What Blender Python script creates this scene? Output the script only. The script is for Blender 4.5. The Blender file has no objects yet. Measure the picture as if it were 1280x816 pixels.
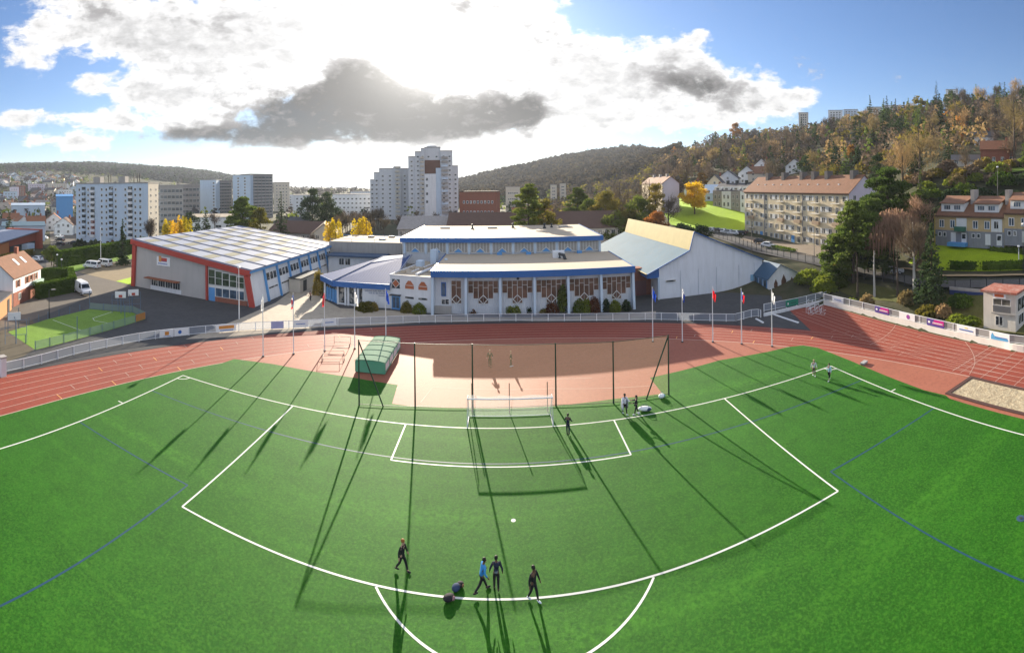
import bpy, math, random
import numpy as np
from mathutils import Vector, Matrix

RND = random.Random(11)
sc = bpy.context.scene
COL = sc.collection
rad = math.radians

# ------------------------------------------------------------------ camera survey
# a hovering drone took a cylindrical panorama; these numbers were surveyed from the pitch markings
F, V0, U0, YAW, ROLL, CAMH = 575.7459, 232.4475, 640.0, 0.0212, 0.0104, 20.9934
GX, GY = 0.479, 39.853                       # goal centre
_cy, _sy, _cr, _sr = math.cos(YAW), math.sin(YAW), math.cos(ROLL), math.sin(ROLL)
MC = np.array([[_cy, _sy, 0], [-_sy, _cy, 0], [0, 0, 1]]) @ np.array([[_cr, 0, _sr], [0, 1, 0], [-_sr, 0, _cr]])

def ray(u, v):
    a = (u - U0) / F
    return np.array([math.sin(a), math.cos(a), (V0 - v) / F]) @ MC.T

def G(u, v, z=0.0):
    """point at height z seen at survey pixel (u, v)"""
    d = ray(u, v); s = (z - CAMH) / d[2]
    return Vector((d[0] * s, d[1] * s, z))

def az(u):
    return (u - U0) / F + YAW

def PD(u, r):
    a = az(u)
    return math.sin(a) * r, math.cos(a) * r

def zat(u, v, r):
    """height of what is seen at (u, v) at ground distance r"""
    d = ray(u, v)
    return CAMH + d[2] * r / math.hypot(d[0], d[1])

# ------------------------------------------------------------------ terrain
_PROFILE = [  # azimuth given by survey column: (distance, height) along it
    (-400, [(300, 0), (600, 5), (1200, 30), (2000, 60)]),
    (-150, [(300, 0), (450, 4), (700, 24), (1000, 56), (1500, 92), (1900, 112), (2500, 100)]),
    (0,    [(300, 0), (450, 4), (700, 26), (1000, 56), (1500, 92), (1900, 112), (2500, 100)]),
    (55,   [(300, 0), (450, 4), (700, 25), (1000, 55), (1500, 92), (1900, 121), (2500, 110)]),
    (110,  [(300, 0), (500, 4), (700, 22), (1000, 50), (1500, 90), (1900, 121), (2500, 110)]),
    (167,  [(350, 0), (600, 5), (1000, 40), (1500, 82), (1900, 112), (2500, 100)]),
    (254,  [(400, 0), (800, 10), (1200, 28), (1600, 58), (1900, 86), (2500, 80)]),
    (311,  [(500, 0), (1000, 10), (1500, 36), (1900, 56), (2500, 50)]),
    (340,  [(600, 0), (1500, 16), (1900, 26), (2500, 26)]),
    (455,  [(700, 0), (1500, 8), (1900, 14), (2500, 14)]),
    (512,  [(700, 0), (1500, 8), (1900, 14), (2500, 14)]),
    (570,  [(500, 0), (900, 5), (1300, 30), (1600, 32), (2500, 30)]),
    (628,  [(450, 0), (700, 8), (1000, 34), (1300, 62), (2500, 50)]),
    (685,  [(400, 0), (600, 10), (900, 44), (1300, 87), (2500, 70)]),
    (743,  [(300, 0), (450, 8), (700, 34), (1000, 74), (1300, 113), (2500, 90)]),
    (800,  [(130, 0), (220, 2), (350, 10), (500, 28), (800, 64), (1300, 124), (2500, 100)]),
    (830,  [(100, 0), (140, 4), (180, 10), (260, 14), (400, 30), (600, 58), (800, 70), (1300, 104), (2500, 90)]),
    (858,  [(88, 0), (110, .4), (140, 5), (165, 7), (185, 11), (230, 16), (330, 30), (450, 46), (560, 66), (700, 76), (1300, 90), (2500, 80)]),
    (915,  [(89, 0), (95, 1), (125, 4), (150, 5), (185, 12.5), (240, 20), (330, 36), (430, 57), (500, 70), (650, 78), (2500, 85)]),
    (975,  [(86, 0), (88, .2), (98, 3.5), (135, 4.3), (165, 9), (210, 19), (300, 40), (380, 54), (450, 65), (600, 68), (2500, 72)]),
    (1060, [(79, 0), (84, 1.6), (92, 3.3), (132, 4.5), (150, 9), (180, 19), (250, 39), (330, 57), (420, 68), (600, 72), (2500, 74)]),
    (1115, [(71.5, 0), (72.5, .9), (77, 2.0), (82, 3.5), (91, 3.8), (102, 6.5), (125, 12), (160, 23), (230, 41), (320, 62), (400, 72), (2500, 75)]),
    (1170, [(64.5, 0), (65.5, .8), (70, 1.4), (74.5, 3.7), (82, 4.0), (96, 8.5), (109, 8.9), (120, 14), (140, 24), (160, 27), (230, 44), (320, 68), (400, 76), (2500, 80)]),
    (1225, [(59.5, 0), (60.5, .8), (67, 1.2), (71.5, 4.0), (79, 4.4), (93, 8.4), (109, 8.9), (120, 15), (135, 24), (158, 28), (230, 47), (320, 73), (400, 81), (2500, 85)]),
    (1280, [(57.3, 0), (58.3, .8), (65, 1.2), (70.5, 4.2), (78.5, 4.6), (89.5, 8.3), (110, 8.9), (120, 16), (134, 24), (158, 28), (230, 48), (330, 79), (420, 87), (2500, 90)]),
    (1420, [(58, 0), (59, .8), (65, 1.2), (70.5, 4.2), (78.5, 4.6), (89.5, 8.3), (110, 8.9), (120, 16), (134, 24), (158, 28), (230, 48), (330, 79), (420, 87), (2500, 90)]),
    (1620, [(70, 0), (200, 10), (400, 40), (2500, 60)]),
]
_TA = [az(p[0]) for p in _PROFILE]
_TR = [[q[0] for q in p[1]] for p in _PROFILE]
_TZ = [[q[1] for q in p[1]] for p in _PROFILE]

_WALLR = [(az(u), 20.9934 * F / (v - 228.3)) for u, v in ((1024, 379), (1030, 381), (1060, 388), (1100, 398.5), (1150, 411.5), (1200, 423.5), (1250, 434.5), (1280, 440.5), (1420, 440.5))]
def TZ(x, y):
    z = _tz(x, y)
    a, r = math.atan2(x, y), math.hypot(x, y)
    if z > 0 and _WALLR[0][0] <= a <= _WALLR[-1][0]:
        rw = float(np.interp(a, [q[0] for q in _WALLR], [q[1] for q in _WALLR]))
        if r < rw + 3: return 0.0 if r < rw + .05 else min(z, .80 * min(1.0, (r - rw) * 2.5) + max(0, r - rw - 1) * .2)
    return z

def _tz(x, y):
    r = math.hypot(x, y)
    if r < 40: return 0.0
    a = math.atan2(x, y)
    if a <= _TA[0] or a >= _TA[-1]:
        k = 0 if a <= _TA[0] else len(_TA) - 1
        w = max(0.0, 1 - abs(a - _TA[k]) / 0.8)
        return float(np.interp(r, [0] + _TR[k], [0] + _TZ[k])) * w
    for k in range(len(_TA) - 1):
        if a <= _TA[k + 1]:
            t = (a - _TA[k]) / (_TA[k + 1] - _TA[k])
            z0 = float(np.interp(r, [50] + _TR[k], [0] + _TZ[k]))
            z1 = float(np.interp(r, [50] + _TR[k + 1], [0] + _TZ[k + 1]))
            z = z0 * (1 - t) + z1 * t
            if r > 260:
                z += (math.sin(x * .013 + 1) * math.cos(y * .011) + .6 * math.sin(x * .031) * math.sin(y * .027 + 2)) * min(3.5, (r - 260) * .012) * (1 if z > 6 else z / 6)
            return z
    return 0.0

def hit(u, v, r0=45.0, r1=2400.0):
    """where the survey ray (u, v) meets the terrain"""
    r = r0
    while r < r1:
        x, y = PD(u, r)
        if zat(u, v, r) <= TZ(x, y): return Vector((x, y, TZ(x, y)))
        r *= 1.006
    x, y = PD(u, r1); return Vector((x, y, TZ(x, y)))

def onT(u, r):
    x, y = PD(u, r); return Vector((x, y, TZ(x, y)))

# ------------------------------------------------------------------ mesh building
class MB:
    def __init__(s): s.v, s.f, s.m = [], [], []
    def face(s, pts, mi=0):
        n = len(s.v); s.v += [tuple(p) for p in pts]; s.f.append(tuple(range(n, n + len(pts)))); s.m.append(mi); return s
    def mesh(s, vs, fs, mi=0):
        n = len(s.v); s.v += [tuple(p) for p in vs]
        for f in fs: s.f.append(tuple(n + i for i in f)); s.m.append(mi)
        return s
    def hexa(s, b, t, mi=0):
        return s.mesh(list(b) + list(t), [(3, 2, 1, 0), (4, 5, 6, 7), (0, 1, 5, 4), (1, 2, 6, 5), (2, 3, 7, 6), (3, 0, 4, 7)], mi)
    def box(s, x0, x1, y0, y1, z0, z1, mi=0):
        return s.hexa([(x0, y0, z0), (x1, y0, z0), (x1, y1, z0), (x0, y1, z0)], [(x0, y0, z1), (x1, y0, z1), (x1, y1, z1), (x0, y1, z1)], mi)
    def prism(s, poly, z0, z1, mi=0):
        n = len(poly)
        a = sum(poly[i][0] * poly[(i + 1) % n][1] - poly[(i + 1) % n][0] * poly[i][1] for i in range(n))
        if a < 0: poly = poly[::-1]
        zb = [z0] * n if not callable(z0) else [z0(*p[:2]) for p in poly]
        zt = [z1] * n if not callable(z1) else [z1(*p[:2]) for p in poly]
        vs = [(p[0], p[1], z) for p, z in zip(poly, zb)] + [(p[0], p[1], z) for p, z in zip(poly, zt)]
        fs = [tuple(range(n))[::-1], tuple(range(n, 2 * n))] + [(i, (i + 1) % n, n + (i + 1) % n, n + i) for i in range(n)]
        return s.mesh(vs, fs, mi)
    def vprism(s, poly, y0, y1, mi=0):
        """profile in local x-z pushed from y0 to y1 (y0 side seen from -y, profile counter-clockwise seen from there)"""
        n = len(poly)
        vs = [(p[0], y0, p[1]) for p in poly] + [(p[0], y1, p[1]) for p in poly]
        fs = [tuple(range(n)), tuple(range(n, 2 * n))[::-1]] + [((i + 1) % n, i, n + i, n + (i + 1) % n) for i in range(n)]
        return s.mesh(vs, fs, mi)
    def slab(s, pts, th, mi=0):
        """a sheet of thickness th hung below the polygon pts (3D)"""
        n = len(pts)
        vs = [tuple(p) for p in pts] + [(p[0], p[1], p[2] - th) for p in pts]
        fs = [tuple(range(n)), tuple(range(n, 2 * n))[::-1]] + [((i + 1) % n, i, n + i, n + (i + 1) % n) for i in range(n)]
        return s.mesh(vs, fs, mi)
    def tube(s, pts, r, n=6, mi=0):
        pts = [Vector(p) for p in pts]
        rs = r if isinstance(r, (list, tuple)) else [r] * len(pts)
        rings, base = [], len(s.v)
        for i, p in enumerate(pts):
            d = (pts[min(i + 1, len(pts) - 1)] - pts[max(i - 1, 0)])
            if d.length < 1e-9: d = Vector((0, 0, 1))
            d.normalize()
            a = d.orthogonal().normalized(); b = d.cross(a)
            for k in range(n):
                t = 2 * math.pi * k / n
                s.v.append(tuple(p + (a * math.cos(t) + b * math.sin(t)) * rs[i]))
        for i in range(len(pts) - 1):
            for k in range(n):
                q = base + i * n; k2 = (k + 1) % n
                s.f.append((q + k, q + k2, q + n + k2, q + n + k)); s.m.append(mi)
        s.f.append(tuple(base + k for k in range(n))[::-1]); s.m.append(mi)
        e = base + (len(pts) - 1) * n
        s.f.append(tuple(e + k for k in range(n))); s.m.append(mi)
        return s
    def blob(s, c, r, mi=0, seg=8, rings=5, jit=0.0, rnd=None):
        cx, cy, cz = c; rx, ry, rz = r if isinstance(r, (tuple, list)) else (r, r, r)
        vs = [(cx, cy, cz - rz)]
        for i in range(1, rings):
            ph = -math.pi / 2 + math.pi * i / rings
            for k in range(seg):
                t = 2 * math.pi * k / seg; j = 1 + (rnd.uniform(-jit, jit) if rnd else 0)
                vs.append((cx + rx * math.cos(ph) * math.cos(t) * j, cy + ry * math.cos(ph) * math.sin(t) * j, cz + rz * math.sin(ph) * j))
        vs.append((cx, cy, cz + rz)); fs = []
        for k in range(seg): fs.append((0, 1 + (k + 1) % seg, 1 + k))
        for i in range(rings - 2):
            for k in range(seg):
                a = 1 + i * seg; fs.append((a + k, a + (k + 1) % seg, a + seg + (k + 1) % seg, a + seg + k))
        a = 1 + (rings - 2) * seg; e = len(vs) - 1
        for k in range(seg): fs.append((a + k, a + (k + 1) % seg, e))
        return s.mesh(vs, fs, mi)
    def line(s, pts, w, z=None, mi=0):
        """a flat painted strip of width w along pts"""
        P = [Vector((p[0], p[1], p[2] if (z is None and len(p) > 2) else (z or 0))) for p in pts]
        L, Rr = [], []
        for i, p in enumerate(P):
            d = P[min(i + 1, len(P) - 1)] - P[max(i - 1, 0)]; d.z = 0; d.normalize()
            nrm = Vector((-d.y, d.x, 0)) * (w / 2); L.append(p + nrm); Rr.append(p - nrm)
        for i in range(len(P) - 1): s.face([Rr[i], Rr[i + 1], L[i + 1], L[i]], mi)
        return s
    def data(s, name, mats, smooth=False):
        me = bpy.data.meshes.new(name); me.from_pydata(s.v, [], s.f)
        for m in (mats if isinstance(mats, (list, tuple)) else [mats]): me.materials.append(m)
        if any(s.m): me.polygons.foreach_set('material_index', s.m)
        if smooth: me.polygons.foreach_set('use_smooth', [True] * len(me.polygons))
        me.update(); return me
    def build(s, name, mats, parent=None, smooth=False, loc=None):
        return link(name, s.data(name, mats, smooth), parent, loc)

def link(name, data, parent=None, loc=None):
    o = bpy.data.objects.new(name, data); COL.objects.link(o)
    if parent is not None: o.parent = parent
    if loc is not None: o.location = loc
    return o

def tag(o, label=None, cat=None, group=None, kind=None):
    if label: o['label'] = label
    if cat: o['category'] = cat
    if group: o['group'] = group
    if kind: o['kind'] = kind
    return o

def thing(name, label, cat, loc=(0, 0, 0), rz=0.0, group=None):
    o = bpy.data.objects.new(name, None); COL.objects.link(o)
    o.location = loc; o.rotation_euler = (0, 0, rz); o.empty_display_size = .5
    return tag(o, label, cat, group)

def setting(o): o['kind'] = 'structure'; return o

KIDS = {}
def children(o):
    return list(o.children)

def dup(o, loc=None, rz=None, scale=None, label=None, group=None, parent=None):
    c = o.copy(); COL.objects.link(c)
    if parent is not None: c.parent = parent
    if loc is not None: c.location = loc
    if rz is not None: c.rotation_euler = (0, 0, rz)
    if scale is not None: c.scale = scale if isinstance(scale, (tuple, list)) else (scale,) * 3
    if label: c['label'] = label
    if group: c['group'] = group
    for k in children(o): dup(k, parent=c)
    return c

# ------------------------------------------------------------------ materials
def _nt(m):
    m.use_nodes = True; t = m.node_tree; t.nodes.clear()
    out = t.nodes.new('ShaderNodeOutputMaterial'); return t, out

def _noise(t, scale, vec=None, detail=4, rough=.6):
    n = t.nodes.new('ShaderNodeTexNoise'); n.inputs['Scale'].default_value = scale
    n.inputs['Detail'].default_value = detail; n.inputs['Roughness'].default_value = rough
    if vec is not None: t.links.new(vec, n.inputs['Vector'])
    return n

def _mixc(t, fac, a, b, blend='MIX'):
    n = t.nodes.new('ShaderNodeMix'); n.data_type = 'RGBA'; n.blend_type = blend; n.clamp_factor = True
    for sock, val in ((n.inputs[0], fac), (n.inputs[6], a), (n.inputs[7], b)):
        if hasattr(val, 'links') or isinstance(val, bpy.types.NodeSocket): t.links.new(val, sock)
        elif isinstance(val, (int, float)): sock.default_value = val
        else: sock.default_value = (*val[:3], 1)
    return n.outputs[2]

def _ramp(t, fac, stops):
    n = t.nodes.new('ShaderNodeValToRGB'); t.links.new(fac, n.inputs[0]); e = n.color_ramp.elements
    while len(e) > 1: e.remove(e[-1])
    for i, (p, c) in enumerate(stops):
        k = e[0] if i == 0 else e.new(p); k.position = p
        k.color = (c, c, c, 1) if isinstance(c, (int, float)) else (*c, 1)
    return n.outputs[0]

def _pos(t, obj=False):
    if obj: return t.nodes.new('ShaderNodeTexCoord').outputs['Object']
    return t.nodes.new('ShaderNodeNewGeometry').outputs['Position']

def _scaled(t, vec, s):
    n = t.nodes.new('ShaderNodeMapping'); n.inputs['Scale'].default_value = s; t.links.new(vec, n.inputs['Vector']); return n.outputs[0]

MATS = {}
def M(name, col, rough=.75, var=.12, scale=1.5, spec=.25, metal=0.0, dirt=0.0, dirtcol=(.08, .07, .06), bump=0.0, bscale=None, wave=None, per_obj=0.0):
    """painted / built surface: two-scale colour variation, streaky dirt, fine bump, optional ribs wave=(axis, period, depth)"""
    if name in MATS: return MATS[name]
    m = bpy.data.materials.new(name); t, out = _nt(m)
    b = t.nodes.new('ShaderNodeBsdfPrincipled'); t.links.new(b.outputs[0], out.inputs[0])
    p = _pos(t); n = _noise(t, scale, p)
    c = _mixc(t, n.outputs[0], [x * (1 - var) for x in col], [min(1, x * (1 + var)) for x in col])
    if dirt:
        d = _noise(t, 1.0, _scaled(t, p, (1.3, 1.3, .18)), 5, .65)
        c = _mixc(t, _ramp(t, d.outputs[0], [(.45, 0.0), (.75, dirt)]), c, dirtcol)
    if per_obj:
        oi = t.nodes.new('ShaderNodeObjectInfo'); hs = t.nodes.new('ShaderNodeHueSaturation')
        mr = t.nodes.new('ShaderNodeMapRange'); t.links.new(oi.outputs['Random'], mr.inputs[0])
        mr.inputs[3].default_value = 1 - per_obj; mr.inputs[4].default_value = 1 + per_obj
        t.links.new(mr.outputs[0], hs.inputs['Value']); t.links.new(c, hs.inputs['Color']); c = hs.outputs[0]
    t.links.new(c, b.inputs['Base Color'])
    b.inputs['Roughness'].default_value = rough; b.inputs['Metallic'].default_value = metal
    b.inputs['Specular IOR Level'].default_value = spec
    if bump or wave:
        bp = t.nodes.new('ShaderNodeBump'); bp.inputs['Strength'].default_value = bump or .6
        if wave:
            w = t.nodes.new('ShaderNodeTexWave'); w.wave_type = 'BANDS'; w.bands_direction = wave[0]
            w.inputs['Scale'].default_value = 1 / wave[1] / 3.14159 * 1.0
            t.links.new(_pos(t, True), w.inputs['Vector']); t.links.new(w.outputs[1], bp.inputs['Height']); bp.inputs['Distance'].default_value = wave[2]
        else:
            nb = _noise(t, bscale or scale * 8, p); t.links.new(nb.outputs[0], bp.inputs['Height']); bp.inputs['Distance'].default_value = .03
        t.links.new(bp.outputs[0], b.inputs['Normal'])
    MATS[name] = m; return m

def MGLASS(name, col=(.03, .04, .05), rough=.12, var=.6, scale=.6, curtain=None):
    if name in MATS: return MATS[name]
    m = bpy.data.materials.new(name); t, out = _nt(m)
    b = t.nodes.new('ShaderNodeBsdfPrincipled'); t.links.new(b.outputs[0], out.inputs[0])
    n = _noise(t, scale, _pos(t), 2)
    t.links.new(_mixc(t, _ramp(t, n.outputs[0], [(.35, 0.0), (.65, 1.0)]), [x * (1 - var) for x in col], [x * (1 + var) for x in col]), b.inputs['Base Color'])
    if curtain:   # blinds and curtains drawn behind some of the panes
        n2 = _noise(t, 1.15, _pos(t), 1); l = b.inputs['Base Color'].links[0].from_socket
        t.links.new(_mixc(t, _ramp(t, n2.outputs[0], [(.56, 0.0), (.60, 1.0)]), l, curtain), b.inputs['Base Color'])
    b.inputs['Roughness'].default_value = rough; b.inputs['Specular IOR Level'].default_value = .6
    MATS[name] = m; return m

def MLEAF(name, col, col2, trans=.35, noise=.35):
    if name in MATS: return MATS[name]
    m = bpy.data.materials.new(name); t, out = _nt(m)
    oi = t.nodes.new('ShaderNodeObjectInfo')
    n = _noise(t, noise, _pos(t), 3)
    mr = _ramp(t, n.outputs[0], [(.32, 0.0), (.68, 1.0)])
    c = _mixc(t, mr, col, col2)
    hs = t.nodes.new('ShaderNodeHueSaturation')
    mm = t.nodes.new('ShaderNodeMapRange'); t.links.new(oi.outputs['Random'], mm.inputs[0]); mm.inputs[3].default_value = .7; mm.inputs[4].default_value = 1.3
    mh = t.nodes.new('ShaderNodeMapRange'); t.links.new(oi.outputs['Random'], mh.inputs[0]); mh.inputs[3].default_value = .515; mh.inputs[4].default_value = .485
    t.links.new(mm.outputs[0], hs.inputs['Value']); t.links.new(mh.outputs[0], hs.inputs['Hue']); t.links.new(c, hs.inputs['Color'])
    d = t.nodes.new('ShaderNodeBsdfDiffuse'); tr = t.nodes.new('ShaderNodeBsdfTranslucent'); mx = t.nodes.new('ShaderNodeMixShader')
    t.links.new(hs.outputs[0], d.inputs[0]); t.links.new(hs.outputs[0], tr.inputs[0]); mx.inputs[0].default_value = trans
    t.links.new(d.outputs[0], mx.inputs[1]); t.links.new(tr.outputs[0], mx.inputs[2]); t.links.new(mx.outputs[0], out.inputs[0])
    MATS[name] = m; return m

def MNET(name, col, cover, trans=.3):
    """a woven or welded mesh seen from afar: its wires cover the given share of the sheet"""
    if name in MATS: return MATS[name]
    m = bpy.data.materials.new(name); t, out = _nt(m)
    d = t.nodes.new('ShaderNodeBsdfDiffuse'); d.inputs[0].default_value = (*col, 1)
    tl = t.nodes.new('ShaderNodeBsdfTranslucent'); tl.inputs[0].default_value = (*col, 1)
    mx0 = t.nodes.new('ShaderNodeMixShader'); mx0.inputs[0].default_value = trans
    t.links.new(d.outputs[0], mx0.inputs[1]); t.links.new(tl.outputs[0], mx0.inputs[2])
    tp = t.nodes.new('ShaderNodeBsdfTransparent'); mx = t.nodes.new('ShaderNodeMixShader'); mx.inputs[0].default_value = cover
    t.links.new(tp.outputs[0], mx.inputs[1]); t.links.new(mx0.outputs[0], mx.inputs[2]); t.links.new(mx.outputs[0], out.inputs[0])
    MATS[name] = m; return m

def arc(cx, cy, r, a0, a1, n=40):
    return [(cx + r * math.cos(a0 + (a1 - a0) * i / n), cy + r * math.sin(a0 + (a1 - a0) * i / n)) for i in range(n + 1)]

def resample(pts, step):
    pts = [Vector(p) for p in pts]; out = [pts[0]]; carry = 0.0
    for a, b in zip(pts, pts[1:]):
        L = (b - a).length; d = step - carry
        while d <= L: out.append(a + (b - a) * (d / L)); d += step
        carry = (carry + L) % step
    return out

def smooth_path(pts, n=8):
    P = [Vector(p) for p in pts]; P = [P[0] * 2 - P[1]] + P + [P[-1] * 2 - P[-2]]; out = []
    for i in range(1, len(P) - 2):
        for k in range(n):
            t = k / n; a, b, c, d = P[i - 1], P[i], P[i + 1], P[i + 2]
            out.append(.5 * ((2 * b) + (c - a) * t + (2 * a - 5 * b + 4 * c - d) * t * t + (3 * b - a - 3 * c + d) * t ** 3))
    out.append(P[-2]); return out
# ------------------------------------------------------------------ camera
cam = bpy.data.cameras.new('camera'); camo = bpy.data.objects.new('camera', cam); COL.objects.link(camo)
cam.type = 'PANO'; cam.panorama_type = 'CENTRAL_CYLINDRICAL'
cam.central_cylindrical_range_u_min = -U0 / F; cam.central_cylindrical_range_u_max = U0 / F
cam.central_cylindrical_range_v_min = -(816 - V0) / F; cam.central_cylindrical_range_v_max = V0 / F
cam.central_cylindrical_radius = 1.0
cam.clip_start = .1; cam.clip_end = 8000
r_, f_, u_ = (Vector(MC[:, i]) for i in range(3))
camo.matrix_world = Matrix(((r_.x, u_.x, -f_.x, 0), (r_.y, u_.y, -f_.y, 0), (r_.z, u_.z, -f_.z, CAMH), (0, 0, 0, 1)))
sc.camera = camo

# ------------------------------------------------------------------ sun, sky, exposure
SUN_AZ, SUN_EL = rad(-9.4), rad(16.2)
sl = bpy.data.lights.new('sun', 'SUN'); sl.energy = 5.0; sl.angle = rad(.53); sl.color = (1, .88, .70)
so = bpy.data.objects.new('sun', sl); COL.objects.link(so)
sdir = Vector((math.sin(SUN_AZ) * math.cos(SUN_EL), math.cos(SUN_AZ) * math.cos(SUN_EL), math.sin(SUN_EL)))
so.rotation_euler = sdir.to_track_quat('Z', 'Y').to_euler()
so.location = (0, 0, 300)

sc.view_settings.view_transform = 'Standard'; sc.view_settings.look = 'None'
sc.view_settings.exposure = EXPOSURE = 1.62; sc.view_settings.gamma = 1; sc.view_settings.use_curve_mapping = False
GAIN = 2 ** EXPOSURE

world = bpy.data.worlds.new('World'); sc.world = world; world.use_nodes = True
wt = world.node_tree; wt.nodes.clear()

class X:
    """arithmetic on node sockets"""
    def __init__(s, k): s.k = k
    @staticmethod
    def op(o, *a):
        n = wt.nodes.new('ShaderNodeMath'); n.operation = o
        for i, q in enumerate(a):
            if isinstance(q, X): wt.links.new(q.k, n.inputs[i])
            else: n.inputs[i].default_value = q
        return X(n.outputs[0])
    def __add__(s, o): return X.op('ADD', s, o)
    __radd__ = __add__
    def __sub__(s, o): return X.op('SUBTRACT', s, o)
    def __rsub__(s, o): return X.op('SUBTRACT', o, s)
    def __mul__(s, o): return X.op('MULTIPLY', s, o)
    __rmul__ = __mul__
    def __truediv__(s, o): return X.op('DIVIDE', s, o)
def xexp(a): return X.op('EXPONENT', a)
def xstep(a, lo, hi):
    n = wt.nodes.new('ShaderNodeMapRange'); n.interpolation_type = 'SMOOTHSTEP'
    wt.links.new(a.k, n.inputs[0]); n.inputs[1].default_value = lo; n.inputs[2].default_value = hi
    return X(n.outputs[0])
def xclamp(a): return X.op('MINIMUM', X.op('MAXIMUM', a, 0.0), 1.0)

tc = wt.nodes.new('ShaderNodeTexCoord'); sep = wt.nodes.new('ShaderNodeSeparateXYZ'); wt.links.new(tc.outputs['Generated'], sep.inputs[0])
dx, dy, dz = (X(sep.outputs[i]) for i in range(3))
hyp = X.op('SQRT', dx * dx + dy * dy + 1e-6)
# compass bearing and slope of the view direction, in the survey's units
SU = X.op('ARCTAN2', dx, dy) * F + (U0 - YAW * F)
SV = V0 - X.op('MINIMUM', dz / hyp, 4.0) * F
def comb(a, b, c=0.0):
    n = wt.nodes.new('ShaderNodeCombineXYZ')
    for i, q in enumerate((a, b, c)):
        if isinstance(q, X): wt.links.new(q.k, n.inputs[i])
        else: n.inputs[i].default_value = q
    return n.outputs[0]
def fbm(vec, scale, detail=6, rough=.6, dist=0.0):
    n = wt.nodes.new('ShaderNodeTexNoise'); wt.links.new(vec, n.inputs['Vector']); n.inputs['Scale'].default_value = scale
    n.inputs['Detail'].default_value = detail; n.inputs['Roughness'].default_value = rough; n.inputs['Distortion'].default_value = dist
    return X(n.outputs[0])
def puff(u, v, a, b, amp=1.0):
    p = (SU - u) * (1 / a); q = (SV - v) * (1 / b)
    return xexp((p * p + q * q) * -1.0) * amp
n1 = fbm(comb(SU * .01, SV * .0135), 1.25, 9, .60, .35)
n2 = fbm(comb(SU * .01 + 7.3, SV * .016 + 3.0), 3.0, 8, .62, .2)
n3 = fbm(comb(SU * .01 + 2.0, SV * .02 + 9.0), .55, 4, .55)
n5 = fbm(comb(SU * .01 + 4.1, SV * .019 + 1.0), 5.0, 7, .66, .4)

def field(puffs):
    s = None
    for p in puffs: s = puff(*p) if s is None else s + puff(*p)
    return s
white = field([(110, 15, 105, 44), (40, 62, 34, 30, .7), (215, 42, 110, 40), (320, 45, 110, 55), (430, 45, 120, 60), (520, 60, 110, 80), (620, 40, 95, 70),
               (700, 95, 70, 55), (775, 108, 80, 46), (848, 78, 42, 34, .9), (880, 118, 70, 40), (950, 128, 50, 22), (1000, 128, 24, 14, .9), (560, 130, 140, 50, .8),
               (480, 190, 260, 30, .7), (300, 120, 80, 30, .75), (230, 90, 50, 30, .6), (106, 100, 26, 12, 1.1), (168, 112, 36, 18, 1.1), (216, 116, 28, 14, 1.05), (25, 142, 42, 15, 1.1), (92, 172, 42, 13, 1.1), (150, 145, 70, 14, 1.0), (45, 170, 16, 7, .6), (878, 47, 15, 13, .7),
               (240, 155, 60, 12, .8), (900, 152, 90, 12, .7), (740, 150, 80, 16, .7)])
wfield = white + (n1 - .5) * 1.6 + (n2 - .5) * 1.6 + (n5 - .5) * .7
wmask = xstep(wfield, .40, .86)
thick = xstep(white + (n1 - .5) * 1.4 + (n2 - .5) * 2.0 + (n5 - .5) * .8, .75, 1.55)
dark = field([(448, 98, 46, 34, 1.15), (480, 128, 70, 34, 1.1), (405, 132, 62, 30, .95), (335, 138, 64, 28, .9), (345, 168, 105, 17, 1.0), (228, 163, 55, 11, .85),
              (600, 135, 78, 30, 1.05), (660, 140, 30, 24, .8), (560, 158, 100, 16, .85), (500, 165, 60, 14, .6),
              (890, 115, 52, 22, .95), (835, 100, 44, 24, .55), (930, 140, 50, 10, .6), (688, 48, 24, 20, .7), (598, 8, 42, 11, .8), (300, 28, 60, 20, .38), (90, 8, 80, 16, .55), (215, 18, 70, 16, .42)])
dfield = dark + (n1 - .5) * 1.9 + (n2 - .5) * 1.7 + (n5 - .5) * .9
dmask = xstep(dfield, .36, 1.10)
# unseen cloud cover added overhead and behind the camera to lift the shade
n4 = fbm(comb(dx / (dz + .25), dy / (dz + .25)), 1.1, 6, .6)
away = xstep(SV * -1.0, 20, 220) + xstep(SU, 1300, 1600) + xstep(SU * -1.0, 60, 300)
omask = xclamp(away) * xstep(n4, .40, .62)

# glow of the veiled sun and of the bright air low in front
gs = SU - 525; gv = SV - 75
rr = X.op('SQRT', gs * gs * .8 + gv * gv * 1.5 + 1)
glow = xexp(rr * (-1 / 55)) * 1.6 + xexp(rr * (-1 / 165)) * .75
hz = xexp((V0 - SV) * (-1 / 60)) * xexp(X.op('ABSOLUTE', SU - 500) * (-1 / 260))

sky = wt.nodes.new('ShaderNodeTexSky'); sky.sky_type = 'NISHITA'; sky.sun_disc = False
sky.sun_elevation = SUN_EL; sky.sun_rotation = SUN_AZ; sky.altitude = 100; sky.air_density = 1.0; sky.dust_density = .6; sky.ozone_density = 2.2
def rgbmul(a, f):
    n = wt.nodes.new('ShaderNodeVectorMath'); n.operation = 'SCALE'
    wt.links.new(a, n.inputs[0])
    if isinstance(f, X): wt.links.new(f.k, n.inputs['Scale'])
    else: n.inputs['Scale'].default_value = f
    return n.outputs[0]
def rgbmix(f, a, b):
    n = wt.nodes.new('ShaderNodeMix'); n.data_type = 'RGBA'
    if isinstance(f, X): wt.links.new(f.k, n.inputs[0])
    else: n.inputs[0].default_value = f
    for sck, q in ((n.inputs[6], a), (n.inputs[7], b)):
        if isinstance(q, tuple): sck.default_value = (*q, 1)
        else: wt.links.new(q, sck)
    return n.outputs[2]
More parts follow.
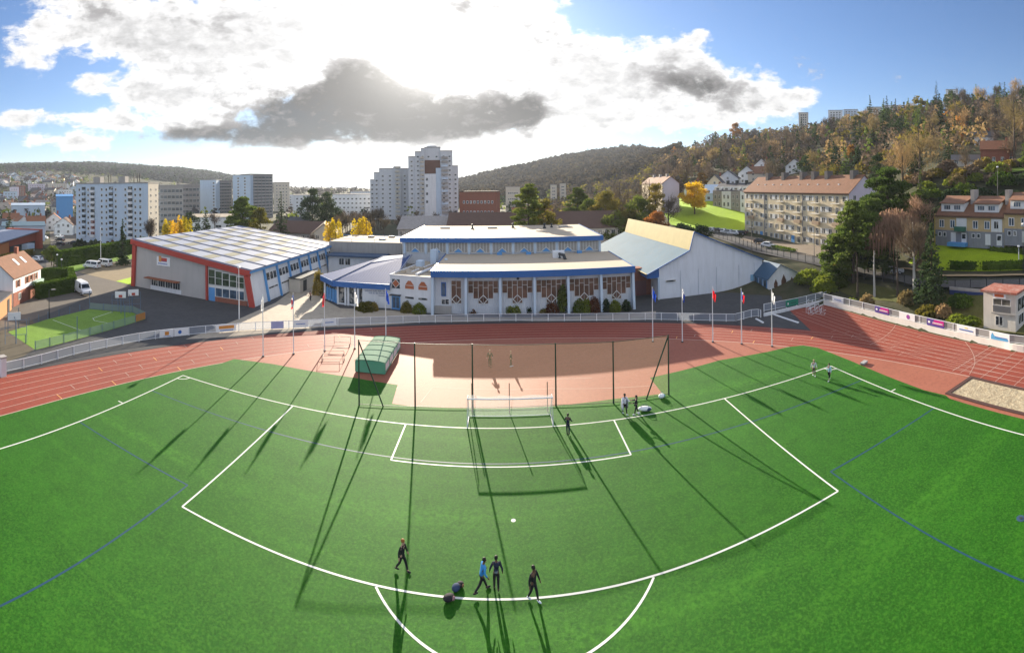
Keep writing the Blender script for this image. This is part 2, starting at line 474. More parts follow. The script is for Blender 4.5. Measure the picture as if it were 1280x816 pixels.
def rgbadd(a, b):
    n = wt.nodes.new('ShaderNodeVectorMath'); n.operation = 'ADD'; wt.links.new(a, n.inputs[0])
    if isinstance(b, tuple): n.inputs[1].default_value = b
    else: wt.links.new(b, n.inputs[1])
    return n.outputs[0]
SKY_STRENGTH = .10
kk = 1 / SKY_STRENGTH                          # cloud radiances below are given as seen, before the Background strength
def gray(v, c=(1, 1, 1)): return rgbmul(rgbmix(0.0, tuple(kk * q for q in c), (1, 1, 1)), v)
base = rgbmul(sky.outputs[0], .41)
nm = wt.nodes.new('ShaderNodeVectorMath'); nm.operation = 'MULTIPLY'; wt.links.new(base, nm.inputs[0]); nm.inputs[1].default_value = (.66, .92, 1.28); base = nm.outputs[0]
# thin white veil over the blue, thicker low down and towards the sun
veil = xclamp(hz * .9 + glow * .34 + xexp((V0 - SV) * (-1 / 32)) * .50)
base = rgbmix(veil, base, (.38 * kk, .385 * kk, .39 * kk))
wl = .345 + (n5 - .5) * .30 - thick * (.10 + (n5 - .5) * .55 + (n2 - .5) * .3) + glow * .17
base = rgbmix(wmask * .97, base, gray(wl, (1, .985, .97)))
dl = .022 + xclamp((n2 - .47) * 3.4 + (n5 - .5) * 2.6 + (n1 - .5) * 1.2 + (.75 - dfield) * .5 + .12) * .13 + glow * .014
base = rgbmix(dmask * .95, base, gray(dl, (1, .955, .97)))
base = rgbmix(omask * .8, base, (.50 * kk, .50 * kk, .51 * kk))
base = rgbadd(base, gray(xexp(rr * (-1 / 38)) * .5 + xexp(rr * (-1 / 120)) * .05, (1, .96, .88)))
bg = wt.nodes.new('ShaderNodeBackground'); wt.links.new(base, bg.inputs[0]); bg.inputs[1].default_value = SKY_STRENGTH
wo = wt.nodes.new('ShaderNodeOutputWorld'); wt.links.new(bg.outputs[0], wo.inputs[0])
world.cycles.sampling_method = 'MANUAL'; world.cycles.sample_map_resolution = 1024

sc.cycles.max_bounces = 6; sc.cycles.diffuse_bounces = 2; sc.cycles.glossy_bounces = 2; sc.cycles.transparent_max_bounces = 12
sc.cycles.transmission_bounces = 4; sc.cycles.volume_bounces = 0; sc.cycles.use_denoising = True
sc.cycles.caustics_reflective = False; sc.cycles.caustics_refractive = False

# ------------------------------------------------------------------ haze: one closed box of pale air round everything
HAZE = True
if HAZE:
    hm = bpy.data.materials.new('hazy_air'); t, out = _nt(hm)
    pv = t.nodes.new('ShaderNodeVolumePrincipled'); pv.inputs['Density'].default_value = .00012
    pv.inputs['Color'].default_value = (.82, .90, 1, 1); pv.inputs['Anisotropy'].default_value = .08
    t.links.new(pv.outputs[0], out.inputs['Volume'])
    hb = MB().box(-2700, 2700, -2700, 2700, -3, 185).build('haze', hm); tag(hb, kind='stuff')
# ------------------------------------------------------------------ ground sheet
def mat_terrain():
    m = bpy.data.materials.new('terrain'); t, out = _nt(m)
    b = t.nodes.new('ShaderNodeBsdfPrincipled'); t.links.new(b.outputs[0], out.inputs[0]); b.inputs['Roughness'].default_value = .95; b.inputs['Specular IOR Level'].default_value = .1
    p = _pos(t); n = _noise(t, .03, p, 6, .65); n2 = _noise(t, .6, p, 4)
    c = _mixc(t, _ramp(t, n.outputs[0], [(.38, 0.0), (.62, 1.0)]), (.05, .055, .03), (.085, .075, .05))
    c = _mixc(t, _ramp(t, n2.outputs[0], [(.4, 0.0), (.7, .6)]), c, (.03, .045, .018))
    t.links.new(c, b.inputs['Base Color']); return m
radii = [0.5] + list(range(10, 50, 8)) + list(np.arange(50, 132, 1.6)) + list(np.arange(132, 300, 6)) + list(np.arange(300, 700, 14)) + list(np.arange(700, 2560, 50))
azs = list(np.arange(-math.pi, -1.45, .12)) + list(np.arange(-1.45, 1.45, .0125)) + list(np.arange(1.45, math.pi, .12))
g = MB(); na = len(azs)
for r in radii:
    for a in azs:
        x, y = math.sin(a) * r, math.cos(a) * r; g.v.append((x, y, TZ(x, y) - .03))
for i in range(len(radii) - 1):
    for k in range(na):
        k2 = (k + 1) % na; q = i * na
        g.f.append((q + k, q + na + k, q + na + k2, q + k2)); g.m.append(0)
setting(g.build('ground', mat_terrain(), smooth=True))

def drape(name, poly, mat, lift=.10, step=4.0, kind='structure'):
    """a sheet laid on the terrain over the polygon"""
    import bmesh
    from mathutils.geometry import delaunay_2d_cdt
    P = [Vector((p[0], p[1])) for p in poly]; pts = []; n = len(P)
    for a, b in zip(P, P[1:] + P[:1]):
        k = max(1, int((b - a).length / step))
        pts += [a.lerp(b, i / k) for i in range(k)]
    nb = len(pts); edges = [(i, (i + 1) % nb) for i in range(nb)]
    xs, ys = [p.x for p in P], [p.y for p in P]
    from mathutils.geometry import intersect_point_tri_2d
    def inside(q):
        c = False
        for i in range(n):
            a, b = P[i], P[i - 1]
            if (a.y > q.y) != (b.y > q.y) and q.x < (b.x - a.x) * (q.y - a.y) / (b.y - a.y) + a.x: c = not c
        return c
    yy = min(ys) + step / 2
    while yy < max(ys):
        xx = min(xs) + step / 2
        while xx < max(xs):
            if inside(Vector((xx, yy))): pts.append(Vector((xx, yy)))
            xx += step
        yy += step
    vs, es, fs, *_ = delaunay_2d_cdt(pts, edges, [list(range(nb))], 1, 1e-4)
    mb = MB(); mb.v = [(v.x, v.y, TZ(v.x, v.y) + lift) for v in vs]; mb.f = [tuple(f) for f in fs]; mb.m = [0] * len(fs)
    o = mb.build(name, mat); 
    if kind: o['kind'] = kind
    return o

def sheet(name, poly, z, mat, kind='structure'):
    a = sum(poly[i][0] * poly[(i + 1) % len(poly)][1] - poly[(i + 1) % len(poly)][0] * poly[i][1] for i in range(len(poly)))
    if a < 0: poly = poly[::-1]
    o = MB().face([(p[0], p[1], z) for p in poly]).build(name, mat); o['kind'] = kind; return o

# ------------------------------------------------------------------ materials of the grounds
def mat_turf(name, ca, cb, cl, stripes=True, sheen=.0):
    m = bpy.data.materials.new(name); t, out = _nt(m)
    b = t.nodes.new('ShaderNodeBsdfPrincipled'); b.inputs['Roughness'].default_value = .8; b.inputs['Specular IOR Level'].default_value = .26; b.inputs['Specular Tint'].default_value = (.22, 1, .10, 1)
    p = _pos(t)
    big = _noise(t, .09, p, 4, .6); mid = _noise(t, .55, p, 6, .72); fine = _noise(t, 6, p, 5, .75)
    c = _mixc(t, _ramp(t, big.outputs[0], [(.3, 0.0), (.7, 1.0)]), ca, cb)
    c = _mixc(t, _ramp(t, mid.outputs[0], [(.38, 0.0), (.68, .62)]), c, [x * .58 for x in ca])
    c = _mixc(t, _ramp(t, fine.outputs[0], [(.44, 0.0), (.64, .7)]), c, cl)
    fd = _noise(t, 9, p, 4, .75); c = _mixc(t, _ramp(t, fd.outputs[0], [(.48, 0.0), (.66, .7)]), c, [x * .45 for x in ca])
    if stripes:   # brushed wear along the pitch and slanting maintenance tracks
        mp = t.nodes.new('ShaderNodeMapping'); mp.inputs['Rotation'].default_value = (0, 0, rad(-38)); mp.inputs['Scale'].default_value = (.03, .42, 1); t.links.new(p, mp.inputs['Vector'])
        w = _noise(t, 1.0, mp.outputs[0], 3, .55); br = _noise(t, 2.6, p, 4, .7)
        mul = t.nodes.new('ShaderNodeMath'); mul.operation = 'MULTIPLY'
        t.links.new(_ramp(t, w.outputs[0], [(.55, 0.0), (.70, .45)]), mul.inputs[0]); t.links.new(_ramp(t, br.outputs[0], [(.42, 0.0), (.62, 1.0)]), mul.inputs[1])
        c = _mixc(t, mul.outputs[0], c, [x * 1.35 for x in cl])
    t.links.new(c, b.inputs['Base Color'])
    b.inputs['Sheen Weight'].default_value = sheen; b.inputs['Sheen Roughness'].default_value = .45; b.inputs['Sheen Tint'].default_value = (.45, .9, .25, 1)
    bp = t.nodes.new('ShaderNodeBump'); bp.inputs['Strength'].default_value = .5; bp.inputs['Distance'].default_value = .03; t.links.new(fine.outputs[0], bp.inputs['Height']); t.links.new(bp.outputs[0], b.inputs['Normal'])
    t.links.new(b.outputs[0], out.inputs[0]); return m
m_turf = mat_turf('synthetic_turf', (.0105, .078, .005), (.024, .122, .008), (.048, .165, .012))
m_court = mat_turf('court_turf', (.15, .26, .04), (.18, .30, .045), (.22, .33, .07), False)
m_lawn = mat_turf('lawn_grass', (.30, .39, .010), (.34, .43, .014), (.38, .46, .03), False, .2)
m_verge = mat_turf('verge_grass', (.075, .070, .025), (.10, .085, .035), (.12, .11, .045), False, 0.0)

def mat_track(name, ca, cb):
    m = bpy.data.materials.new(name); t, out = _nt(m)
    b = t.nodes.new('ShaderNodeBsdfPrincipled'); b.inputs['Roughness'].default_value = .7; b.inputs['Specular IOR Level'].default_value = .25
    p = _pos(t); n = _noise(t, .16, p, 5, .6); n2 = _noise(t, 2.2, p, 5, .7); n3 = _noise(t, 30, p, 2)
    c = _mixc(t, _ramp(t, n.outputs[0], [(.3, 0.0), (.7, 1.0)]), ca, cb)
    c = _mixc(t, _ramp(t, n2.outputs[0], [(.46, 0.0), (.72, .6)]), c, [x * .6 for x in ca])
    c = _mixc(t, _ramp(t, n3.outputs[0], [(.45, 0.0), (.65, .35)]), c, [min(1, x * 1.5) for x in ca])
    t.links.new(c, b.inputs['Base Color']); t.links.new(b.outputs[0], out.inputs[0]); return m
m_track = mat_track('track_surface', (.215, .041, .024), (.265, .055, .031))
m_apron = mat_track('apron_surface', (.27, .088, .055), (.32, .115, .072))
m_asphalt = M('asphalt', (.055, .057, .062), .85, .3, .35, dirt=.35, dirtcol=(.11, .105, .10))
m_asphalt_old = M('worn_asphalt', (.13, .115, .10), .9, .25, .3, dirt=.4, dirtcol=(.07, .065, .06))
m_road = M('road_asphalt', (.10, .095, .095), .85, .2, .5, dirt=.3, dirtcol=(.06, .06, .06))
m_gravel = M('gravel', (.24, .19, .12), .95, .25, .8, dirt=.3, dirtcol=(.12, .10, .06))
m_line = M('line_paint', (.66, .67, .62), .6, .12, 4)
m_lineblue = M('blue_line_paint', (.006, .045, .10), .6, .15, 4)
m_lineor = M('orange_line_paint', (.75, .38, .12), .6, .1, 4)

# ------------------------------------------------------------------ stadium floor
sheet('pavement', [(-130, -90), (-130, 40), (-125, 92), (-100, 128), (-40, 158), (30, 150), (52, 88), (54, 67), (53.5, 62), (52, 52), (51.6, 26), (51.6, -90)], .012, m_asphalt)
def rin(th): return 40.1 + 1.3 * math.sin(th) ** 2 + .9 * math.sin(2 * th) ** 2
TCX, TCY = 2.0, 21.8
def wide(th): return 1 + .17 * max(0.0, -math.cos(th))
def bend(off, n=72, a0=0.0, a1=math.pi):
    return [(TCX + (rin(t) + off * wide(t)) * math.cos(t), TCY + (rin(t) + off * wide(t)) * math.sin(t)) for t in (a0 + (a1 - a0) * i / n for i in range(n + 1))]
XL, XR = TCX - 40.1, TCX + 40.1
YB = -95
W6 = 7.1
sheet('running_track', [(XR + 8.9, YB), (XR + 8.9, 60.5), (XR + 2.2, 62.0)] + [p for p in bend(W6) if not (p[0] > XR - 1)] + [(XL - W6 * 1.17, YB), (XL, YB)] + bend(0)[::-1] + [(XR, YB)], .024, m_track)
Gp = lambda L: [(G(*q).x, G(*q).y) for q in L]
gl = Gp([(293, 449), (320, 452.5), (342, 455.5), (400, 466), (440, 472), (497, 481.5), (490, 505), (519, 508.5), (591, 510.5), (640, 510.5), (695, 507.5), (767, 499), (828, 492.5),
         (812.5, 472.5), (850, 464), (900, 450.5), (930, 445.5), (960, 440), (985, 434), (1004, 432), (1022, 435), (1040, 442), (1065, 452), (1110, 471), (1155, 488), (1182, 494.5)])
sheet('track_apron', bend(0) + [(XL, YB), (XR, YB)], .030, m_apron)
leftend = [p for p in bend(0, 90, math.pi, math.pi / 2) if p[0] < gl[0][0] - .3]
sheet('pitch', [(XL, YB)] + leftend + gl + [(36.6, 25.2), (36.6, YB)], .042, m_turf)

wl_ = MB(); bl_ = MB(); zl = .050
pl = GY
hw = 33.8
for a in ([(GX - hw, YB), (GX - hw, pl), (GX + hw, pl), (GX + hw, YB)],
          [(GX - 20.16, pl), (GX - 20.16, pl - 16.5), (GX + 20.16, pl - 16.5), (GX + 20.16, pl)],
          [(GX - 9.16, pl), (GX - 9.16, pl - 5.5), (GX + 9.16, pl - 5.5), (GX + 9.16, pl)]):
    for i, (p, q) in enumerate(zip(a, a[1:])):
        wl_.line([p, q], .125, zl + .0007 * i)
t0 = math.acos(5.5 / 9.15)
wl_.line(arc(GX, pl - 11, 9.15, -math.pi / 2 - t0 + .012, -math.pi / 2 + t0 - .012), .125, zl + .001)
wl_.line(arc(GX - hw, pl, 1, -math.pi / 2, 0, 10), .12, zl + .003); wl_.line(arc(GX + hw, pl, 1, -math.pi, -math.pi / 2, 10), .12, zl + .003)
wl_.face([(p[0], p[1], zl) for p in arc(GX, pl - 11, .15, 0, 2 * math.pi, 12)[:-1]])
for s in (-1, 1):
    wl_.line([(GX + s * hw + s * .1, pl - 9.15), (GX + s * hw + s * .7, pl - 9.15)], .12, zl)
setting(wl_.build('pitch_markings', m_line))
for a in ([(GX - hw + .1, 25.3), (-20.8, 25.3), (-20.8, YB)], [(GX + hw - .1, 25.3), (21.65, 25.3), (21.65, YB)], [(GX - hw + .1, 34.75), (GX + hw - .1, 34.75)]):
    for i, (p, q) in enumerate(zip(a, a[1:])): bl_.line([p, q], .12, .0465 + .0007 * i)
setting(bl_.build('blue_pitch_markings', m_lineblue))

tl = MB(); zt = .036; m_tline = M('track_line_paint', (.42, .29, .24), .7, .25, 2)
def straightbend(off): return [(XR + off, YB)] + bend(off) + [(XL - off, YB)]
tl.line(straightbend(.04), .16, zt + .002)
for k in range(1, 7):
    o_ = k * 1.18
    tl.line(bend(o_ * 1.10 / 1.18, 80, 0.0, math.pi) + [(XL - o_ * 1.17, YB)], .075, zt - .004)
for k in range(1, 9):
    tl.line([(XR + k * 1.10, YB), (XR + k * 1.10, 60.0)], .075, zt - .002 + .0004 * k)
fy = 28.6
tl.line([(XR + .1, fy), (XR + 8.8, fy)], .09, zt + .006); tl.line([(XR + .1, fy - 1.0), (XR + 8.8, fy - 1.0)], .06, zt + .006)
for yy in (21.0, 23.2, 25.0): tl.line([(XR + .1, yy), (XR + 8.8, yy)], .06, zt + .006)
for y0_, dy_ in ((26.5, 6.0), (41.5, 3.0)):
    tl.line(smooth_path([(XR + .3, y0_, 0), (XR + 3.4, y0_ + dy_ * .2, 0), (XR + 6.2, y0_ + dy_ * .55, 0), (XR + 8.8, y0_ + dy_, 0)], 6), .07, zt + .008)
for k in range(7):
    for yy in (36.5 + k * 2.3, 49 - k * 1.7):
        tl.line([(XR + k * 1.10 + .1, yy), (XR + (k + 1) * 1.10 - .1, yy)], .06, zt + .009)
for k in range(6):                           # stagger ticks across single lanes of the bend
    for th0 in (3.02, 2.86, 2.66, 2.3, .8, 1.05):
        th = th0 - k * .055
        p0, p1 = rin(th) + (k * 1.18 + .1) * wide(th), rin(th) + ((k + 1) * 1.18 - .1) * wide(th)
        tl.line([(TCX + p0 * math.cos(th), TCY + p0 * math.sin(th)), (TCX + p1 * math.cos(th), TCY + p1 * math.sin(th))], .08, zt + .004, 1 if k in (0, 3) else 0)
# throwing and jumping marks on the apron
al = [([(480.5, 512), (497, 484)], 0), ([(545, 472), (640, 473.5), (740, 472.5)], 0), ([(526, 503), (541, 484), (690, 486), (830, 481)], 0)]
for L, mi in al:
    tl.line([tuple(G(*q).xy) for q in L], .07, .0345, mi)
setting(tl.build('track_markings', [m_tline, m_lineor]))
# dark drain strip along the outside of the bend
ds = MB(); ds.line([(p[0], p[1]) for p in bend(W6 + .5, 72, .80, math.pi)] + [(XL - (W6 + .5) * 1.17, YB)], .8, .030)
setting(ds.build('drain_strip', M('drain_strip', (.05, .05, .055), .9, .3, 1)))
# ground corner between the bend and the home straight
sheet('verge', [(50.98, 60.3)] + Gp([(1030, 381.5), (1060, 388.5), (1100, 399), (1150, 412), (1200, 424), (1250, 435), (1280, 441)]) + [(52.1, 15), (52.1, YB), (50.98, YB)], .022, m_verge)

# sand pit
sp = thing('sandpit', 'long jump sandpit with dark wooden edging beside the red runway', 'sandpit', (39.6, 18.0, .03))
x0, x1, y0, y1 = -2.45, 2.4, -14, 8.1
fr = MB(); w_ = .42
fr.box(x0, x1, y1 - w_, y1, 0, .10); fr.box(x0, x0 + w_, y0, y1 - w_ - .003, 0, .10); fr.box(x1 - w_, x1, y0, y1 - w_ - .003, 0, .10)
fr.build('edging', M('dark_edging', (.07, .035, .03), .8, .3, 2), sp)
def mat_sand():
    m = bpy.data.materials.new('sand'); t, out = _nt(m); b = t.nodes.new('ShaderNodeBsdfPrincipled'); b.inputs['Roughness'].default_value = .95
    p = _pos(t); n = _noise(t, 3.5, p, 6, .75); n2 = _noise(t, .7, p, 3)
    c = _mixc(t, _ramp(t, n.outputs[0], [(.35, 0.0), (.65, 1.0)]), (.26, .20, .12), (.52, .44, .30)); c = _mixc(t, _ramp(t, n2.outputs[0], [(.5, 0.0), (.8, .5)]), c, (.2, .15, .09))
    t.links.new(c, b.inputs[0]); bp = t.nodes.new('ShaderNodeBump'); bp.inputs['Distance'].default_value = .15; bp.inputs['Strength'].default_value = 1; t.links.new(n.outputs[0], bp.inputs['Height']); t.links.new(bp.outputs[0], b.inputs['Normal'])
    t.links.new(b.outputs[0], out.inputs[0]); return m
sd = MB(); rr_ = random.Random(3); nx, ny = 20, 70; gx_ = []
for j in range(ny + 1):
    for i in range(nx + 1):
        ed = i in (0, nx) or j in (0, ny)
        sd.v.append((x0 + w_ + (x1 - x0 - 2 * w_) * i / nx, y0 + (y1 - w_ - y0) * j / ny, .03 if ed else .05 + rr_.uniform(-.03, .05)))
for j in range(ny):
    for i in range(nx):
        q = j * (nx + 1) + i; sd.f.append((q, q + 1, q + nx + 2, q + nx + 1)); sd.m.append(0)
sd.build('sand', mat_sand(), sp, smooth=True)

# ------------------------------------------------------------------ grounds left of the stadium
sheet('paved_forecourt', Gp([(232, 424), (300, 398), (345, 378), (398, 338), (413, 336), (418, 350), (400, 372), (425, 385), (490, 388), (542, 394.5), (820, 389), (820, 399), (640, 400.5), (530, 402.5), (400, 409)]), .0165, M('sunlit_pale_paving', (.40, .345, .27), .8, .18, .4, dirt=.35, dirtcol=(.14, .13, .12)))  # pale paving, its colour lifted further to paint in the sunlit band
sheet('gravel_lot', Gp([(96, 340), (124, 331), (170, 324), (172, 342), (166, 351), (146, 352)]), .020, m_gravel)
sheet('yard_road', Gp([(0, 410), (40, 400), (110, 372), (166, 357), (146, 352), (98, 341), (75, 337), (58, 345), (40, 362), (0, 385)]), .0175, m_asphalt_old)
sheet('street', Gp([(58, 344.5), (74.5, 336.8), (72, 322), (73, 310), (90, 301), (102, 296), (97, 288), (62, 290), (64, 312), (58, 326)]), .0195, m_asphalt_old)
sheet('grass_strip', Gp([(60, 336), (100, 330), (170, 316), (170, 323), (124, 330), (96, 339), (75, 337)]), .026, m_court)
sheet('grass_patch', Gp([(145, 351.5), (166, 346), (167, 357)]), .0275, m_lawn)
sheet('yard', Gp([(0, 414), (40, 400), (62, 425), (30, 445), (0, 455)]), .022, M('yard_earth', (.10, .085, .06), .95, .3, .8))

# ------------------------------------------------------------------ grounds on the right
def strip(name, pts, w, mat, lift=.14, zf=None):
    P = [Vector((p[0], p[1], 0)) for p in smooth_path([(q[0], q[1], 0) for q in pts], 6)]
    mb = MB(); prev = None
    for i, p in enumerate(P):
        d = P[min(i + 1, len(P) - 1)] - P[max(i - 1, 0)]; d.normalize(); nv = Vector((-d.y, d.x, 0)) * (w / 2)
        z = TZ(p.x, p.y) + lift
        cur = (p - nv + Vector((0, 0, z)), p + nv + Vector((0, 0, z)))
        if prev: mb.face([prev[0], cur[0], cur[1], prev[1]])
        prev = cur
    return setting(mb.build(name, mat))
ROAD = [onT(u, r) for u, r in ((1420, 75.0), (1350, 75.0), (1280, 75.0), (1225, 75.6), (1170, 78.4), (1110, 86.5), (1060, 95), (1010, 104), (975, 112), (940, 124), (915, 136), (890, 146), (860, 150))]
strip('road', ROAD, 6.4, m_road)
strip('footpath', [onT(u, r) for u, r in ((1420, 79.4), (1280, 79.4), (1225, 80), (1170, 82.9), (1125, 89.5))], 1.8, M('sandy_footpath', (.42, .30, .17), .95, .2, 1))
drape('lawn', [tuple(onT(u, r).xy) for u, r in ((1135, 91), (1170, 84.4), (1225, 81.4), (1280, 80.8), (1420, 80.8), (1420, 90), (1285, 88.5), (1225, 93.5), (1185, 95.5), (1148, 97))], m_lawn, .12, 3)
drape('hill_lawn', [tuple(onT(u, r).xy) for u, r in ((838, 160), (870, 153), (900, 151), (935, 151.5), (938, 175), (936, 182), (905, 192), (885, 200), (868, 214), (850, 222), (838, 205), (830, 178))], m_lawn, .15, 4)
drape('apartment_forecourt', [tuple(onT(u, r).xy) for u, r in ((925, 135), (950, 126), (985, 113), (1040, 104), (1062, 104), (1062, 118), (1000, 126), (930, 142))], M('forecourt', (.20, .16, .12), .9, .25, .6), .16, 4)
drape('bank_grass', [tuple(onT(u, r).xy) for u, r in ((1046, 84), (1085, 78), (1115, 75), (1142, 71), (1170, 67.6), (1200, 64.9), (1225, 62.6), (1250, 61.2), (1280, 60.2), (1420, 61), (1420, 69.5), (1280, 69.8), (1225, 70.6), (1170, 73.6), (1115, 79), (1060, 88), (1040, 88))], m_verge, .10, 2.5)
drape('upper_bank_grass', [tuple(onT(u, r).xy) for u, r in ((1245, 133), (1280, 134), (1420, 135), (1420, 142), (1280, 142), (1245, 140))], mat_turf('upper_grass', (.10, .15, .02), (.13, .17, .03), (.15, .19, .04), False, 0.0), .2, 4)
# ------------------------------------------------------------------ building materials
m_white = M('white_render', (.72, .73, .74), .8, .08, .5, dirt=.34, dirtcol=(.42, .42, .42))
m_whitepanel = M('white_panel', (.73, .75, .79), .55, .08, .35, dirt=.30, dirtcol=(.45, .46, .45))
m_paleblue = M('pale_blue_render', (.52, .62, .72), .8, .10, .2, dirt=.34, dirtcol=(.38, .44, .5))
m_bluefascia = M('blue_fascia', (.025, .12, .36), .45, .15, .8, spec=.4)
m_blueroof = M('blue_roof_sheet', (.05, .085, .21), .75, .12, .4, spec=.12, wave=('X', .5, .04))
m_greyroof = M('grey_blue_roof_sheet', (.105, .175, .235), .8, .16, .3, spec=.10, dirt=.2, dirtcol=(.2, .19, .15))
m_yellowsheet = M('yellowed_translucent_sheet', (.50, .40, .17), .7, .16, .5, dirt=.2, dirtcol=(.4, .3, .12))
m_flatroof = M('pale_flat_roof', (.44, .37, .28), .9, .12, .25, dirt=.3, dirtcol=(.40, .34, .26))
m_whiteroof = M('white_roof_panel', (.25, .28, .36), .7, .10, .5, spec=.2)
m_skylight = M('yellow_roof_light', (.27, .25, .17), .45, .15, 1)
m_concrete = M('concrete', (.36, .34, .32), .9, .15, .5, dirt=.45, dirtcol=(.20, .19, .17))
m_greyclad = M('grey_cladding', (.58, .60, .63), .6, .1, .6, dirt=.15, dirtcol=(.3, .3, .3), wave=('X', .3, .05))
m_red = M('red_frame', (.42, .06, .045), .5, .12, .6)
m_hallgrey = M('grey_hall_wall', (.44, .42, .40), .85, .10, .3, dirt=.25, dirtcol=(.26, .25, .23))
m_whitemetal = M('white_painted_metal', (.74, .75, .76), .45, .06, 2, spec=.4)
m_bluecol = M('blue_painted_metal', (.10, .30, .60), .5, .1, 1)
m_darkmetal = M('dark_metal', (.035, .04, .045), .5, .2, 2)
m_brick = M('red_brick', (.27, .10, .065), .9, .25, 2.5, dirt=.2)
m_brown = M('brown_tile_roof', (.20, .10, .062), .85, .25, 1.2, dirt=.35, dirtcol=(.10, .07, .05), bump=.5)
m_browndark = M('dark_brown_tile_roof', (.11, .065, .05), .85, .2, .8, dirt=.25)
m_slate = M('slate_roof', (.075, .075, .085), .7, .2, .8)
m_oranget = M('orange_tile_roof', (.26, .11, .06), .85, .25, 1.0, dirt=.3)
m_cream = M('cream_stone', (.63, .53, .36), .9, .14, 1.2, dirt=.25, dirtcol=(.30, .25, .18))
m_beige = M('beige_render', (.55, .50, .42), .85, .1, .6, dirt=.2, dirtcol=(.35, .3, .25))
m_lavender = M('lavender_render', (.56, .50, .58), .85, .07, .4, dirt=.15, dirtcol=(.42, .38, .44))
m_greystone = M('grey_stone', (.30, .28, .27), .9, .18, 1.5, dirt=.3)
m_grass1 = MGLASS('brown_glass', (.13, .07, .048), .25, .35)
m_glass = MGLASS('dark_glass', (.035, .045, .055), .10, curtain=(.30, .29, .27))
m_glassblue = MGLASS('blue_glass', (.06, .10, .15), .10)
m_glassgreen = MGLASS('green_glass', (.05, .075, .045), .12)
m_shutter = M('pale_shutter', (.60, .60, .58), .7, .1, 3)
m_mullion = M('white_mullion', (.68, .67, .64), .6, .06, 3)
m_redshutter = M('brown_shutter', (.25, .09, .045), .7, .15, 3)
m_orangeart = M('orange_glazing', (.42, .13, .06), .3, .35, 1.5)

# ------------------------------------------------------------------ windows
_WC = {}
def window(root, loc, rz, w, h, fm=None, gm=None, nx=2, nz=1, ft=.07, split=True, name='window', d=.05):
    fm = fm or m_mullion; gm = gm or m_glass
    key = (round(w, 3), round(h, 3), fm.name, gm.name, nx, nz, ft, split, d)
    if key not in _WC:
        f = MB(); x0, x1 = -w / 2, w / 2
        f.box(x0, x1, -d, .01, 0, ft); f.box(x0, x1, -d, .01, h - ft, h)
        f.box(x0, x0 + ft, -d, .01, ft, h - ft); f.box(x1 - ft, x1, -d, .01, ft, h - ft)
        for i in range(1, nx): x = x0 + w * i / nx; f.box(x - ft / 2, x + ft / 2, -d + .005, .008, ft, h - ft)
        for j in range(1, nz): z = h * j / nz; f.box(x0 + ft, x1 - ft, -d + .01, .006, z - ft / 2, z + ft / 2)
        p = MB().box(x0 + ft * .5, x1 - ft * .5, -d * .4, .004, ft * .5, h - ft * .5)
        if split: _WC[key] = (f.data('window', fm), p.data('pane', gm))
        else:
            f.mesh(p.v, p.f, 1); _WC[key] = (f.data('window', [fm, gm]), None)
    a, b = _WC[key]
    o = link(name, a, root, loc); o.rotation_euler = (0, 0, rz)
    if b is not None: link('pane', b, o)
    return o

def facade(root, items, **kw):
    """items: (loc, rz, w, h[, overrides]); past 100 windows the rest become one part"""
    cnt = 0; rest = MB()
    for it in items:
        loc, rz, w, h = it[:4]; k = dict(kw); k.update(it[4] if len(it) > 4 else {})
        if cnt < 100: window(root, loc, rz, w, h, **k); cnt += 1
        else:
            c, s = math.cos(rz), math.sin(rz)
            def tr(x, y, z): return (loc[0] + c * x - s * y, loc[1] + s * x + c * y, loc[2] + z)
            bx = lambda x0, x1, y0, y1, z0, z1, mi: rest.hexa([tr(x0, y0, z0), tr(x1, y0, z0), tr(x1, y1, z0), tr(x0, y1, z0)], [tr(x0, y0, z1), tr(x1, y0, z1), tr(x1, y1, z1), tr(x0, y1, z1)], mi)
            bx(-w / 2, w / 2, -.04, 0, 0, h, 0); bx(-w / 2 + .08, w / 2 - .08, -.05, -.041, .08, h - .08, 1)
    if rest.v:
        o = rest.build('window', [kw.get('fm', m_mullion), kw.get('gm', m_glass)], root); o['kind'] = 'stuff'

def gable_roof(mb, x0, x1, y0, y1, ze, zr, th=.16, over=.35, mi=0, ridge='x'):
    """two slabs meeting on a ridge along x (or y)"""
    if ridge == 'x':
        ym = (y0 + y1) / 2; k = (zr - ze) / (ym - y0); zo = ze - k * over
        mb.slab([(x0 - over, y0 - over, zo + th), (x1 + over, y0 - over, zo + th), (x1 + over, ym, zr + th), (x0 - over, ym, zr + th)], th, mi)
        mb.slab([(x0 - over, ym, zr + th), (x1 + over, ym, zr + th), (x1 + over, y1 + over, zo + th), (x0 - over, y1 + over, zo + th)], th, mi)
    else:
        xm = (x0 + x1) / 2; k = (zr - ze) / (xm - x0); zo = ze - k * over
        mb.slab([(x0 - over, y0 - over, zo + th), (xm, y0 - over, zr + th), (xm, y1 + over, zr + th), (x0 - over, y1 + over, zo + th)], th, mi)
        mb.slab([(xm, y0 - over, zr + th), (x1 + over, y0 - over, zo + th), (x1 + over, y1 + over, zo + th), (xm, y1 + over, zr + th)], th, mi)
    return mb

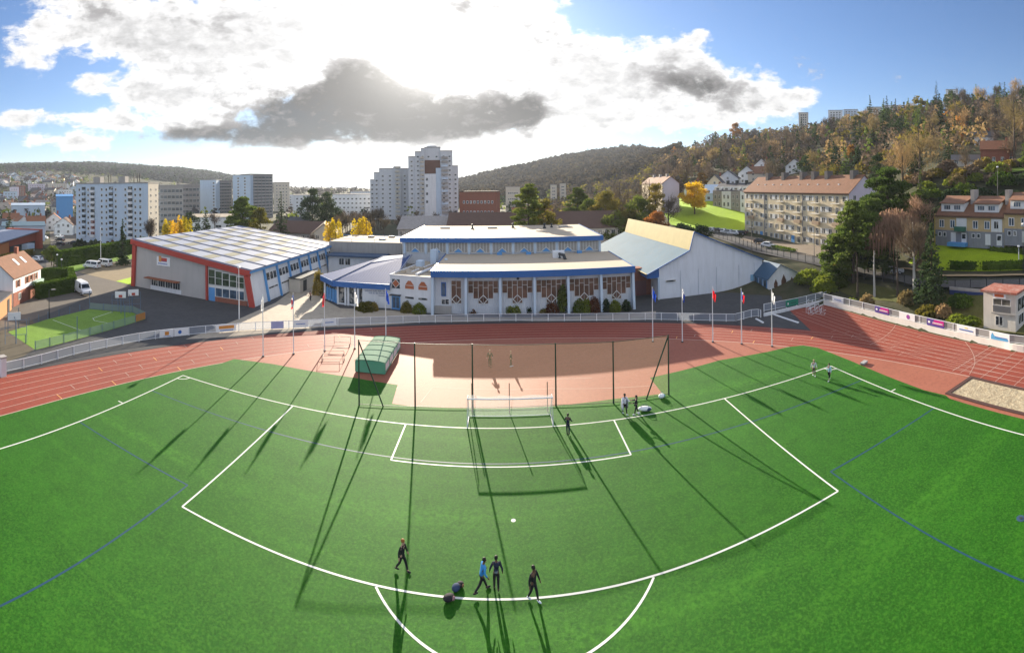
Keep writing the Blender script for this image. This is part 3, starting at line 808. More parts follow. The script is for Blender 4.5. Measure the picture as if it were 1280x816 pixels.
def gable_body(mb, x0, x1, y0, y1, z0, ze, zr, mi=0, ridge='x'):
    if ridge == 'x':
        ym = (y0 + y1) / 2
        vs = [(x, y, z) for x in (x0, x1) for (y, z) in ((y0, z0), (y0, ze), (ym, zr), (y1, ze), (y1, z0))]
        return mb.mesh(vs, [(0, 1, 2, 3, 4), (9, 8, 7, 6, 5), (0, 5, 6, 1), (1, 6, 7, 2), (2, 7, 8, 3), (3, 8, 9, 4), (4, 9, 5, 0)], mi)
    xm = (x0 + x1) / 2
    vs = [(x, y, z) for y in (y0, y1) for (x, z) in ((x0, z0), (x0, ze), (xm, zr), (x1, ze), (x1, z0))]
    return mb.mesh(vs, [(4, 3, 2, 1, 0), (5, 6, 7, 8, 9), (1, 6, 5, 0), (2, 7, 6, 1), (3, 8, 7, 2), (4, 9, 8, 3), (0, 5, 9, 4)], mi)

# ------------------------------------------------------------------ main pool building
B = thing('leisure_centre', 'long white leisure centre with stepped brown glazing, blue fascias and two flat roofs', 'building', (-11.6, 75.4, 0))
W, DL, ZU = 33.4, 18.6, 10.35
MB().box(0, W, .25, DL, 0, 6.2).build('wall', m_greyclad, B)
f = MB(); f.box(-.25, W + .25, -.75, -.55, 6.15, 7.25); f.box(-.25, -.05, -.547, DL, 6.15, 7.2); f.box(W + .05, W + .25, -.547, DL, 6.15, 7.2)
f.build('fascia', m_bluefascia, B)
MB().box(-.045, W + .045, -.545, DL - .01, 6.22, 7.12).build('roof', m_flatroof, B)
for k, x in enumerate([0, 5.5, 11.1, 16.7, 22.25, 27.8, 33.35]):
    MB().hexa([(x - .2, -1.05, 0), (x + .2, -1.05, 0), (x + .2, .24, 0), (x - .2, .24, 0)], [(x - .2, -.5, 6.14), (x + .2, -.5, 6.14), (x + .2, .24, 6.14), (x - .2, .24, 6.14)]).build('pillar', m_paleblue, B)
def stepped_window(x, cols=6, w=.82, tops=5.45):
    """brown glazing stepping down to a diamond in the middle of the bay"""
    n = cols; f = MB(); g = MB(); bot = {6: [3.45, 2.55, 1.75, 1.75, 2.55, 3.45], 2: [1.75, 1.75]}[n]
    xs = [x + (i - n / 2) * w for i in range(n + 1)]
    for i in range(n):
        g.box(xs[i] + .03, xs[i + 1] - .03, .19, .245, bot[i], tops)
        f.box(xs[i], xs[i + 1], .12, .18, bot[i] - .05, bot[i] + .03)
        tz = 4.75 if (i + n // 2) % 2 else 4.35
        f.box(xs[i], xs[i + 1], .13, .185, tz - .025, tz + .025)
    for i in range(n + 1):
        b = min(bot[max(0, i - 1)], bot[min(n - 1, i)]); b = max(b, 3.2) if i == n // 2 else b
        f.box(xs[i] - .03, xs[i] + .03, .11, .178, b, tops)
    c, s = 2.42, .80
    for a in range(4):
        p = [(x, c + s), (x + s, c), (x, c - s), (x - s, c)]; q = [(x, c + s * .80), (x + s * .80, c), (x, c - s * .80), (x - s * .80, c)]
        A, Bq, C_, D_ = p[a], p[(a + 1) % 4], q[(a + 1) % 4], q[a]
        f.hexa([(A[0], .04, A[1]), (Bq[0], .04, Bq[1]), (Bq[0], .10, Bq[1]), (A[0], .10, A[1])], [(D_[0], .04, D_[1]), (C_[0], .04, C_[1]), (C_[0], .10, C_[1]), (D_[0], .10, D_[1])])
    o = f.build('window', m_mullion, B); g.build('pane', m_grass1, o)
for x in (8.3, 13.9, 19.5, 25.0, 30.55): stepped_window(x)
stepped_window(3.85, 2)
o = MB().box(1.35, 2.15, .15, .25, 2.9, 5.2).build('window', m_bluefascia, B); MB().box(1.47, 2.03, .10, .149, 3.05, 5.05).build('pane', m_glassblue, o)
window(B, (2.0, .24, 1.5), 0, 1.3, .95, gm=m_glass)
MB().box(0.25, 3.0, -.02, .2, 0, 1.3).build('low_wall', m_concrete, B)
# clerestory storey
xu0, xu1 = -9.7, 32.4
MB().box(xu0 + .6, xu1 - .4, DL + .3, DL + 29.5, 5, 9.55).build('upper_wall', m_greyclad, B)
f = MB(); f.box(xu0, xu1, DL - .35, DL - .1, 9.5, 10.5); f.box(xu0, xu0 + .22, DL - .098, DL + 30, 9.5, 10.45); f.box(xu1 - .22, xu1, DL - .098, DL + 30, 9.5, 10.45)
f.build('upper_fascia', m_bluefascia, B)
MB().box(xu0 + .225, xu1 - .225, DL - .095, DL + 29.95, 9.56, 10.36).build('upper_roof', m_flatroof, B)
nb = 9; bw = (xu1 - xu0 - 1.6) / nb
for k in range(nb):
    x = xu0 + .9 + bw * (k + .5)
    f = MB(); g = MB(); n = 6; w = (bw - .7) / n; xs = [x + (i - n / 2) * w for i in range(n + 1)]
    g.box(xs[0], xs[-1], DL + .2, DL + .29, 7.45, 9.4)
    for i in range(n + 1): f.box(xs[i] - .05, xs[i] + .05, DL + .10, DL + .19, 7.4, 9.45)
    f.box(xs[0], xs[-1], DL + .12, DL + .195, 7.35, 7.47)
    for s in (-1, 1):
        f.hexa([(x, DL + .03, 8.35), (x + s * .95, DL + .03, 7.5), (x + s * .95, DL + .09, 7.5), (x, DL + .09, 8.35)][::s], [(x, DL + .03, 8.52), (x + s * 1.1, DL + .03, 7.52), (x + s * 1.1, DL + .09, 7.52), (x, DL + .09, 8.52)][::s])
    o = f.build('window', m_mullion, B); g.build('pane', M('clerestory_pane', (.34, .32, .29), .3, .3, 1.2), o)
    o2 = MB().vprism([(x - .85, 7.5), (x + .85, 7.5), (x, 8.25)], DL + .04, DL + .08).build('blue_panel', m_bluecol, o)
for k in range(nb + 1):
    x = xu0 + .9 + bw * k; MB().box(x - .22, x + .22, DL - .02, DL + .295, 7.14, 9.49).build('pilaster', m_paleblue, B)
def roofcowl(x, y, z, s=1.0):
    m = MB(); m.box(x - .35 * s, x + .35 * s, y - .35 * s, y + .35 * s, z, z + .35 * s); m.tube([(x, y, z + .35 * s), (x, y, z + .9 * s)], .2 * s, 8); m.blob((x, y, z + 1.0 * s), (.36 * s, .36 * s, .2 * s)); return m
for (x, y, s) in ((4.0, 40, 1.0), (14.2, 42, 1.0), (22.0, 39, 1.1), (24.0, 41, .9)): roofcowl(x, DL - 18.6 + y, ZU, s).build('roof_cowl', m_darkmetal, B)
for (x, y) in ((-3, 41), (9, 41), (27, 41)): MB().box(x - 1.2, x + 1.2, y - .6, y + .6, ZU, ZU + .35).build('skylight', m_concrete, B)
m = MB(); m.box(21.2, 23.4, 12.2, 13.6, 7.12, 8.4); m.build('air_unit', m_whitemetal, B)
m = MB(); m.tube([(22.4, 11.9, 7.1), (22.4, 11.9, 7.9), (23.0, 10.6, 7.9), (23.2, 10.0, 7.14)], .32, 8); m.build('air_duct', m_darkmetal, B)
for x in (10.9, 16.8, 27.2): MB().box(x - .5, x + .5, DL - 1.2, DL - .5, 7.12, 7.6).build('vent_box', m_bluecol, B)
MB().blob((14.0, .1, 5.8), .22).build('floodlight', m_darkmetal, B)

# white service block between the entrance and the pool hall
S = thing('service_block', 'white two storey block with orange pattern windows and cluttered flat roof beside entrance', 'building', (-19.4, 77.3, 0), math.atan2(-1.7, 7.6))
MB().box(0, 7.7, 0, 16, 0, 5.75).build('wall', m_white, S)
MB().box(.15, 7.55, .15, 15.8, 5.752, 5.82).build('roof', m_flatroof, S)
m = MB(); m.box(-.06, 7.76, -.06, .15, 5.755, 5.98); m.box(-.06, .15, .153, 16.06, 5.755, 5.98); m.box(7.55, 7.76, .153, 16.06, 5.755, 5.98); m.build('parapet', m_white, S)
def artwin(x, z, w, h, style):
    f = MB(); f.box(x - w / 2 - .08, x + w / 2 + .08, -.05, -.01, z - .1, z)
    if style == 0:
        f.box(x - w / 2, x + w / 2, -.02, -.004, z, z + h)
        o = f.build('window', m_darkmetal, S)
        MB().vprism([(x, z + .08), (x + w / 2 - .05, z + h / 2), (x, z + h - .08), (x - w / 2 + .05, z + h / 2)], -.06, -.03).build('pane', m_orangeart, o)
        d = MB(); 
        for a, b in (((-1, 0), (0, 1)), ((0, 1), (1, 0)), ((1, 0), (0, -1)), ((0, -1), (-1, 0))):
            d.tube([(x + a[0] * w / 2, -.07, z + h / 2 + a[1] * h / 2), (x + b[0] * w / 2, -.07, z + h / 2 + b[1] * h / 2)], .05, 5)
        d.build('diamond_frame', m_mullion, o)
    else:
        o = f.build('window', m_mullion, S)
        MB().vprism([(x - w / 2, z), (x + w / 2, z), (x + w / 2, z + h * .45), (x + w * .16, z + h), (x - w * .16, z + h), (x - w / 2, z + h * .45)], -.045, -.004).build('pane', m_orangeart, o)
        MB().box(x - w / 2, x + w / 2, -.07, -.05, z + h * .40, z + h * .46).build('glazing_bar', m_mullion, o)
artwin(1.15, 3.75, 1.45, 1.45, 0); artwin(3.7, 3.75, 1.6, 1.35, 1); artwin(6.15, 3.75, 1.6, 1.35, 1)
for x in (3.7, 6.15):
    o = MB().box(x - .88, x + .88, -.05, -.004, 2.0, 2.5).build('window', m_white, S); MB().box(x - .8, x + .8, -.06, -.051, 2.08, 2.42).build('pane', m_glass, o)
o = MB().box(.35, 1.95, -.10, -.005, 0, 2.35).build('door', m_bluecol, S)
for k in (0, 1): MB().box(.5 + k * .72, 1.08 + k * .72, -.115, -.101, .3, 2.1).build('pane', m_glassblue, o)
MB().box(.2, 2.1, -.7, -.01, 2.45, 2.6).build('canopy', m_darkmetal, S)
m = MB(); m.tube([(4.4, 1.5, 6.0), (5.2, 9.0, 6.1), (5.6, 14.5, 6.6)], .28, 8); m.tube([(2.4, 4, 5.9), (3.2, 12.0, 6.0)], .12, 6); m.build('roof_pipe', m_whitemetal, S)
MB().tube([(6.4, 11, 5.8), (6.4, 11, 7.4)], .3, 10).build('roof_vent', m_paleblue, S); MB().box(2.3, 3.5, 13.2, 14.6, 5.82, 8.6).build('roof_tower', m_paleblue, S); MB().box(.8, 2.0, 9.5, 11, 5.82, 6.9).build('roof_plant', m_paleblue, S)
for (x, y) in ((1.2, 3), (3, 7), (5.8, 4.5), (6.2, 8), (1.4, 6.5)): MB().box(x - .4, x + .4, y - .35, y + .35, 5.82, 6.2).build('roof_hatch', m_flatroof, S)

# entrance pavilion under its blue folded roof
E_ = thing('entrance_pavilion', 'glazed entrance pavilion under a faceted blue roof with white name wall', 'building', (-26, 79, 0))
ox, oy = -26, 79
def l3(p): return (p.x - ox, p.y - oy, p.z)
A_, Bp, Cp = G(401, 344, 4.3), G(416, 351, 4.3), G(487.5, 355.5, 4.3)
ap = Vector((-18.6, 92.5, 7.1)); rb = Vector((-24.5, 92.5, 6.6)); af = Vector((A_.x + 3.0, 92.5, 4.5))
r_m = MB()
r_m.slab([l3(A_), l3(Bp), l3(rb), l3(af)], .2, 0); r_m.slab([l3(Bp), l3(Cp), l3(ap), l3(rb)], .2, 0)
r_m.build('roof', m_blueroof, E_)
m = MB(); m.tube([(l3(Bp)[0], l3(Bp)[1], 4.36), (l3(rb)[0], l3(rb)[1], 6.66)], .16, 5); m.tube([(l3(Cp)[0], l3(Cp)[1], 4.4), (l3(ap)[0], l3(ap)[1], 7.16)], .14, 5); m.build('ridge_capping', m_whiteroof, E_)
m = MB(); q = lambda P, dz: (P.x - ox, P.y - oy, P.z + dz)
lit = [Bp.lerp(rb, .62), Bp.lerp(Cp, .30).lerp(rb.lerp(ap, .38), .72), rb.lerp(ap, .95), rb]
m.slab([(p.x - ox, p.y - oy, p.z + .12) for p in (rb.lerp(Bp, .30), ap.lerp(Cp, .12).lerp(rb, .12), ap.lerp(rb, .05), rb)], .08); m.build('sunlit_roof_sheet', m_whiteroof, E_)  # whiter sheet over the blue roof paints in the sunlit metal near the apex
m = MB()
for a, b in ((A_, Bp), (Bp, Cp), (af, A_)):
    n_ = Vector((b.y - a.y, -(b.x - a.x), 0)).normalized() * .12
    m.hexa([(a.x - ox, a.y - oy, 3.35), (b.x - ox, b.y - oy, 3.35), (b.x - ox + n_.x, b.y - oy + n_.y, 3.35), (a.x - ox + n_.x, a.y - oy + n_.y, 3.35)][::-1],
           [(a.x - ox, a.y - oy, 4.33), (b.x - ox, b.y - oy, 4.33), (b.x - ox + n_.x, b.y - oy + n_.y, 4.33), (a.x - ox + n_.x, a.y - oy + n_.y, 4.33)][::-1])
m.build('fascia', m_bluefascia, E_)
c0, c1, c2, c3 = G(406, 373), G(424, 380), G(453, 383.5), G(489, 385.5)
ins = 0.0
def wallseg(name, a, b, z0, z1, mat, t=.15, par=E_, off=0):
    a, b = Vector((a.x, a.y, 0)), Vector((b.x, b.y, 0)); n_ = Vector((b.y - a.y, -(b.x - a.x), 0)).normalized()
    a = a + n_ * off; b = b + n_ * off; n2_ = n_ * t
    return MB().hexa([(a.x - ox, a.y - oy, z0), (b.x - ox, b.y - oy, z0), (b.x - ox - n2_.x, b.y - oy - n2_.y, z0), (a.x - ox - n2_.x, a.y - oy - n2_.y, z0)],
                     [(a.x - ox, a.y - oy, z1), (b.x - ox, b.y - oy, z1), (b.x - ox - n2_.x, b.y - oy - n2_.y, z1), (a.x - ox - n2_.x, a.y - oy - n2_.y, z1)]).build(name, mat, par)
wallseg('glazed_wall', c0, c1, .3, 3.34, m_glass); wallseg('glazed_wall', c1, c2, .3, 3.34, m_glass)
wallseg('plinth', c0, c1, 0, .3, m_white, .3, off=.05); wallseg('plinth', c1, c2, 0, .3, m_white, .3, off=.05)
nw = wallseg('name_wall', c2, c3, 0, 3.34, m_white, .3)
for a, b, ts in ((c0, c1, (.05, .95)), (c1, c2, (.30, .42, .72, .84))):
    for t_ in ts:
        p = Vector(a).lerp(b, t_); MB().box(p.x - ox - .17, p.x - ox + .17, p.y - oy - .34, p.y - oy, .0, 3.34).build('column', m_white, E_)
dd = (c1 - c0)
for t_ in (.22, .42, .62, .8):
    p0, p1 = c0.lerp(c1, t_ - .08), c0.lerp(c1, t_ + .08)
    o = wallseg('door', p0, p1, 0, 2.4, m_bluecol, .06, off=.08)
def wallpt(t, z, off=.03):
    n_ = Vector((c3.y - c2.y, -(c3.x - c2.x), 0)).normalized() * off; p = c2.lerp(c3, t); return (p.x - ox + n_.x, p.y - oy + n_.y, z)
# three lines of dark blue capitals, too small in the photograph to be read: strokes grouped in words of the same lengths
m = MB()
for (z, h, words_, t1) in ((2.78, .24, (9, 5, 4, 3), .80), (2.40, .24, (4, 2, 3, 7), .80), (2.02, .22, (7,), .78)):
    tot = sum(words_) + (len(words_) - 1) * 1.2; dt = .036; t = t1 - tot * dt * .8
    for wd in words_:
        for k in range(wd):
            a, b = t, t + dt * .55
            m.face([wallpt(a, z), wallpt(a + dt * .16, z), wallpt(a + dt * .16, z + h), wallpt(a, z + h)])
            if k % 3 != 1: m.face([wallpt(a + dt * .16, z + h * .8), wallpt(b, z + h * .8), wallpt(b, z + h), wallpt(a + dt * .16, z + h)])
            if k % 2: m.face([wallpt(a + dt * .16, z), wallpt(b, z), wallpt(b, z + h * .2), wallpt(a + dt * .16, z + h * .2)])
            else: m.face([wallpt(b - dt * .14, z + h * .1), wallpt(b, z + h * .1), wallpt(b, z + h * .79), wallpt(b - dt * .14, z + h * .79)])
            t += dt * .8
        t += dt
m.build('wall_lettering', M('dark_blue_letters', (.03, .06, .22), .5, .05, 1), nw)
# concrete block and low wing behind the entrance
C_ = thing('concrete_block', 'stained bare concrete block with pale flat roof behind the blue entrance roof', 'building', (-43.2, 109, 0))
MB().box(0, 18.8, 0, 15, 0, 7.35).build('wall', m_concrete, C_)
MB().box(.2, 18.6, .2, 14.8, 7.352, 7.45).build('roof', m_flatroof, C_)
for y in (.25, 10):
    m = MB(); m.tube([(.3, y, 8.1), (18.5, y, 8.1)], .05, 5)
    for x in (.3, 6, 12, 18.5): m.tube([(x, y, 7.4), (x, y, 8.1)], .05, 5)
    m.build('roof_rail', m_bluecol, C_)
for (x, y) in ((8, 11), (12.5, 6), (13.5, 12)): MB().box(x - .8, x + .8, y - .5, y + .5, 7.45, 7.85).build('skylight', m_darkmetal, C_)
MB().box(18.85, 19.8, .5, 6, 0, 8.0).build('white_pier', m_white, C_)
L_ = thing('low_wing', 'low white wing with dark canopy edge below the concrete block', 'building', (-41.6, 104.5, 0))
MB().box(0, 14, 0, 4.3, 0, 4.4).build('wall', m_white, L_); MB().box(-.3, 14.3, -.8, 4.3, 4.41, 4.8).build('canopy', M('dark_blue_edge', (.05, .09, .16), .6, .1, 1), L_)
for x in (3.4, 5.0): window(L_, (x, -.01, 2.4), 0, 1.3, 1.6)

# ------------------------------------------------------------------ white hall with the asymmetric roof
Hh = thing('white_hall', 'white panelled sports hall with asymmetric roof of blue sheeting and yellowed strip', 'building', (28, 79.4, 0))
dv = Vector((-2.1, 37.5, 0)); hx, hy = 28, 79.4
fp = [(28, 79.4, 5.85), (34.07, 79.75, 8.5), (35.06, 79.85, 11.96), (50.4, 79.9, 5.45)]
fl = [(x - hx, y - hy, z) for x, y, z in fp]
vs = [(0, 0, -.1)] + fl + [(22.4, .5, -.1)]; n = len(vs)
vb = [(x + dv.x, y + dv.y, z) for x, y, z in vs]
w_ = MB(); w_.mesh(vs + vb, [tuple(range(n))[::-1], tuple(range(n, 2 * n))] + [(i, (i + 1) % n, n + (i + 1) % n, n + i) for i in range(n)])
wall_o = w_.build('wall', m_whitepanel, Hh)
ev = (25.5 - hx, 79.3 - hy, 4.72)
def rs(name, a, b, mat, th=.18, up=.12, fo=.35):
    a0 = Vector(a) + Vector((0, -fo, up)); b0 = Vector(b) + Vector((0, -fo, up))
    return MB().slab([a0, b0, b0 + dv * 1.02, a0 + dv * 1.02], th).build(name, mat, Hh)
rs('roof', ev, (fl[1][0] - .05, fl[1][1], fl[1][2]), m_greyroof)
rs('translucent_strip', fl[1], fl[2], m_yellowsheet)
rs('roof', (fl[2][0] + .03, fl[2][1], fl[2][2]), (fl[3][0] + .3, fl[3][1], fl[3][2] - .1), m_greyroof)
m = MB()
for a, b in ((ev, fl[1]), (fl[1], fl[2]), (fl[2], fl[3])):
    m.tube([Vector(a) + Vector((0, -.42, .05)), Vector(b) + Vector((0, -.42, .05))], .11, 4)
m.build('verge_trim', m_bluefascia, Hh)
m = MB(); m.tube([Vector(ev) + Vector((-.05, -.35, .08)), Vector(ev) + Vector((-.05, -.35, .08)) + dv], .1, 5); m.build('gutter', m_yellowsheet, Hh)
m = MB(); m.hexa([(-2.3, .1, 3.9), (0, .1, 3.9), (0, 37, 3.9), (-2.3, 37, 3.9)], [(-2.3, .1, 4.6), (0, .1, 5.6), (0, 37, 5.6), (-2.3, 37, 4.6)]); m.build('soffit', m_bluefascia, Hh)
MB().box(-.35, -.05, -.3, .2, 0, 4.0).build('post', m_paleblue, Hh)
for x in (4.2, 7.9, 11.8, 16.8, 20.4): MB().box(x - .03, x + .03, .02 + x * .02 - .06, x * .02 - .0, .1, 4.9).build('panel_seam', M('panel_seam', (.42, .46, .5), .6, .1, 1), Hh)
o = MB().box(1.2, 3.2, -.12, .02, 3.0, 3.4).build('window', m_mullion, Hh); MB().box(1.28, 3.12, -.14, -.121, 3.07, 3.33).build('pane', m_glass, o)
MB().box(19.5, 20.3, .25, .38, 1.4, 2.6).build('graffiti_panel', M('faded_blue_paint', (.25, .45, .62), .7, .4, 2), Hh)
P_ = thing('brick_link', 'recessed red brick link with roller door between the leisure centre and white hall', 'building', (22, 83.5, 0))
MB().box(0, 6.0, 0, 2, 0, 5.2).build('wall', m_brick, P_)
MB().box(2.6, 4.8, -.06, -.005, 0, 2.8).build('roller_door', M('maroon_door', (.16, .07, .07), .6, .12, 1), P_)
MB().box(.8, 1.7, -.06, -.005, 0, 2.3).build('door', m_darkmetal, P_)

# annexe
N_ = thing('annexe', 'small white annexe with dark blue gabled roof and three pointed windows', 'building', (48.6, 74.6, 0))
prof = [(0, 0), (7.2, 0), (7.2, 2.7), (2.5, 5.0), (0, 2.8)]
MB().vprism([(a, b) for a, b in prof], 0, 5.6).build('wall', m_white, N_)
m = MB(); m.slab([(-.5, -.35, 2.5), (2.5, -.35, 5.15), (2.5, 5.6, 5.15), (-.5, 5.6, 2.5)], .14); m.build('roof', M('dark_blue_sheet', (.035, .09, .16), .45, .15, .6), N_)
m = MB(); m.slab([(2.53, -.35, 5.15), (7.6, -.35, 2.65), (7.6, 5.6, 2.65), (2.53, 5.6, 5.15)], .14); m.build('roof', m_greyroof, N_)
for (x, w, h) in ((1.55, .85, 1.75), (3.45, 1.15, 2.5), (5.4, .85, 1.75)):
    o = MB().vprism([(x - w / 2 - .07, .62), (x + w / 2 + .07, .62), (x + w / 2 + .07, .62 + h * .5), (x, .7 + h), (x - w / 2 - .07, .62 + h * .5)], -.03, -.004).build('window', m_mullion, N_)
    MB().vprism([(x - w / 2, .69), (x + w / 2, .69), (x + w / 2, .69 + h * .46), (x, .55 + h), (x - w / 2, .69 + h * .46)], -.05, -.031).build('pane', m_grass1, o)
for k in range(3):
    y = .7 + k * 1.6
    o = MB().box(-.08, -.005, y, y + 1.3, 0, 2.3).build('door', m_bluecol, N_); MB().box(-.10, -.081, y + .15, y + 1.15, .35, 2.1).build('pane', m_glassblue, o)

# ------------------------------------------------------------------ grey hall with the red frame
R_ = thing('red_framed_hall', 'grey sports hall with leaning red frame, corner glazing and white panelled roof', 'building', (-72.6, 70.0, 0))
pf = [(0, 0), (30.6, 0), (29.4, 6.35), (.6, 10.0)]; DP = 42
MB().vprism([(p[0], p[1] - .05) for p in pf], 0, DP).build('wall', m_hallgrey, R_)
m = MB()
def bar(a, b, w0, w1):
    (ax, azz), (bx_, bz) = a, b; d = Vector((bx_ - ax, bz - azz)).normalized(); n_ = Vector((-d.y, d.x))
    m.hexa([(ax - n_.x * w0, -.5, azz - n_.y * w0), (bx_ - n_.x * w0, -.5, bz - n_.y * w0), (bx_ - n_.x * w0, -.01, bz - n_.y * w0), (ax - n_.x * w0, -.01, azz - n_.y * w0)],
           [(ax + n_.x * w1, -.5, azz + n_.y * w1), (bx_ + n_.x * w1, -.5, bz + n_.y * w1), (bx_ + n_.x * w1, -.01, bz + n_.y * w1), (ax + n_.x * w1, -.01, azz + n_.y * w1)])
bar((0, 0), (.6, 9.2), .8, .12); bar((29.45, 6.25), (30.65, 0), .8, .12) if False else bar((30.65, 0), (29.55, 5.6), .15, .85)
bar((-.1, 10.05), (30.0, 6.3), .95, .1)
m.build('frame', m_red, R_)
MB().box(20.1, 20.5, -.4, -.01, 0, 6.6).build('frame_post', m_red, R_)
roof = MB(); sl_ = (10.0 - 6.35) / (29.4 - .6); zr_ = lambda x: 10.0 - (x - .6) * sl_
roof.slab([(.3, -.3, zr_(.3) + .25), (30.0, -.3, zr_(30.0) + .25), (30.0, DP + .3, zr_(30.0) + .25), (.3, DP + .3, zr_(.3) + .25)], .25); roof.build('roof', m_whiteroof, R_)
nb_ = 8
for k in range(nb_ + 1):
    y = -.1 + (DP + .2) * k / nb_; rb_ = MB(); rb_.slab([(.3, y - .14, zr_(.3) + .36), (30.05, y - .14, zr_(30.05) + .36), (30.05, y + .14, zr_(30.05) + .36), (.3, y + .14, zr_(.3) + .36)], .10)
    rb_.build('roof_joint', M('roof_joint', (.10, .12, .2), .6, .1, 1), R_)
rl = random.Random(5)
for k in range(nb_):
    y0 = (DP) * k / nb_ + .5; y1 = y0 + DP / nb_ - 1.0
    for c in range(5):
        x = 2.6 + c * 5.3 + (1.3 if k % 2 else 0)
        MB().slab([(x, y0 + .3, zr_(x) + .285), (x + 2.0, y0 + .3, zr_(x + 2.0) + .285), (x + 2.0, y1 - .3, zr_(x + 2) + .285), (x, y1 - .3, zr_(x) + .285)], .03).build('roof_light', m_skylight, R_)
m = MB(); m.box(29.6, 30.1, -.45, DP, 5.95, 6.28); m.build('eaves_gutter', m_bluecol, R_)
# the long side: white panels between blue posts
sx = lambda z: 30.6 - 1.2 * z / 6.35
def sidebox(mb, y0, y1, z0, z1, t0, t1, mi=0):
    return mb.hexa([(sx(z0) + t0, y0, z0), (sx(z0) + t1, y0, z0), (sx(z0) + t1, y1, z0), (sx(z0) + t0, y1, z0)], [(sx(z1) + t0, y0, z1), (sx(z1) + t1, y0, z1), (sx(z1) + t1, y1, z1), (sx(z1) + t0, y1, z1)], mi)
sidebox(MB(), .02, DP, 0, 6.0, .005, .08).build('side_panel', m_white, R_)
for k in range(8):
    y = 5.0 + k * 5.1; sidebox(MB(), y - .22, y + .22, 0, 6.1, .09, .42).build('pilaster', m_bluecol, R_)
for k in range(7):
    y0 = 5.3 + k * 5.1
    for j in range(3):
        o = sidebox(MB(), y0 + .35 + j * 1.38, y0 + 1.6 + j * 1.38, 3.6, 5.1, .085, .13).build('window', m_mullion, R_)
        sidebox(MB(), y0 + .45 + j * 1.38, y0 + 1.50 + j * 1.38, 3.7, 5.0, .131, .15).build('pane', m_glass, o)
    if k not in (2, 3):
        o = sidebox(MB(), y0 + .6, y0 + 4.2, 2.0, 2.4, .085, .13).build('window', m_mullion, R_); sidebox(MB(), y0 + .7, y0 + 4.1, 2.08, 2.32, .131, .15).build('pane', m_glass, o)
o = MB().box(30.75, 33.2, 13.5, 22.5, 0, 2.7).build('porch', m_beige, R_); MB().box(30.7, 33.5, 13.3, 22.7, 2.71, 2.9).build('porch_roof', m_darkmetal, o)
MB().box(33.21, 33.27, 15, 16.6, 0, 2.2).build('door', m_darkmetal, o)
# front glazing
gx0, gx1 = 20.6, 28.6
for k in range(5):
    w = (gx1 - gx0) / 5; x = gx0 + w * k
    zt_ = zr_(x + w) - 1.25
    o = MB().box(x, x + w, -.12, -.01, 3.0, zt_).build('window', m_mullion, R_)
    for j in range(2):
        h = (zt_ - 3.2) / 2; MB().box(x + .1, x + w - .1, -.14, -.121, 3.1 + j * h, 3.1 + (j + 1) * h - .08).build('pane', m_glassgreen, o)
    o = MB().box(x, x + w, -.12, -.01, .9, 2.95).build('window', m_mullion, R_)
    MB().box(x + .1, x + w - .1, -.14, -.121, 1.0, 2.5).build('pane', m_glassblue if k else m_glass, o)
MB().box(gx0 + 1.6, gx1 + .6, -.14, -.01, 0, .89).build('brick_plinth', m_brick, R_)
o = MB().box(gx0 + .1, gx0 + 1.5, -.16, -.125, 0, 2.5).build('door', m_bluecol, R_)
o = MB().box(4.6, 13.6, -1.3, -.01, 2.45, 2.62).build('canopy', m_redshutter, R_)
for k in range(4): window(R_, (6.6 + k * 2.0, -.01, .9), 0, 1.9, 1.4, gm=m_glass, nx=3)
MB().box(5.4, 13.8, -.06, -.008, .1, .88).build('white_panel', m_white, R_)
# wall sign: white board, orange and red block, blue line of writing
s_ = MB().box(7.3, 10.9, -.10, -.01, 5.3, 7.1).build('sign', m_whitemetal, R_)
MB().box(7.9, 8.6, -.13, -.101, 6.1, 7.3).build('orange_emblem', M('orange_emblem', (.60, .27, .08), .5, .2, 3), s_)
MB().box(8.62, 10.15, -.13, -.101, 6.25, 6.95).build('red_logo', M('red_logo', (.50, .07, .05), .5, .2, 3), s_)
m = MB()
for k in range(10): m.box(7.7 + k * .26, 7.88 + k * .26, -.12, -.101, 5.62, 5.85)
m.box(8.7, 10.15, -.14, -.131, 6.2, 6.28); m.build('lettering', M('blue_letters', (.05, .13, .4), .5, .1, 1), s_)
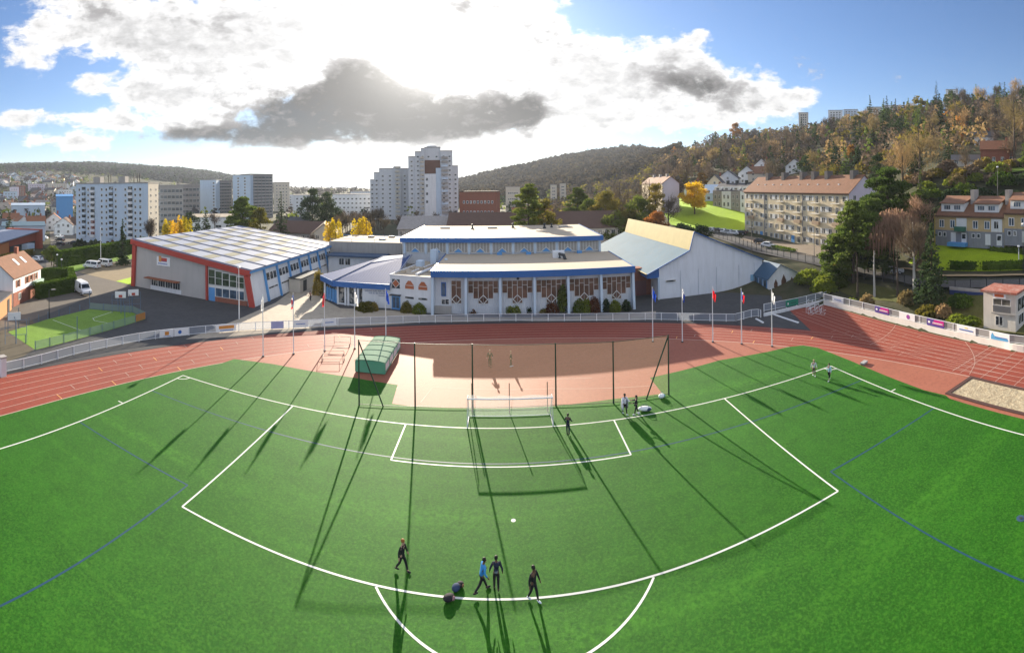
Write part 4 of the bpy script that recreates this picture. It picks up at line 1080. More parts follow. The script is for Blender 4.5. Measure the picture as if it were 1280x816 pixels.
# ------------------------------------------------------------------ generic blocks of flats
def block(label, A, ang, W, depth, h, wall, cols, rows, ww=1.3, wh=1.4, z0=2.5, fm=None, gm=None, x0=1.5, x1=None, side=None, sidewall=None, base=None, cat='apartment block',
          name='apartment_block', group=None, boxes=(), balc=None, sidecols=2, flip=False, ground=None, roofmat=None, skip=()):
    """A: front left corner, ang: direction of the front; side 'L'/'R': end wall seen"""
    zb = TZ(A[0], A[1]) - .5 if base is None else base
    o = thing(name, label, cat, (A[0], A[1], zb), ang, group)
    MB().box(0, W, 0, depth, 0, h).build('wall', wall, o)
    MB().box(-.15, W + .15, -.15, depth + .15, h + .002, h + .45).build('roof', roofmat or m_concrete, o)
    if sidewall:
        x = W + .004 if side == 'R' else -.064
        MB().box(x, x + .06, .05, depth - .05, .1, h - .05).build('end_wall', sidewall, o)
    its = []; x1 = W - 1.5 if x1 is None else x1
    dz = (h - z0 - .6) / rows
    for c in range(cols):
        x = x0 + (x1 - x0) * (c + .5) / cols
        if c in skip: continue
        for r in range(rows): its.append(((x, -.005, z0 + dz * r), 0, ww, wh))
    if side:
        for c in range(sidecols):
            y = depth * (c + .5) / sidecols
            for r in range(rows):
                its.append((((W + .07) if side == 'R' else -.07, y, z0 + dz * r), math.pi / 2 if side == 'R' else -math.pi / 2, ww * .8, wh * .8))
    facade(o, its, fm=fm or m_mullion, gm=gm or m_glass, nx=1, split=False, ft=.14)
    if balc:
        bm_, xs = balc
        for x in xs:
            for r in range(rows):
                MB().box(x - 1.6, x + 1.6, -1.1, -.06, z0 + dz * r - .5, z0 + dz * r + .55).build('balcony', bm_, o)
    for (x, y, w, d, hh) in boxes: MB().box(x, x + w, y, y + d, h + .45, h + .45 + hh).build('roof_house', wall, o)
    return o

def ends(uL, rL, uR, rR):
    a, b = onT(uL, rL), onT(uR, rR); d = b - a
    return (a.x, a.y), math.atan2(d.y, d.x), math.hypot(d.x, d.y)

# long pale blue slab on the left
A, an, Wd = ends(95, 188, 185, 172)
hS = zat(140, 229.5, 176) + .5
o = block('long pale blue slab of flats with columns of small balconies and antennas on its roof', A, an, Wd, 9.5, hS, m_paleblue, 14, 9, 1.0, 1.15, 3.2, gm=m_glass, side='R', sidewall=m_beige, sidecols=2, x0=.6, x1=Wd - 2.2, skip=(4, 9))
dz = (hS - 3.2 - .6) / 9
for c in (1, 3, 7, 11):
    x = .6 + (Wd - 2.8) * (c + .5) / 14
    for r in range(9): MB().box(x - .95, x + .95, -.9, -.07, 3.0 + dz * r - .35, 3.0 + dz * r + .65).build('balcony', m_white if c in (3, 11) else m_paleblue, o); MB().box(x - .95, x + .95, -.075, -.052, 3.0 + dz * r + .66, 3.0 + dz * r + 1.9).build('loggia', m_glass, o)
for x, w in ((6.5, 3.2), (18.0, 3.0)): MB().box(x, x + w, 3, 6, hS + .45, hS + 2.9).build('roof_house', m_concrete, o)
for x in (13.2, 14.2, 24.5, 26.0, 27.0): MB().tube([(x, 4, hS + .4), (x, 4, hS + 4.0)], .2, 5).build('antenna', m_darkmetal, o)

# glassy mid-rise blocks and twin towers behind it
m_bandglass = MGLASS('banded_glass', (.075, .09, .105), .2)
def banded(label, uL, uR, rL, rR, top, depth, wall, rows, group=None, **kw):
    A, an, Wd = ends(uL, rL, uR, rR); h = zat((uL + uR) / 2, top, (rL + rR) / 2) + .5
    o = block(label, A, an, Wd, depth, h, wall, 1, rows, Wd - .8, (h - 3) / rows * .62, 2.2, gm=m_bandglass, x0=.4, x1=Wd - .4, group=group, **kw)
    for i in range(1, 6): MB().box(Wd * i / 6 - .2, Wd * i / 6 + .2, -.25, -.06, .5, h).build('mullion_fin', wall, o)
    return o
banded('low glassy block of flats with grey bands right behind the pale blue slab', 199, 229, 262, 262, 232, 12, m_concrete, 6)
banded('second glassy block with dark stair tower beside the yellow poplars', 222, 250, 300, 300, 231, 12, m_greystone, 6)
def pale(label, uL, uR, rL, rR, top, wall, rows, cols, **kw):
    A, an, Wd = ends(uL, rL, uR, rR); h = zat((uL + uR) / 2, top, (rL + rR) / 2) + .5
    return block(label, A, an, Wd, kw.pop('depth', 12), h, wall, cols, rows, kw.pop('ww', 1.4), 1.2, 3, **kw)
pale('pale blue windowed slice of the lower twin tower', 250, 270, 322, 318, 225, m_paleblue, 11, 1, x0=4, x1=Wd * .5)
banded('dark glass half of the lower twin tower', 269.5, 290, 324, 332, 226, 12, m_greystone, 11)
pale('pale blue windowed slice of the taller twin tower', 291, 313, 318, 314, 219, m_paleblue, 13, 2)
banded('dark glass half of the taller twin tower', 312.5, 341, 319, 330, 218, 12, m_greystone, 13)
pale('white flat block half hidden behind the dark conifer', 366, 387, 330, 330, 244, m_white, 5, 3)
pale('long low white flats below the stepped grey tower', 415, 466, 345, 335, 243, m_white, 4, 9, ww=1.6)
pale('narrow beige block beyond the twin towers', 342, 362, 420, 420, 228, m_beige, 8, 4)

# stepped tower pair
m_tower = M('tower_render', (.58, .59, .61), .85, .08, .25, dirt=.2, dirtcol=(.3, .3, .32))
def tower(label, segs, r, depth, wall, recess=None):
    """segs: (uL, uR, top v, forward offset)"""
    u0 = segs[0][0]; A, an, Wd = ends(u0, r, segs[-1][1], r)
    zb = -.5; o = thing('tower_block', label, 'apartment tower', (A[0], A[1], zb), an)
    px_ = Wd / (segs[-1][1] - u0)
    its = []
    for i, (a, b, top, off) in enumerate(segs):
        xa, xb = (a - u0) * px_, (b - u0) * px_; h = zat((a + b) / 2, top, r) + .5
        MB().box(xa + (.002 if i else 0), xb, off, depth, 0, h).build('wall', wall, o)
        MB().box(xa + .01, xb + .01, off - .15, depth + .1, h + .003, h + .5).build('roof', m_concrete, o)
        n = max(1, int((xb - xa) / 3.6)); rows = int((h - 3) / 2.85)
        for c in range(n):
            for q in range(rows): its.append(((xa + (xb - xa) * (c + .5) / n, off - .006, 2.5 + q * 2.85), 0, 1.5, 1.2))
    RND.shuffle(its)
    facade(o, its, fm=m_mullion, gm=m_glass, nx=1, split=False, ft=.12)
    return o, px_, u0
T1, k1, u1 = tower('lower stepped grey tower with beige balcony stack beside the tallest tower', [(462.5, 467.5, 225, 2.5), (467.5, 474, 216, 1.2), (474, 492, 211, 0), (492, 501, 209, -1.4), (501, 511, 211, 1.0)], 300, 16, m_tower)
for q in range(13): MB().box((494 - u1) * k1, (499.5 - u1) * k1, -2.7, -1.45, 2.6 + 2.6 * q, 3.7 + 2.6 * q).build('balcony', m_beige, T1)
T2, k2, u2 = tower('tallest stepped tower with brown recess and white central shaft', [(510.5, 519, 196, 1.0), (519, 526.5, 190, .2), (526.5, 531, 186, -.6), (531, 551, 184.5, .9), (551, 566, 189, -.4), (566, 573, 207.5, 1.2)], 285, 18, m_tower)
X2 = lambda u: (u - u2) * k2
zz = lambda v: zat(540, v, 285) + .5
MB().box(X2(530.5), X2(550.5), .80, .885, zz(217), zz(200)).build('brown_recess', M('brown_recess', (.15, .08, .06), .85, .15, .3), T2)
MB().box(X2(530.8), X2(545), -.9, .79, 0, zz(217.5)).build('central_shaft', m_white, T2)
MB().box(X2(545), X2(551.5), -.5, .79, 0, zz(210)).build('central_shaft', m_paleblue, T2)
MB().tube([(X2(540), 6, zz(184)), (X2(540), 6, zz(181.5))], 3.2, 12).build('roof_drum', m_tower, T2)
for q in range(15):
    MB().box(X2(525.5), X2(530), -1.6, -.62, 2.6 + 2.6 * q, 3.7 + 2.6 * q).build('balcony', m_beige, T2)
    MB().box(X2(552), X2(560), -1.7, -.41, 2.6 + 2.6 * q, 3.8 + 2.6 * q).build('balcony', m_concrete if q % 3 else m_paleblue, T2)
for v in (224, 232, 242, 252): MB().box(X2(532.5), X2(535), -.95, -.905, zz(v) - .8, zz(v) + .8).build('window', m_glass, T2)

# red brick block, long school roofs, far flats
A, an, Wd = ends(574, 240, 621, 236)
block('dark roofed red brick block with white window strips right of the tallest tower', A, an, Wd, 10, zat(597, 240, 238) + .5, m_brick, 9, 3, 1.0, 1.5, 2.0, fm=m_white, roofmat=m_browndark)
for i, (uL, r, tp, n) in enumerate(((688, 380, 231.5, 'left'), (699.5, 384, 231, 'right'))):
    pale('slim pale tower block in front of the hazy hill, %s one of the pair' % n, uL, uL + 8, r, r, tp, m_beige, 7, 2, depth=8)
pale('pale flats peeping out behind the big pine', 632, 650, 330, 330, 234, m_beige, 4, 5)
def longhall(label, uL, uR, y, ze, zr, depth, wall, roof, cat='school building', name='school_building', panes=0):
    a, b = az(uL), az(uR); xa, xb = math.tan(a) * y, math.tan(b) * y
    o = thing(name, label, cat, (xa, y, -.2)); W = xb - xa
    gable_body(MB(), 0, W, 0, depth, 0, ze, zr).build('wall', wall, o)
    gable_roof(MB(), 0, W, 0, depth, ze + .05, zr + .05, .2, .4).build('roof', roof, o)
    for k in range(panes): window(o, (W * (k + .5) / panes, -.006, ze - 2.6), 0, W / panes * .6, 1.9, gm=m_glass, split=False, nx=2)
    return o
o = longhall('very long school building with dark brown pitched roof behind the leisure centre', 558, 778, 140, 8.0, 12.5, 20, m_beige, m_browndark, panes=26)
for k in range(3): MB().box(57.2 + k * 3.2, 59.6 + k * 3.2, -.12, -.007, 3, 7.2).build('white_bay', m_white, o)
longhall('grey roofed school wing left of the long brown roof', 497, 556, 146, 7.6, 11.2, 16, m_concrete, m_greystone, panes=8)
longhall('low dark roofed hall behind the red framed hall', 335, 398, 150, 5.0, 8.6, 16, m_concrete, m_browndark, panes=8)
longhall('small dark roofed house row between the conifer and the white gable', 358, 384, 190, 4.8, 7.6, 9, m_white, m_slate, panes=5)

# ------------------------------------------------------------------ small houses
def house(label, P, ang, W, D, he, hr, wall, roof, cols=2, rows=1, chimney=True, group=None, ridge='x', name='house', detail=False, shutters=None, wm=1.0):
    o = thing(name, label, 'house', (P[0], P[1], (P[2] if len(P) > 2 else TZ(P[0], P[1])) - .35), ang, group)
    gable_body(MB(), 0, W, 0, D, 0, he, hr, ridge=ridge).build('wall', wall, o)
    rf = gable_roof(MB(), 0, W, 0, D, he, hr, .16, .35, ridge=ridge).build('roof', roof, o)
    if chimney: MB().box(W * .72, W * .72 + .8, D * .5 - .35, D * .5 + .35, hr - .4, hr + 1.3).build('chimney', m_brick, rf)
    for r in range(rows):
        for c in range(cols):
            x = W * (c + .5) / cols
            window(o, (x, -.006, .9 + r * 2.7 + .35), 0, 1.15 * wm, 1.35, split=detail, nx=2)
            if shutters:
                for s in (-1, 1): MB().box(x + s * (.62 * wm + .25) - .22, x + s * (.62 * wm + .25) + .22, -.07, -.006, .9 + r * 2.7 + .3, .9 + r * 2.7 + 1.75).build('shutter', shutters, o)
    if ridge == 'y' and hr > he + 1.5: window(o, (W / 2, -.006, he - .6), 0, 1.0, 1.2, split=detail)
    return o

# house on the far left by the playing court
p = G(16.6, 384); q = G(51, 366.5); an = math.atan2(q.y - p.y, q.x - p.x); Wd = math.hypot(q.x - p.x, q.y - p.y)
o = house('white house with brown tiled roof and brick ground floor by the green hedge', (p.x, p.y, .35), an, Wd, 8.0, 5.3, 8.3, m_white, m_brown, 3, 1, True, detail=True)
for ch in list(o.children):
    if ch.name.startswith('window'):
        for k in ch.children: bpy.data.objects.remove(k)
        bpy.data.objects.remove(ch)
for x in (Wd * .16, Wd * .47, Wd * .62, Wd * .80):
    w_ = window(o, (x, -.006, 3.3), 0, 1.0, 1.25, fm=m_redshutter); 
    for s in (-1, 1): MB().box(x + s * .72 - .2, x + s * .72 + .2, -.07, -.006, 3.25, 4.6).build('shutter', m_redshutter, o)
MB().box(.02, Wd - .02, -.05, -.004, 0, 2.5).build('ground_floor', m_brick, o)
for x in (Wd * .2, Wd * .85): window(o, (x, -.06, .9), 0, 1.0, 1.2, fm=m_mullion)
MB().box(Wd * .5, Wd * .5 + 1.1, -.11, -.055, 0, 2.1).build('door', m_redshutter, o)
o2 = MB().box(Wd * .66, Wd * .95, -1.0, -.06, 2.3, 3.2).build('balcony', M('pale_green_metal', (.35, .48, .42), .6, .1, 1), o)
for x in (Wd * .42, Wd * .68):
    k = (8.3 - 5.3) / 4.0; y = 1.6; MB().slab([(x, y, 5.3 + k * y + .27), (x + .8, y, 5.3 + k * y + .27), (x + .8, y + 1.3, 5.3 + k * (y + 1.3) + .27), (x, y + 1.3, 5.3 + k * (y + 1.3) + .27)], .1).build('roof_window', m_white, o)
MB().box(1.0, 2.8, 4.6, 5.6, 7.2, 9.3).build('chimney', m_slate, o)
gp = G(0, 400, 0); g2 = G(14.5, 387, 0); an = math.atan2(g2.y - gp.y, g2.x - gp.x); Wd = math.hypot(g2.x - gp.x, g2.y - gp.y)
o = thing('garage', 'small orange brick garage with dark door and flat roof beside the house', 'garage', (gp.x, gp.y, 0), an)
MB().box(-6, Wd, 0, 6, 0, 2.9).build('wall', M('orange_brick', (.42, .20, .09), .85, .15, 2), o); MB().box(-6.2, Wd + .2, -.2, 6.2, 2.902, 3.15).build('roof', m_slate, o); MB().box(Wd - 2.6, Wd - 1.4, -.07, -.005, 0, 2.3).build('door', m_darkmetal, o)

# red shed with a sloping grey roof
p = G(-14, 326); q = G(47, 310); an = math.atan2(q.y - p.y, q.x - p.x); Wd = math.hypot(q.x - p.x, q.y - p.y)
o = thing('red_shed', 'big red walled shed with wide sloping grey roof by the street', 'shed', (p.x, p.y, 0), an)
m_redwall = M('red_sheet_wall', (.36, .085, .05), .7, .15, .4)
m_ = MB(); m_.mesh([(0, 0, 0), (0, 12, 0), (Wd, 12, 0), (Wd, 0, 0), (0, 0, 4.6), (0, 12, 4.6), (Wd, 12, 6.4), (Wd, 0, 6.4)], [(0, 1, 2, 3), (0, 3, 7, 4), (3, 2, 6, 7), (2, 1, 5, 6), (1, 0, 4, 5)]); m_.build('wall', m_redwall, o)
MB().slab([(-.6, -1.5, 4.9), (Wd * .96, -1.5, 6.6), (Wd * .96, 12.6, 6.6), (-.6, 12.6, 4.9)], .35).build('roof', m_whiteroof, o)
MB().box(Wd * .95, Wd + .6, -1.8, 12, 0, 6.9).build('end_pier', m_redwall, o)
MB().box(Wd * .38, Wd * .93, -.15, -.01, 0, 2.9).build('opening', m_darkmetal, o)
MB().box(Wd * .62, Wd * .78, -2.4, -.2, 0, 2.7).build('container', m_paleblue, o)
MB().box(0, Wd * .34, -.5, -.01, 0, 4.4).build('orange_panel', M('orange_sheet', (.55, .20, .07), .7, .12, .5), o)
# blue-grey sheds behind
def shed(label, uL, uR, r, top, wall, roof):
    A, an, Wd = ends(uL, r, uR, r); h = zat((uL + uR) / 2, top, r + 4) + .3
    o = thing('warehouse', label, 'warehouse', (A[0], A[1], -.3), an)
    gable_body(MB(), 0, Wd, 0, 16, 0, h - 1.2, h).build('wall', wall, o); gable_roof(MB(), 0, Wd, 0, 16, h - 1.2, h, .2, .3).build('roof', roof, o)
    for k in range(4): window(o, (Wd * (k + .5) / 4, -.006, 1.5), 0, Wd / 7, 1.4, split=False)
shed('low blue grey shed behind the red shed', 2, 56, 190, 278, m_paleblue, m_greyroof)
shed('wide pale blue warehouse roof among the far left houses', 14, 56, 300, 254, m_paleblue, M('pale_blue_roof', (.40, .48, .58), .5, .1, .3))
shed('bright blue warehouse left of the pale slab of flats', 70, 91, 290, 243, m_bluecol, m_bluecol)
shed('long white roofed depot left of the red framed hall', 240, 292, 235, 268, m_white, m_flatroof)

WALLS = [m_white, m_white, m_beige, m_paleblue, m_cream, m_brick]; ROOFS = [m_slate, m_browndark, m_greystone, m_slate, m_brown]
for i, (u, r, W, wl, rf, he, lab, rg) in enumerate((
        (20, 232, 8, m_white, m_oranget, 5.0, 'white gabled house with orange roof nearest the dark cypress', 'y'),
        (34, 226, 9, m_white, m_oranget, 5.2, 'white house with long orange roof above the red wall', 'x'),
        (57, 238, 8, m_white, m_oranget, 6.0, 'tall white gabled house with bright orange roof', 'y'),
        (67, 216, 9, m_white, m_browndark, 5.0, 'white gabled house with dark brown roof beside the street bend', 'y'),
        (82, 222, 10, m_white, m_browndark, 4.8, 'broad white house with brown roof touching the pale slab of flats', 'x'),
        (-2, 205, 8, m_paleblue, m_slate, 5.0, 'pale blue gabled house cut by the left picture edge', 'y'),
        (3, 262, 9, m_beige, m_oranget, 5.0, 'beige house with orange roof behind the dark cypress', 'x'))):
    P = onT(u, r); house(lab, P, -az(u) + RND.uniform(-.25, .25), W, 8.5, he, he + 3.2, wl, rf, 2, 2 if he > 4.9 else 1, ridge=rg)
lowwall = MB(); 
P1, P2 = G(28, 284.5), G(58, 282.5)
lowwall.hexa([(P1.x, P1.y, 0), (P2.x, P2.y, 0), (P2.x, P2.y + .4, 0), (P1.x, P1.y + .4, 0)], [(P1.x, P1.y, 2.2), (P2.x, P2.y, 2.2), (P2.x, P2.y + .4, 2.2), (P1.x, P1.y + .4, 2.2)])
tag(lowwall.build('garden_wall', m_brick), 'dark red garden wall in front of the orange roofed houses', 'wall')

# far houses of the town on the left slope
protos = []
for i in range(10):
    W = RND.uniform(8, 12); wl, rf = WALLS[i % 6], ROOFS[i % 5]
    o = house('small house among many climbing the far town slope', (0, 0, 0), 0, W, 9, RND.uniform(4, 6.5), RND.uniform(7.5, 9.5), wl, rf, 3, 2, True, 'houses on the far town slope', ridge='xy'[i % 2]); protos.append(o)
k = 0
for j in range(150):
    u = RND.uniform(-6, 96) if j < 120 else RND.uniform(196, 258)
    r = 330 + 640 * (RND.random() ** .9) if j < 120 else RND.uniform(420, 800)
    x, y = PD(u, r)
    src = protos[k % 10]; loc = (x, y, TZ(x, y) - .5); rz = -az(u) + RND.uniform(-.8, .8); s = RND.uniform(.9, 1.35)
    if k < 10: src.location = loc; src.rotation_euler = (0, 0, rz); src.scale = (s, s, s)
    else: dup(src, loc, rz, s)
    k += 1
FARB = []
for (u, r, W, h, wl, lab) in ((4, 520, 16, 14, m_paleblue, 'pale blue block of flats on the far town slope'), (12, 540, 11, 17, m_lavender, 'pinkish tower at the far left edge'), (20, 545, 11, 18, m_brick, 'reddish tower on the far town slope'),
                             (35, 600, 22, 15, m_lavender, 'broad lilac block on the far town slope'), (60, 640, 26, 13, m_beige, 'beige slab on the far town slope'), (72, 560, 18, 11, m_white, 'white slab just left of the pale slab of flats'),
                             (232, 520, 34, 20, m_paleblue, 'hazy pale block behind the glassy flats'), (205, 480, 30, 17, m_white, 'hazy white block above the low glassy flats')):
    P = onT(u, r); block(lab, (P.x, P.y), -az(u), W, 10, h, wl, max(3, int(W / 3.5)), max(3, int(h / 3)), 1.4, 1.4, 2)
for (u, r, W, h, wl, lab) in ((352, 520, 40, 14, m_white, 'long white flats in the bright haze behind the round dark trees'), (396, 560, 34, 10, m_beige, 'low beige block in the haze left of the stepped towers'), (438, 520, 30, 17, m_white, 'white block rising behind the long low flats')):
    P = onT(u, r); block(lab, (P.x, P.y), -az(u), W, 10, h, wl, int(W / 3.5), max(3, int(h / 3)), 1.4, 1.4, 2)
for (u, r, W, he, wl, rf, lab) in ((696, 215, 12, 5.5, m_white, m_brown, 'white gabled house behind the long brown roof'), (735, 190, 14, 6.5, m_beige, m_oranget, 'wide house with sunlit orange hipped roof above the school roof'),
                                  (712, 300, 9, 6, m_white, m_white, 'small white house near the slim tower pair'), (720, 310, 9, 6, m_white, m_slate, 'small white house with slate roof near the slim towers'),
                                  (640, 250, 12, 6, m_lavender, m_oranget, 'pink house left of the big pine'), (675, 260, 10, 6, m_brick, m_oranget, 'brick house right of the big pine')):
    P = onT(u, r); house(lab, P, -az(u), W, 9, he, he + 3.4, wl, rf, 3, 2, ridge='y' if he < 6 else 'x')
P = G(404, 300, 0)
o = house('sunlit white gabled building beside the yellow tree', (*PD(388, 158), 0), .35, 9, 14, 5.5, 9.0, m_beige, m_browndark, 2, 2, False, ridge='y')

# ------------------------------------------------------------------ cream apartment building on the right
R0 = onT(1061, 115); ang = rad(-86); LW = 46.0
dx_, dy_ = math.cos(ang), math.sin(ang)
A = (R0.x - dx_ * LW, R0.y - dy_ * LW)
zb = 3.9
o = thing('cream_apartments', 'long cream stone apartment building with brown tiled roof, shutters and lavender gable end', 'apartment block', (A[0], A[1], zb), ang)
HE, HR, DD = 14.6, 19.0, 11.5
gable_body(MB(), 0, LW, 0, DD, -.6, HE, HR).build('wall', m_cream, o)
vs = [(LW + .004, .0, 0), (LW + .004, DD, 0), (LW + .004, DD, HE), (LW + .004, DD / 2, HR), (LW + .004, 0, HE)]
MB().mesh(vs + [(x + .08, y, z) for x, y, z in vs], [(4, 3, 2, 1, 0), (5, 6, 7, 8, 9)] + [(i, (i + 1) % 5, 5 + (i + 1) % 5, 5 + i) for i in range(5)]).build('gable_wall', m_lavender, o)
rf = gable_roof(MB(), 0, LW, 0, DD, HE + .05, HR + .05, .2, .45).build('roof', m_brown, o)
for x in (6, 14, 22.5, 27.5, 33, 42.5): MB().box(x, x + 1.2, DD / 2 - 1.6, DD / 2 + .5, HR - 1.3, HR + 1.4).build('chimney', M('dark_chimney', (.13, .12, .12), .9, .2, 2), rf)
for x in range(4, 44, 4): MB().box(x, x + .5, 2.2, 2.5, HE + 1.95, HE + 2.25).build('roof_window', m_white, rf)
m_creamw = M('window_surround', (.66, .62, .54), .8, .08, 1)
cols = 18
for r in range(5):
    z = .9 + r * 2.85
    for c in range(cols):
        x = 1.6 + (LW - 3.2) * c / (cols - 1)
        if r == 0 and c in (3, 9, 15):
            MB().box(x - .7, x + .7, -.08, -.005, 0, 2.3).build('door', m_bluecol, o); continue
        tall = c % 3 == 1
        w_ = window(o, (x, -.006, z - (.5 if tall else 0)), 0, 1.25, 1.9 if tall else 1.4, fm=m_creamw, gm=m_glass, nx=2, ft=.10)
        if not tall and (c * 7 + r * 3) % 5 != 0:
            s = 1 if (c + r) % 2 else -1
            for s_ in ((s,) if c % 2 else (-1, 1)): MB().box(s_ * .95 - .30, s_ * .95 + .30, -.06, -.001, 0, 1.4).build('shutter', m_shutter, w_)
    if r:
        for c in (1, 7, 10, 13, 16):
            x = 1.6 + (LW - 3.2) * c / (cols - 1)
            MB().box(x - 1.6, x + 1.6, -.95, -.11, z - .62, z - .42).build('balcony', m_creamw, o) if (c + r) % 3 else MB().box(x - 1.3, x + 1.3, -.8, -.11, z - .6, z + .3).build('balcony', M('beige_balcony', (.42, .30, .20), .8, .15, 1), o)
for x in (LW * .235, LW * .62): MB().box(x - .12, x + .12, -.16, -.005, 0, HE - .2).build('downpipe', m_greystone, o)
window(o, (LW + .09, 2.0, 12.4), math.pi / 2, 1.1, 1.5, gm=m_glass)
for y in (9.3,): window(o, (LW + .09, y, 3.6), math.pi / 2, 1.0, 1.4, gm=m_glass)
MB().box(0, LW, -.3, -.008, HE - .55, HE - .25).build('eaves_board', m_browndark, o)

# terraced houses on the far right
A = onT(1169, 95); an = rad(-84)
HW = 7.6
m_tan = M('tan_stone', (.52, .39, .21), .9, .15, 1.5, dirt=.2)
m_shadedstone = M('shaded_stone', (.24, .25, .28), .9, .12, 1.2, dirt=.2)  # shade on the lower facade, painted in as a darker, bluer stone
for k, lab in enumerate(('end terraced house with green balcony, blue steps and white dormer on the right', 'middle terraced house with white upper bay and wide dormer on the right', 'terraced house cut by the right picture edge with maroon door')):
    P = Vector((A.x + math.cos(an) * HW * k, A.y + math.sin(an) * HW * k, 8.6 + (.8 if k == 2 else 0)))
    o = thing('terraced_house', lab, 'house', P, an, 'terraced houses above the right lawn')
    he, hr, D = 5.5, 9.3, 10.0
    gable_body(MB(), 0, HW - .02, 0, D, -.6, he, hr).build('wall', m_tan, o)
    MB().box(.02, HW - .04, -.05, -.004, -.6, 2.65).build('ground_floor', m_shadedstone, o)
    rf = gable_roof(MB(), 0, HW - .03, 0, D, he + .05, hr + .05, .16, .02).build('roof', m_brown, o)
    MB().box(HW - .9, HW - .06, D * .28, D * .5, hr - 2, hr + 1.5).build('chimney', m_greystone, rf)
    MB().box(-.0, HW - .05, -.4, -.02, he - .15, he + .02).build('gutter', m_browndark, o)
    dm = MB().mesh([(1.0, .75, he + .9), (6.2, .75, he + .9), (6.2, .75, he + 2.55), (1.0, .75, he + 2.55), (1.0, 3.4, he + 2.75), (6.2, 3.4, he + 2.75)], [(0, 1, 2, 3), (3, 2, 5, 4), (1, 5, 2), (0, 3, 4)]).build('dormer', m_white, o)
    MB().slab([(.7, .35, he + 2.62), (6.5, .35, he + 2.62), (6.5, 4.8, hr + .12), (.7, 4.8, hr + .12)], .12).build('dormer_roof', m_brown, dm)
    for x in (2.4, 4.7): window(dm, (x, .74, he + 1.25), 0, 1.5, .95, gm=m_glassblue, nx=3, split=False)
    for x in (1.5, 4.0): window(o, (x, -.006, 3.15), 0, 1.15, 1.6, fm=m_white, gm=m_glassblue, ft=.12)
    MB().box(4.9, 7.2, -.10, -.005, 2.7, 5.2).build('white_bay', m_white, o)
    if k == 0: MB().box(4.8, 7.1, -1.0, -.11, 2.6, 3.5).build('balcony', M('green_balcony', (.04, .14, .10), .6, .2, 2), o)
    else: window(o, (6.0, -.11, 3.3), 0, 1.0, 1.5, fm=m_white, gm=m_glass)
    for x in (1.1, 2.2): window(o, (x, -.055, 1.3), 0, .75, .95, fm=m_white, gm=m_glass, nx=1, ft=.1)
    for x, dm_ in ((4.2, m_white), (6.6, m_white if k < 2 else m_red)):
        d_ = MB().box(x - .55, x + .55, -.12, -.055, .1, 2.25).build('door', dm_, o)
        if x > 5: MB().box(x - .4, x + .4, -.14, -.121, 1.1, 2.0).build('pane', m_glass, d_)
    if k == 0: MB().box(3.4, 7.4, -1.3, -.06, -.4, .35).build('steps', m_bluecol, o)
    if k == 0: MB().box(-.35, -.01, .1, .45, 0, 5.9).build('yellow_downpipe', M('yellow_paint', (.55, .42, .12), .6, .1, 1), o)

# lavender gabled block and houses across the hill lawn
ZL = 9.6
P = onT(828, 178); a_ = math.atan2(-.30, .95)
pR, pG = onT(828, 178), onT(849, 180)
d = pG - pR; an = math.atan2(d.y, d.x); gw = math.hypot(d.x, d.y)
o = thing('lavender_block', 'brown roofed apartment block with bare lavender gable above the hill lawn', 'apartment block', (pR.x, pR.y, zat(838, 264, 178)), an)
he = zat(838, 229, 178) - zat(838, 264, 178); hr = he + 2.6
gable_body(MB(), 0, gw, 0, 34, -1.5, he, hr, ridge='y').build('wall', m_lavender, o)
gable_roof(MB(), 0, gw, 0, 34, he, hr, .2, .3, ridge='y').build('roof', m_brown, o)
for k in range(9):
    for r in range(4): window(o, (-.006, 2.5 + k * 3.6, 1.4 + r * 2.8), -math.pi / 2, 1.3, 1.4, fm=m_creamw, split=False)
for k in (4, 14, 24): MB().box(gw / 2 - .5, gw / 2 + .5, k, k + 1.4, hr, hr + 1.2).build('chimney', m_greystone, o)
MB().box(-.064, -.004, .1, 33.9, 0, he - .1).build('front_wall', m_cream, o)

for k, (u, r) in enumerate(((891, 186), (902, 182), (913.5, 178), (925, 174))):
    P = onT(u, r); nx_ = onT(u + 11.4, r - 4); d = nx_ - P; an = math.atan2(d.y, d.x); Wt = math.hypot(d.x, d.y)
    o = thing('row_house', ('leftmost narrow row house with white dormer above the hill lawn', 'second row house from the left with paired dormer windows', 'third row house with black chimney above the hill lawn', 'row house half hidden by the cream apartments')[k], 'house', (P.x, P.y, zat(908, 260, 180)), an, 'row houses above the hill lawn')
    gable_body(MB(), 0, Wt - .03, 0, 8, -2, 6.6, 9.6).build('wall', m_greystone if k % 2 == 0 else m_white, o)
    rf = gable_roof(MB(), 0, Wt - .03, 0, 8, 6.6, 9.6, .15, .02).build('roof', m_slate, o)
    MB().box(Wt - .8, Wt - .1, 3.2, 4.4, 8.6, 10.8).build('chimney', m_darkmetal, rf)
    dm = MB().box(.5, Wt - .9, .4, 3, 6.7, 8.3).build('dormer', m_white, o); window(dm, (Wt / 2 - .2, .39, 7.0), 0, 1.6, .9, split=False)
    for x in (Wt * .28, Wt * .72):
        for z in (.7, 3.6): window(o, (x, -.006, z), 0, 1.1, 1.6, fm=m_white, split=False)
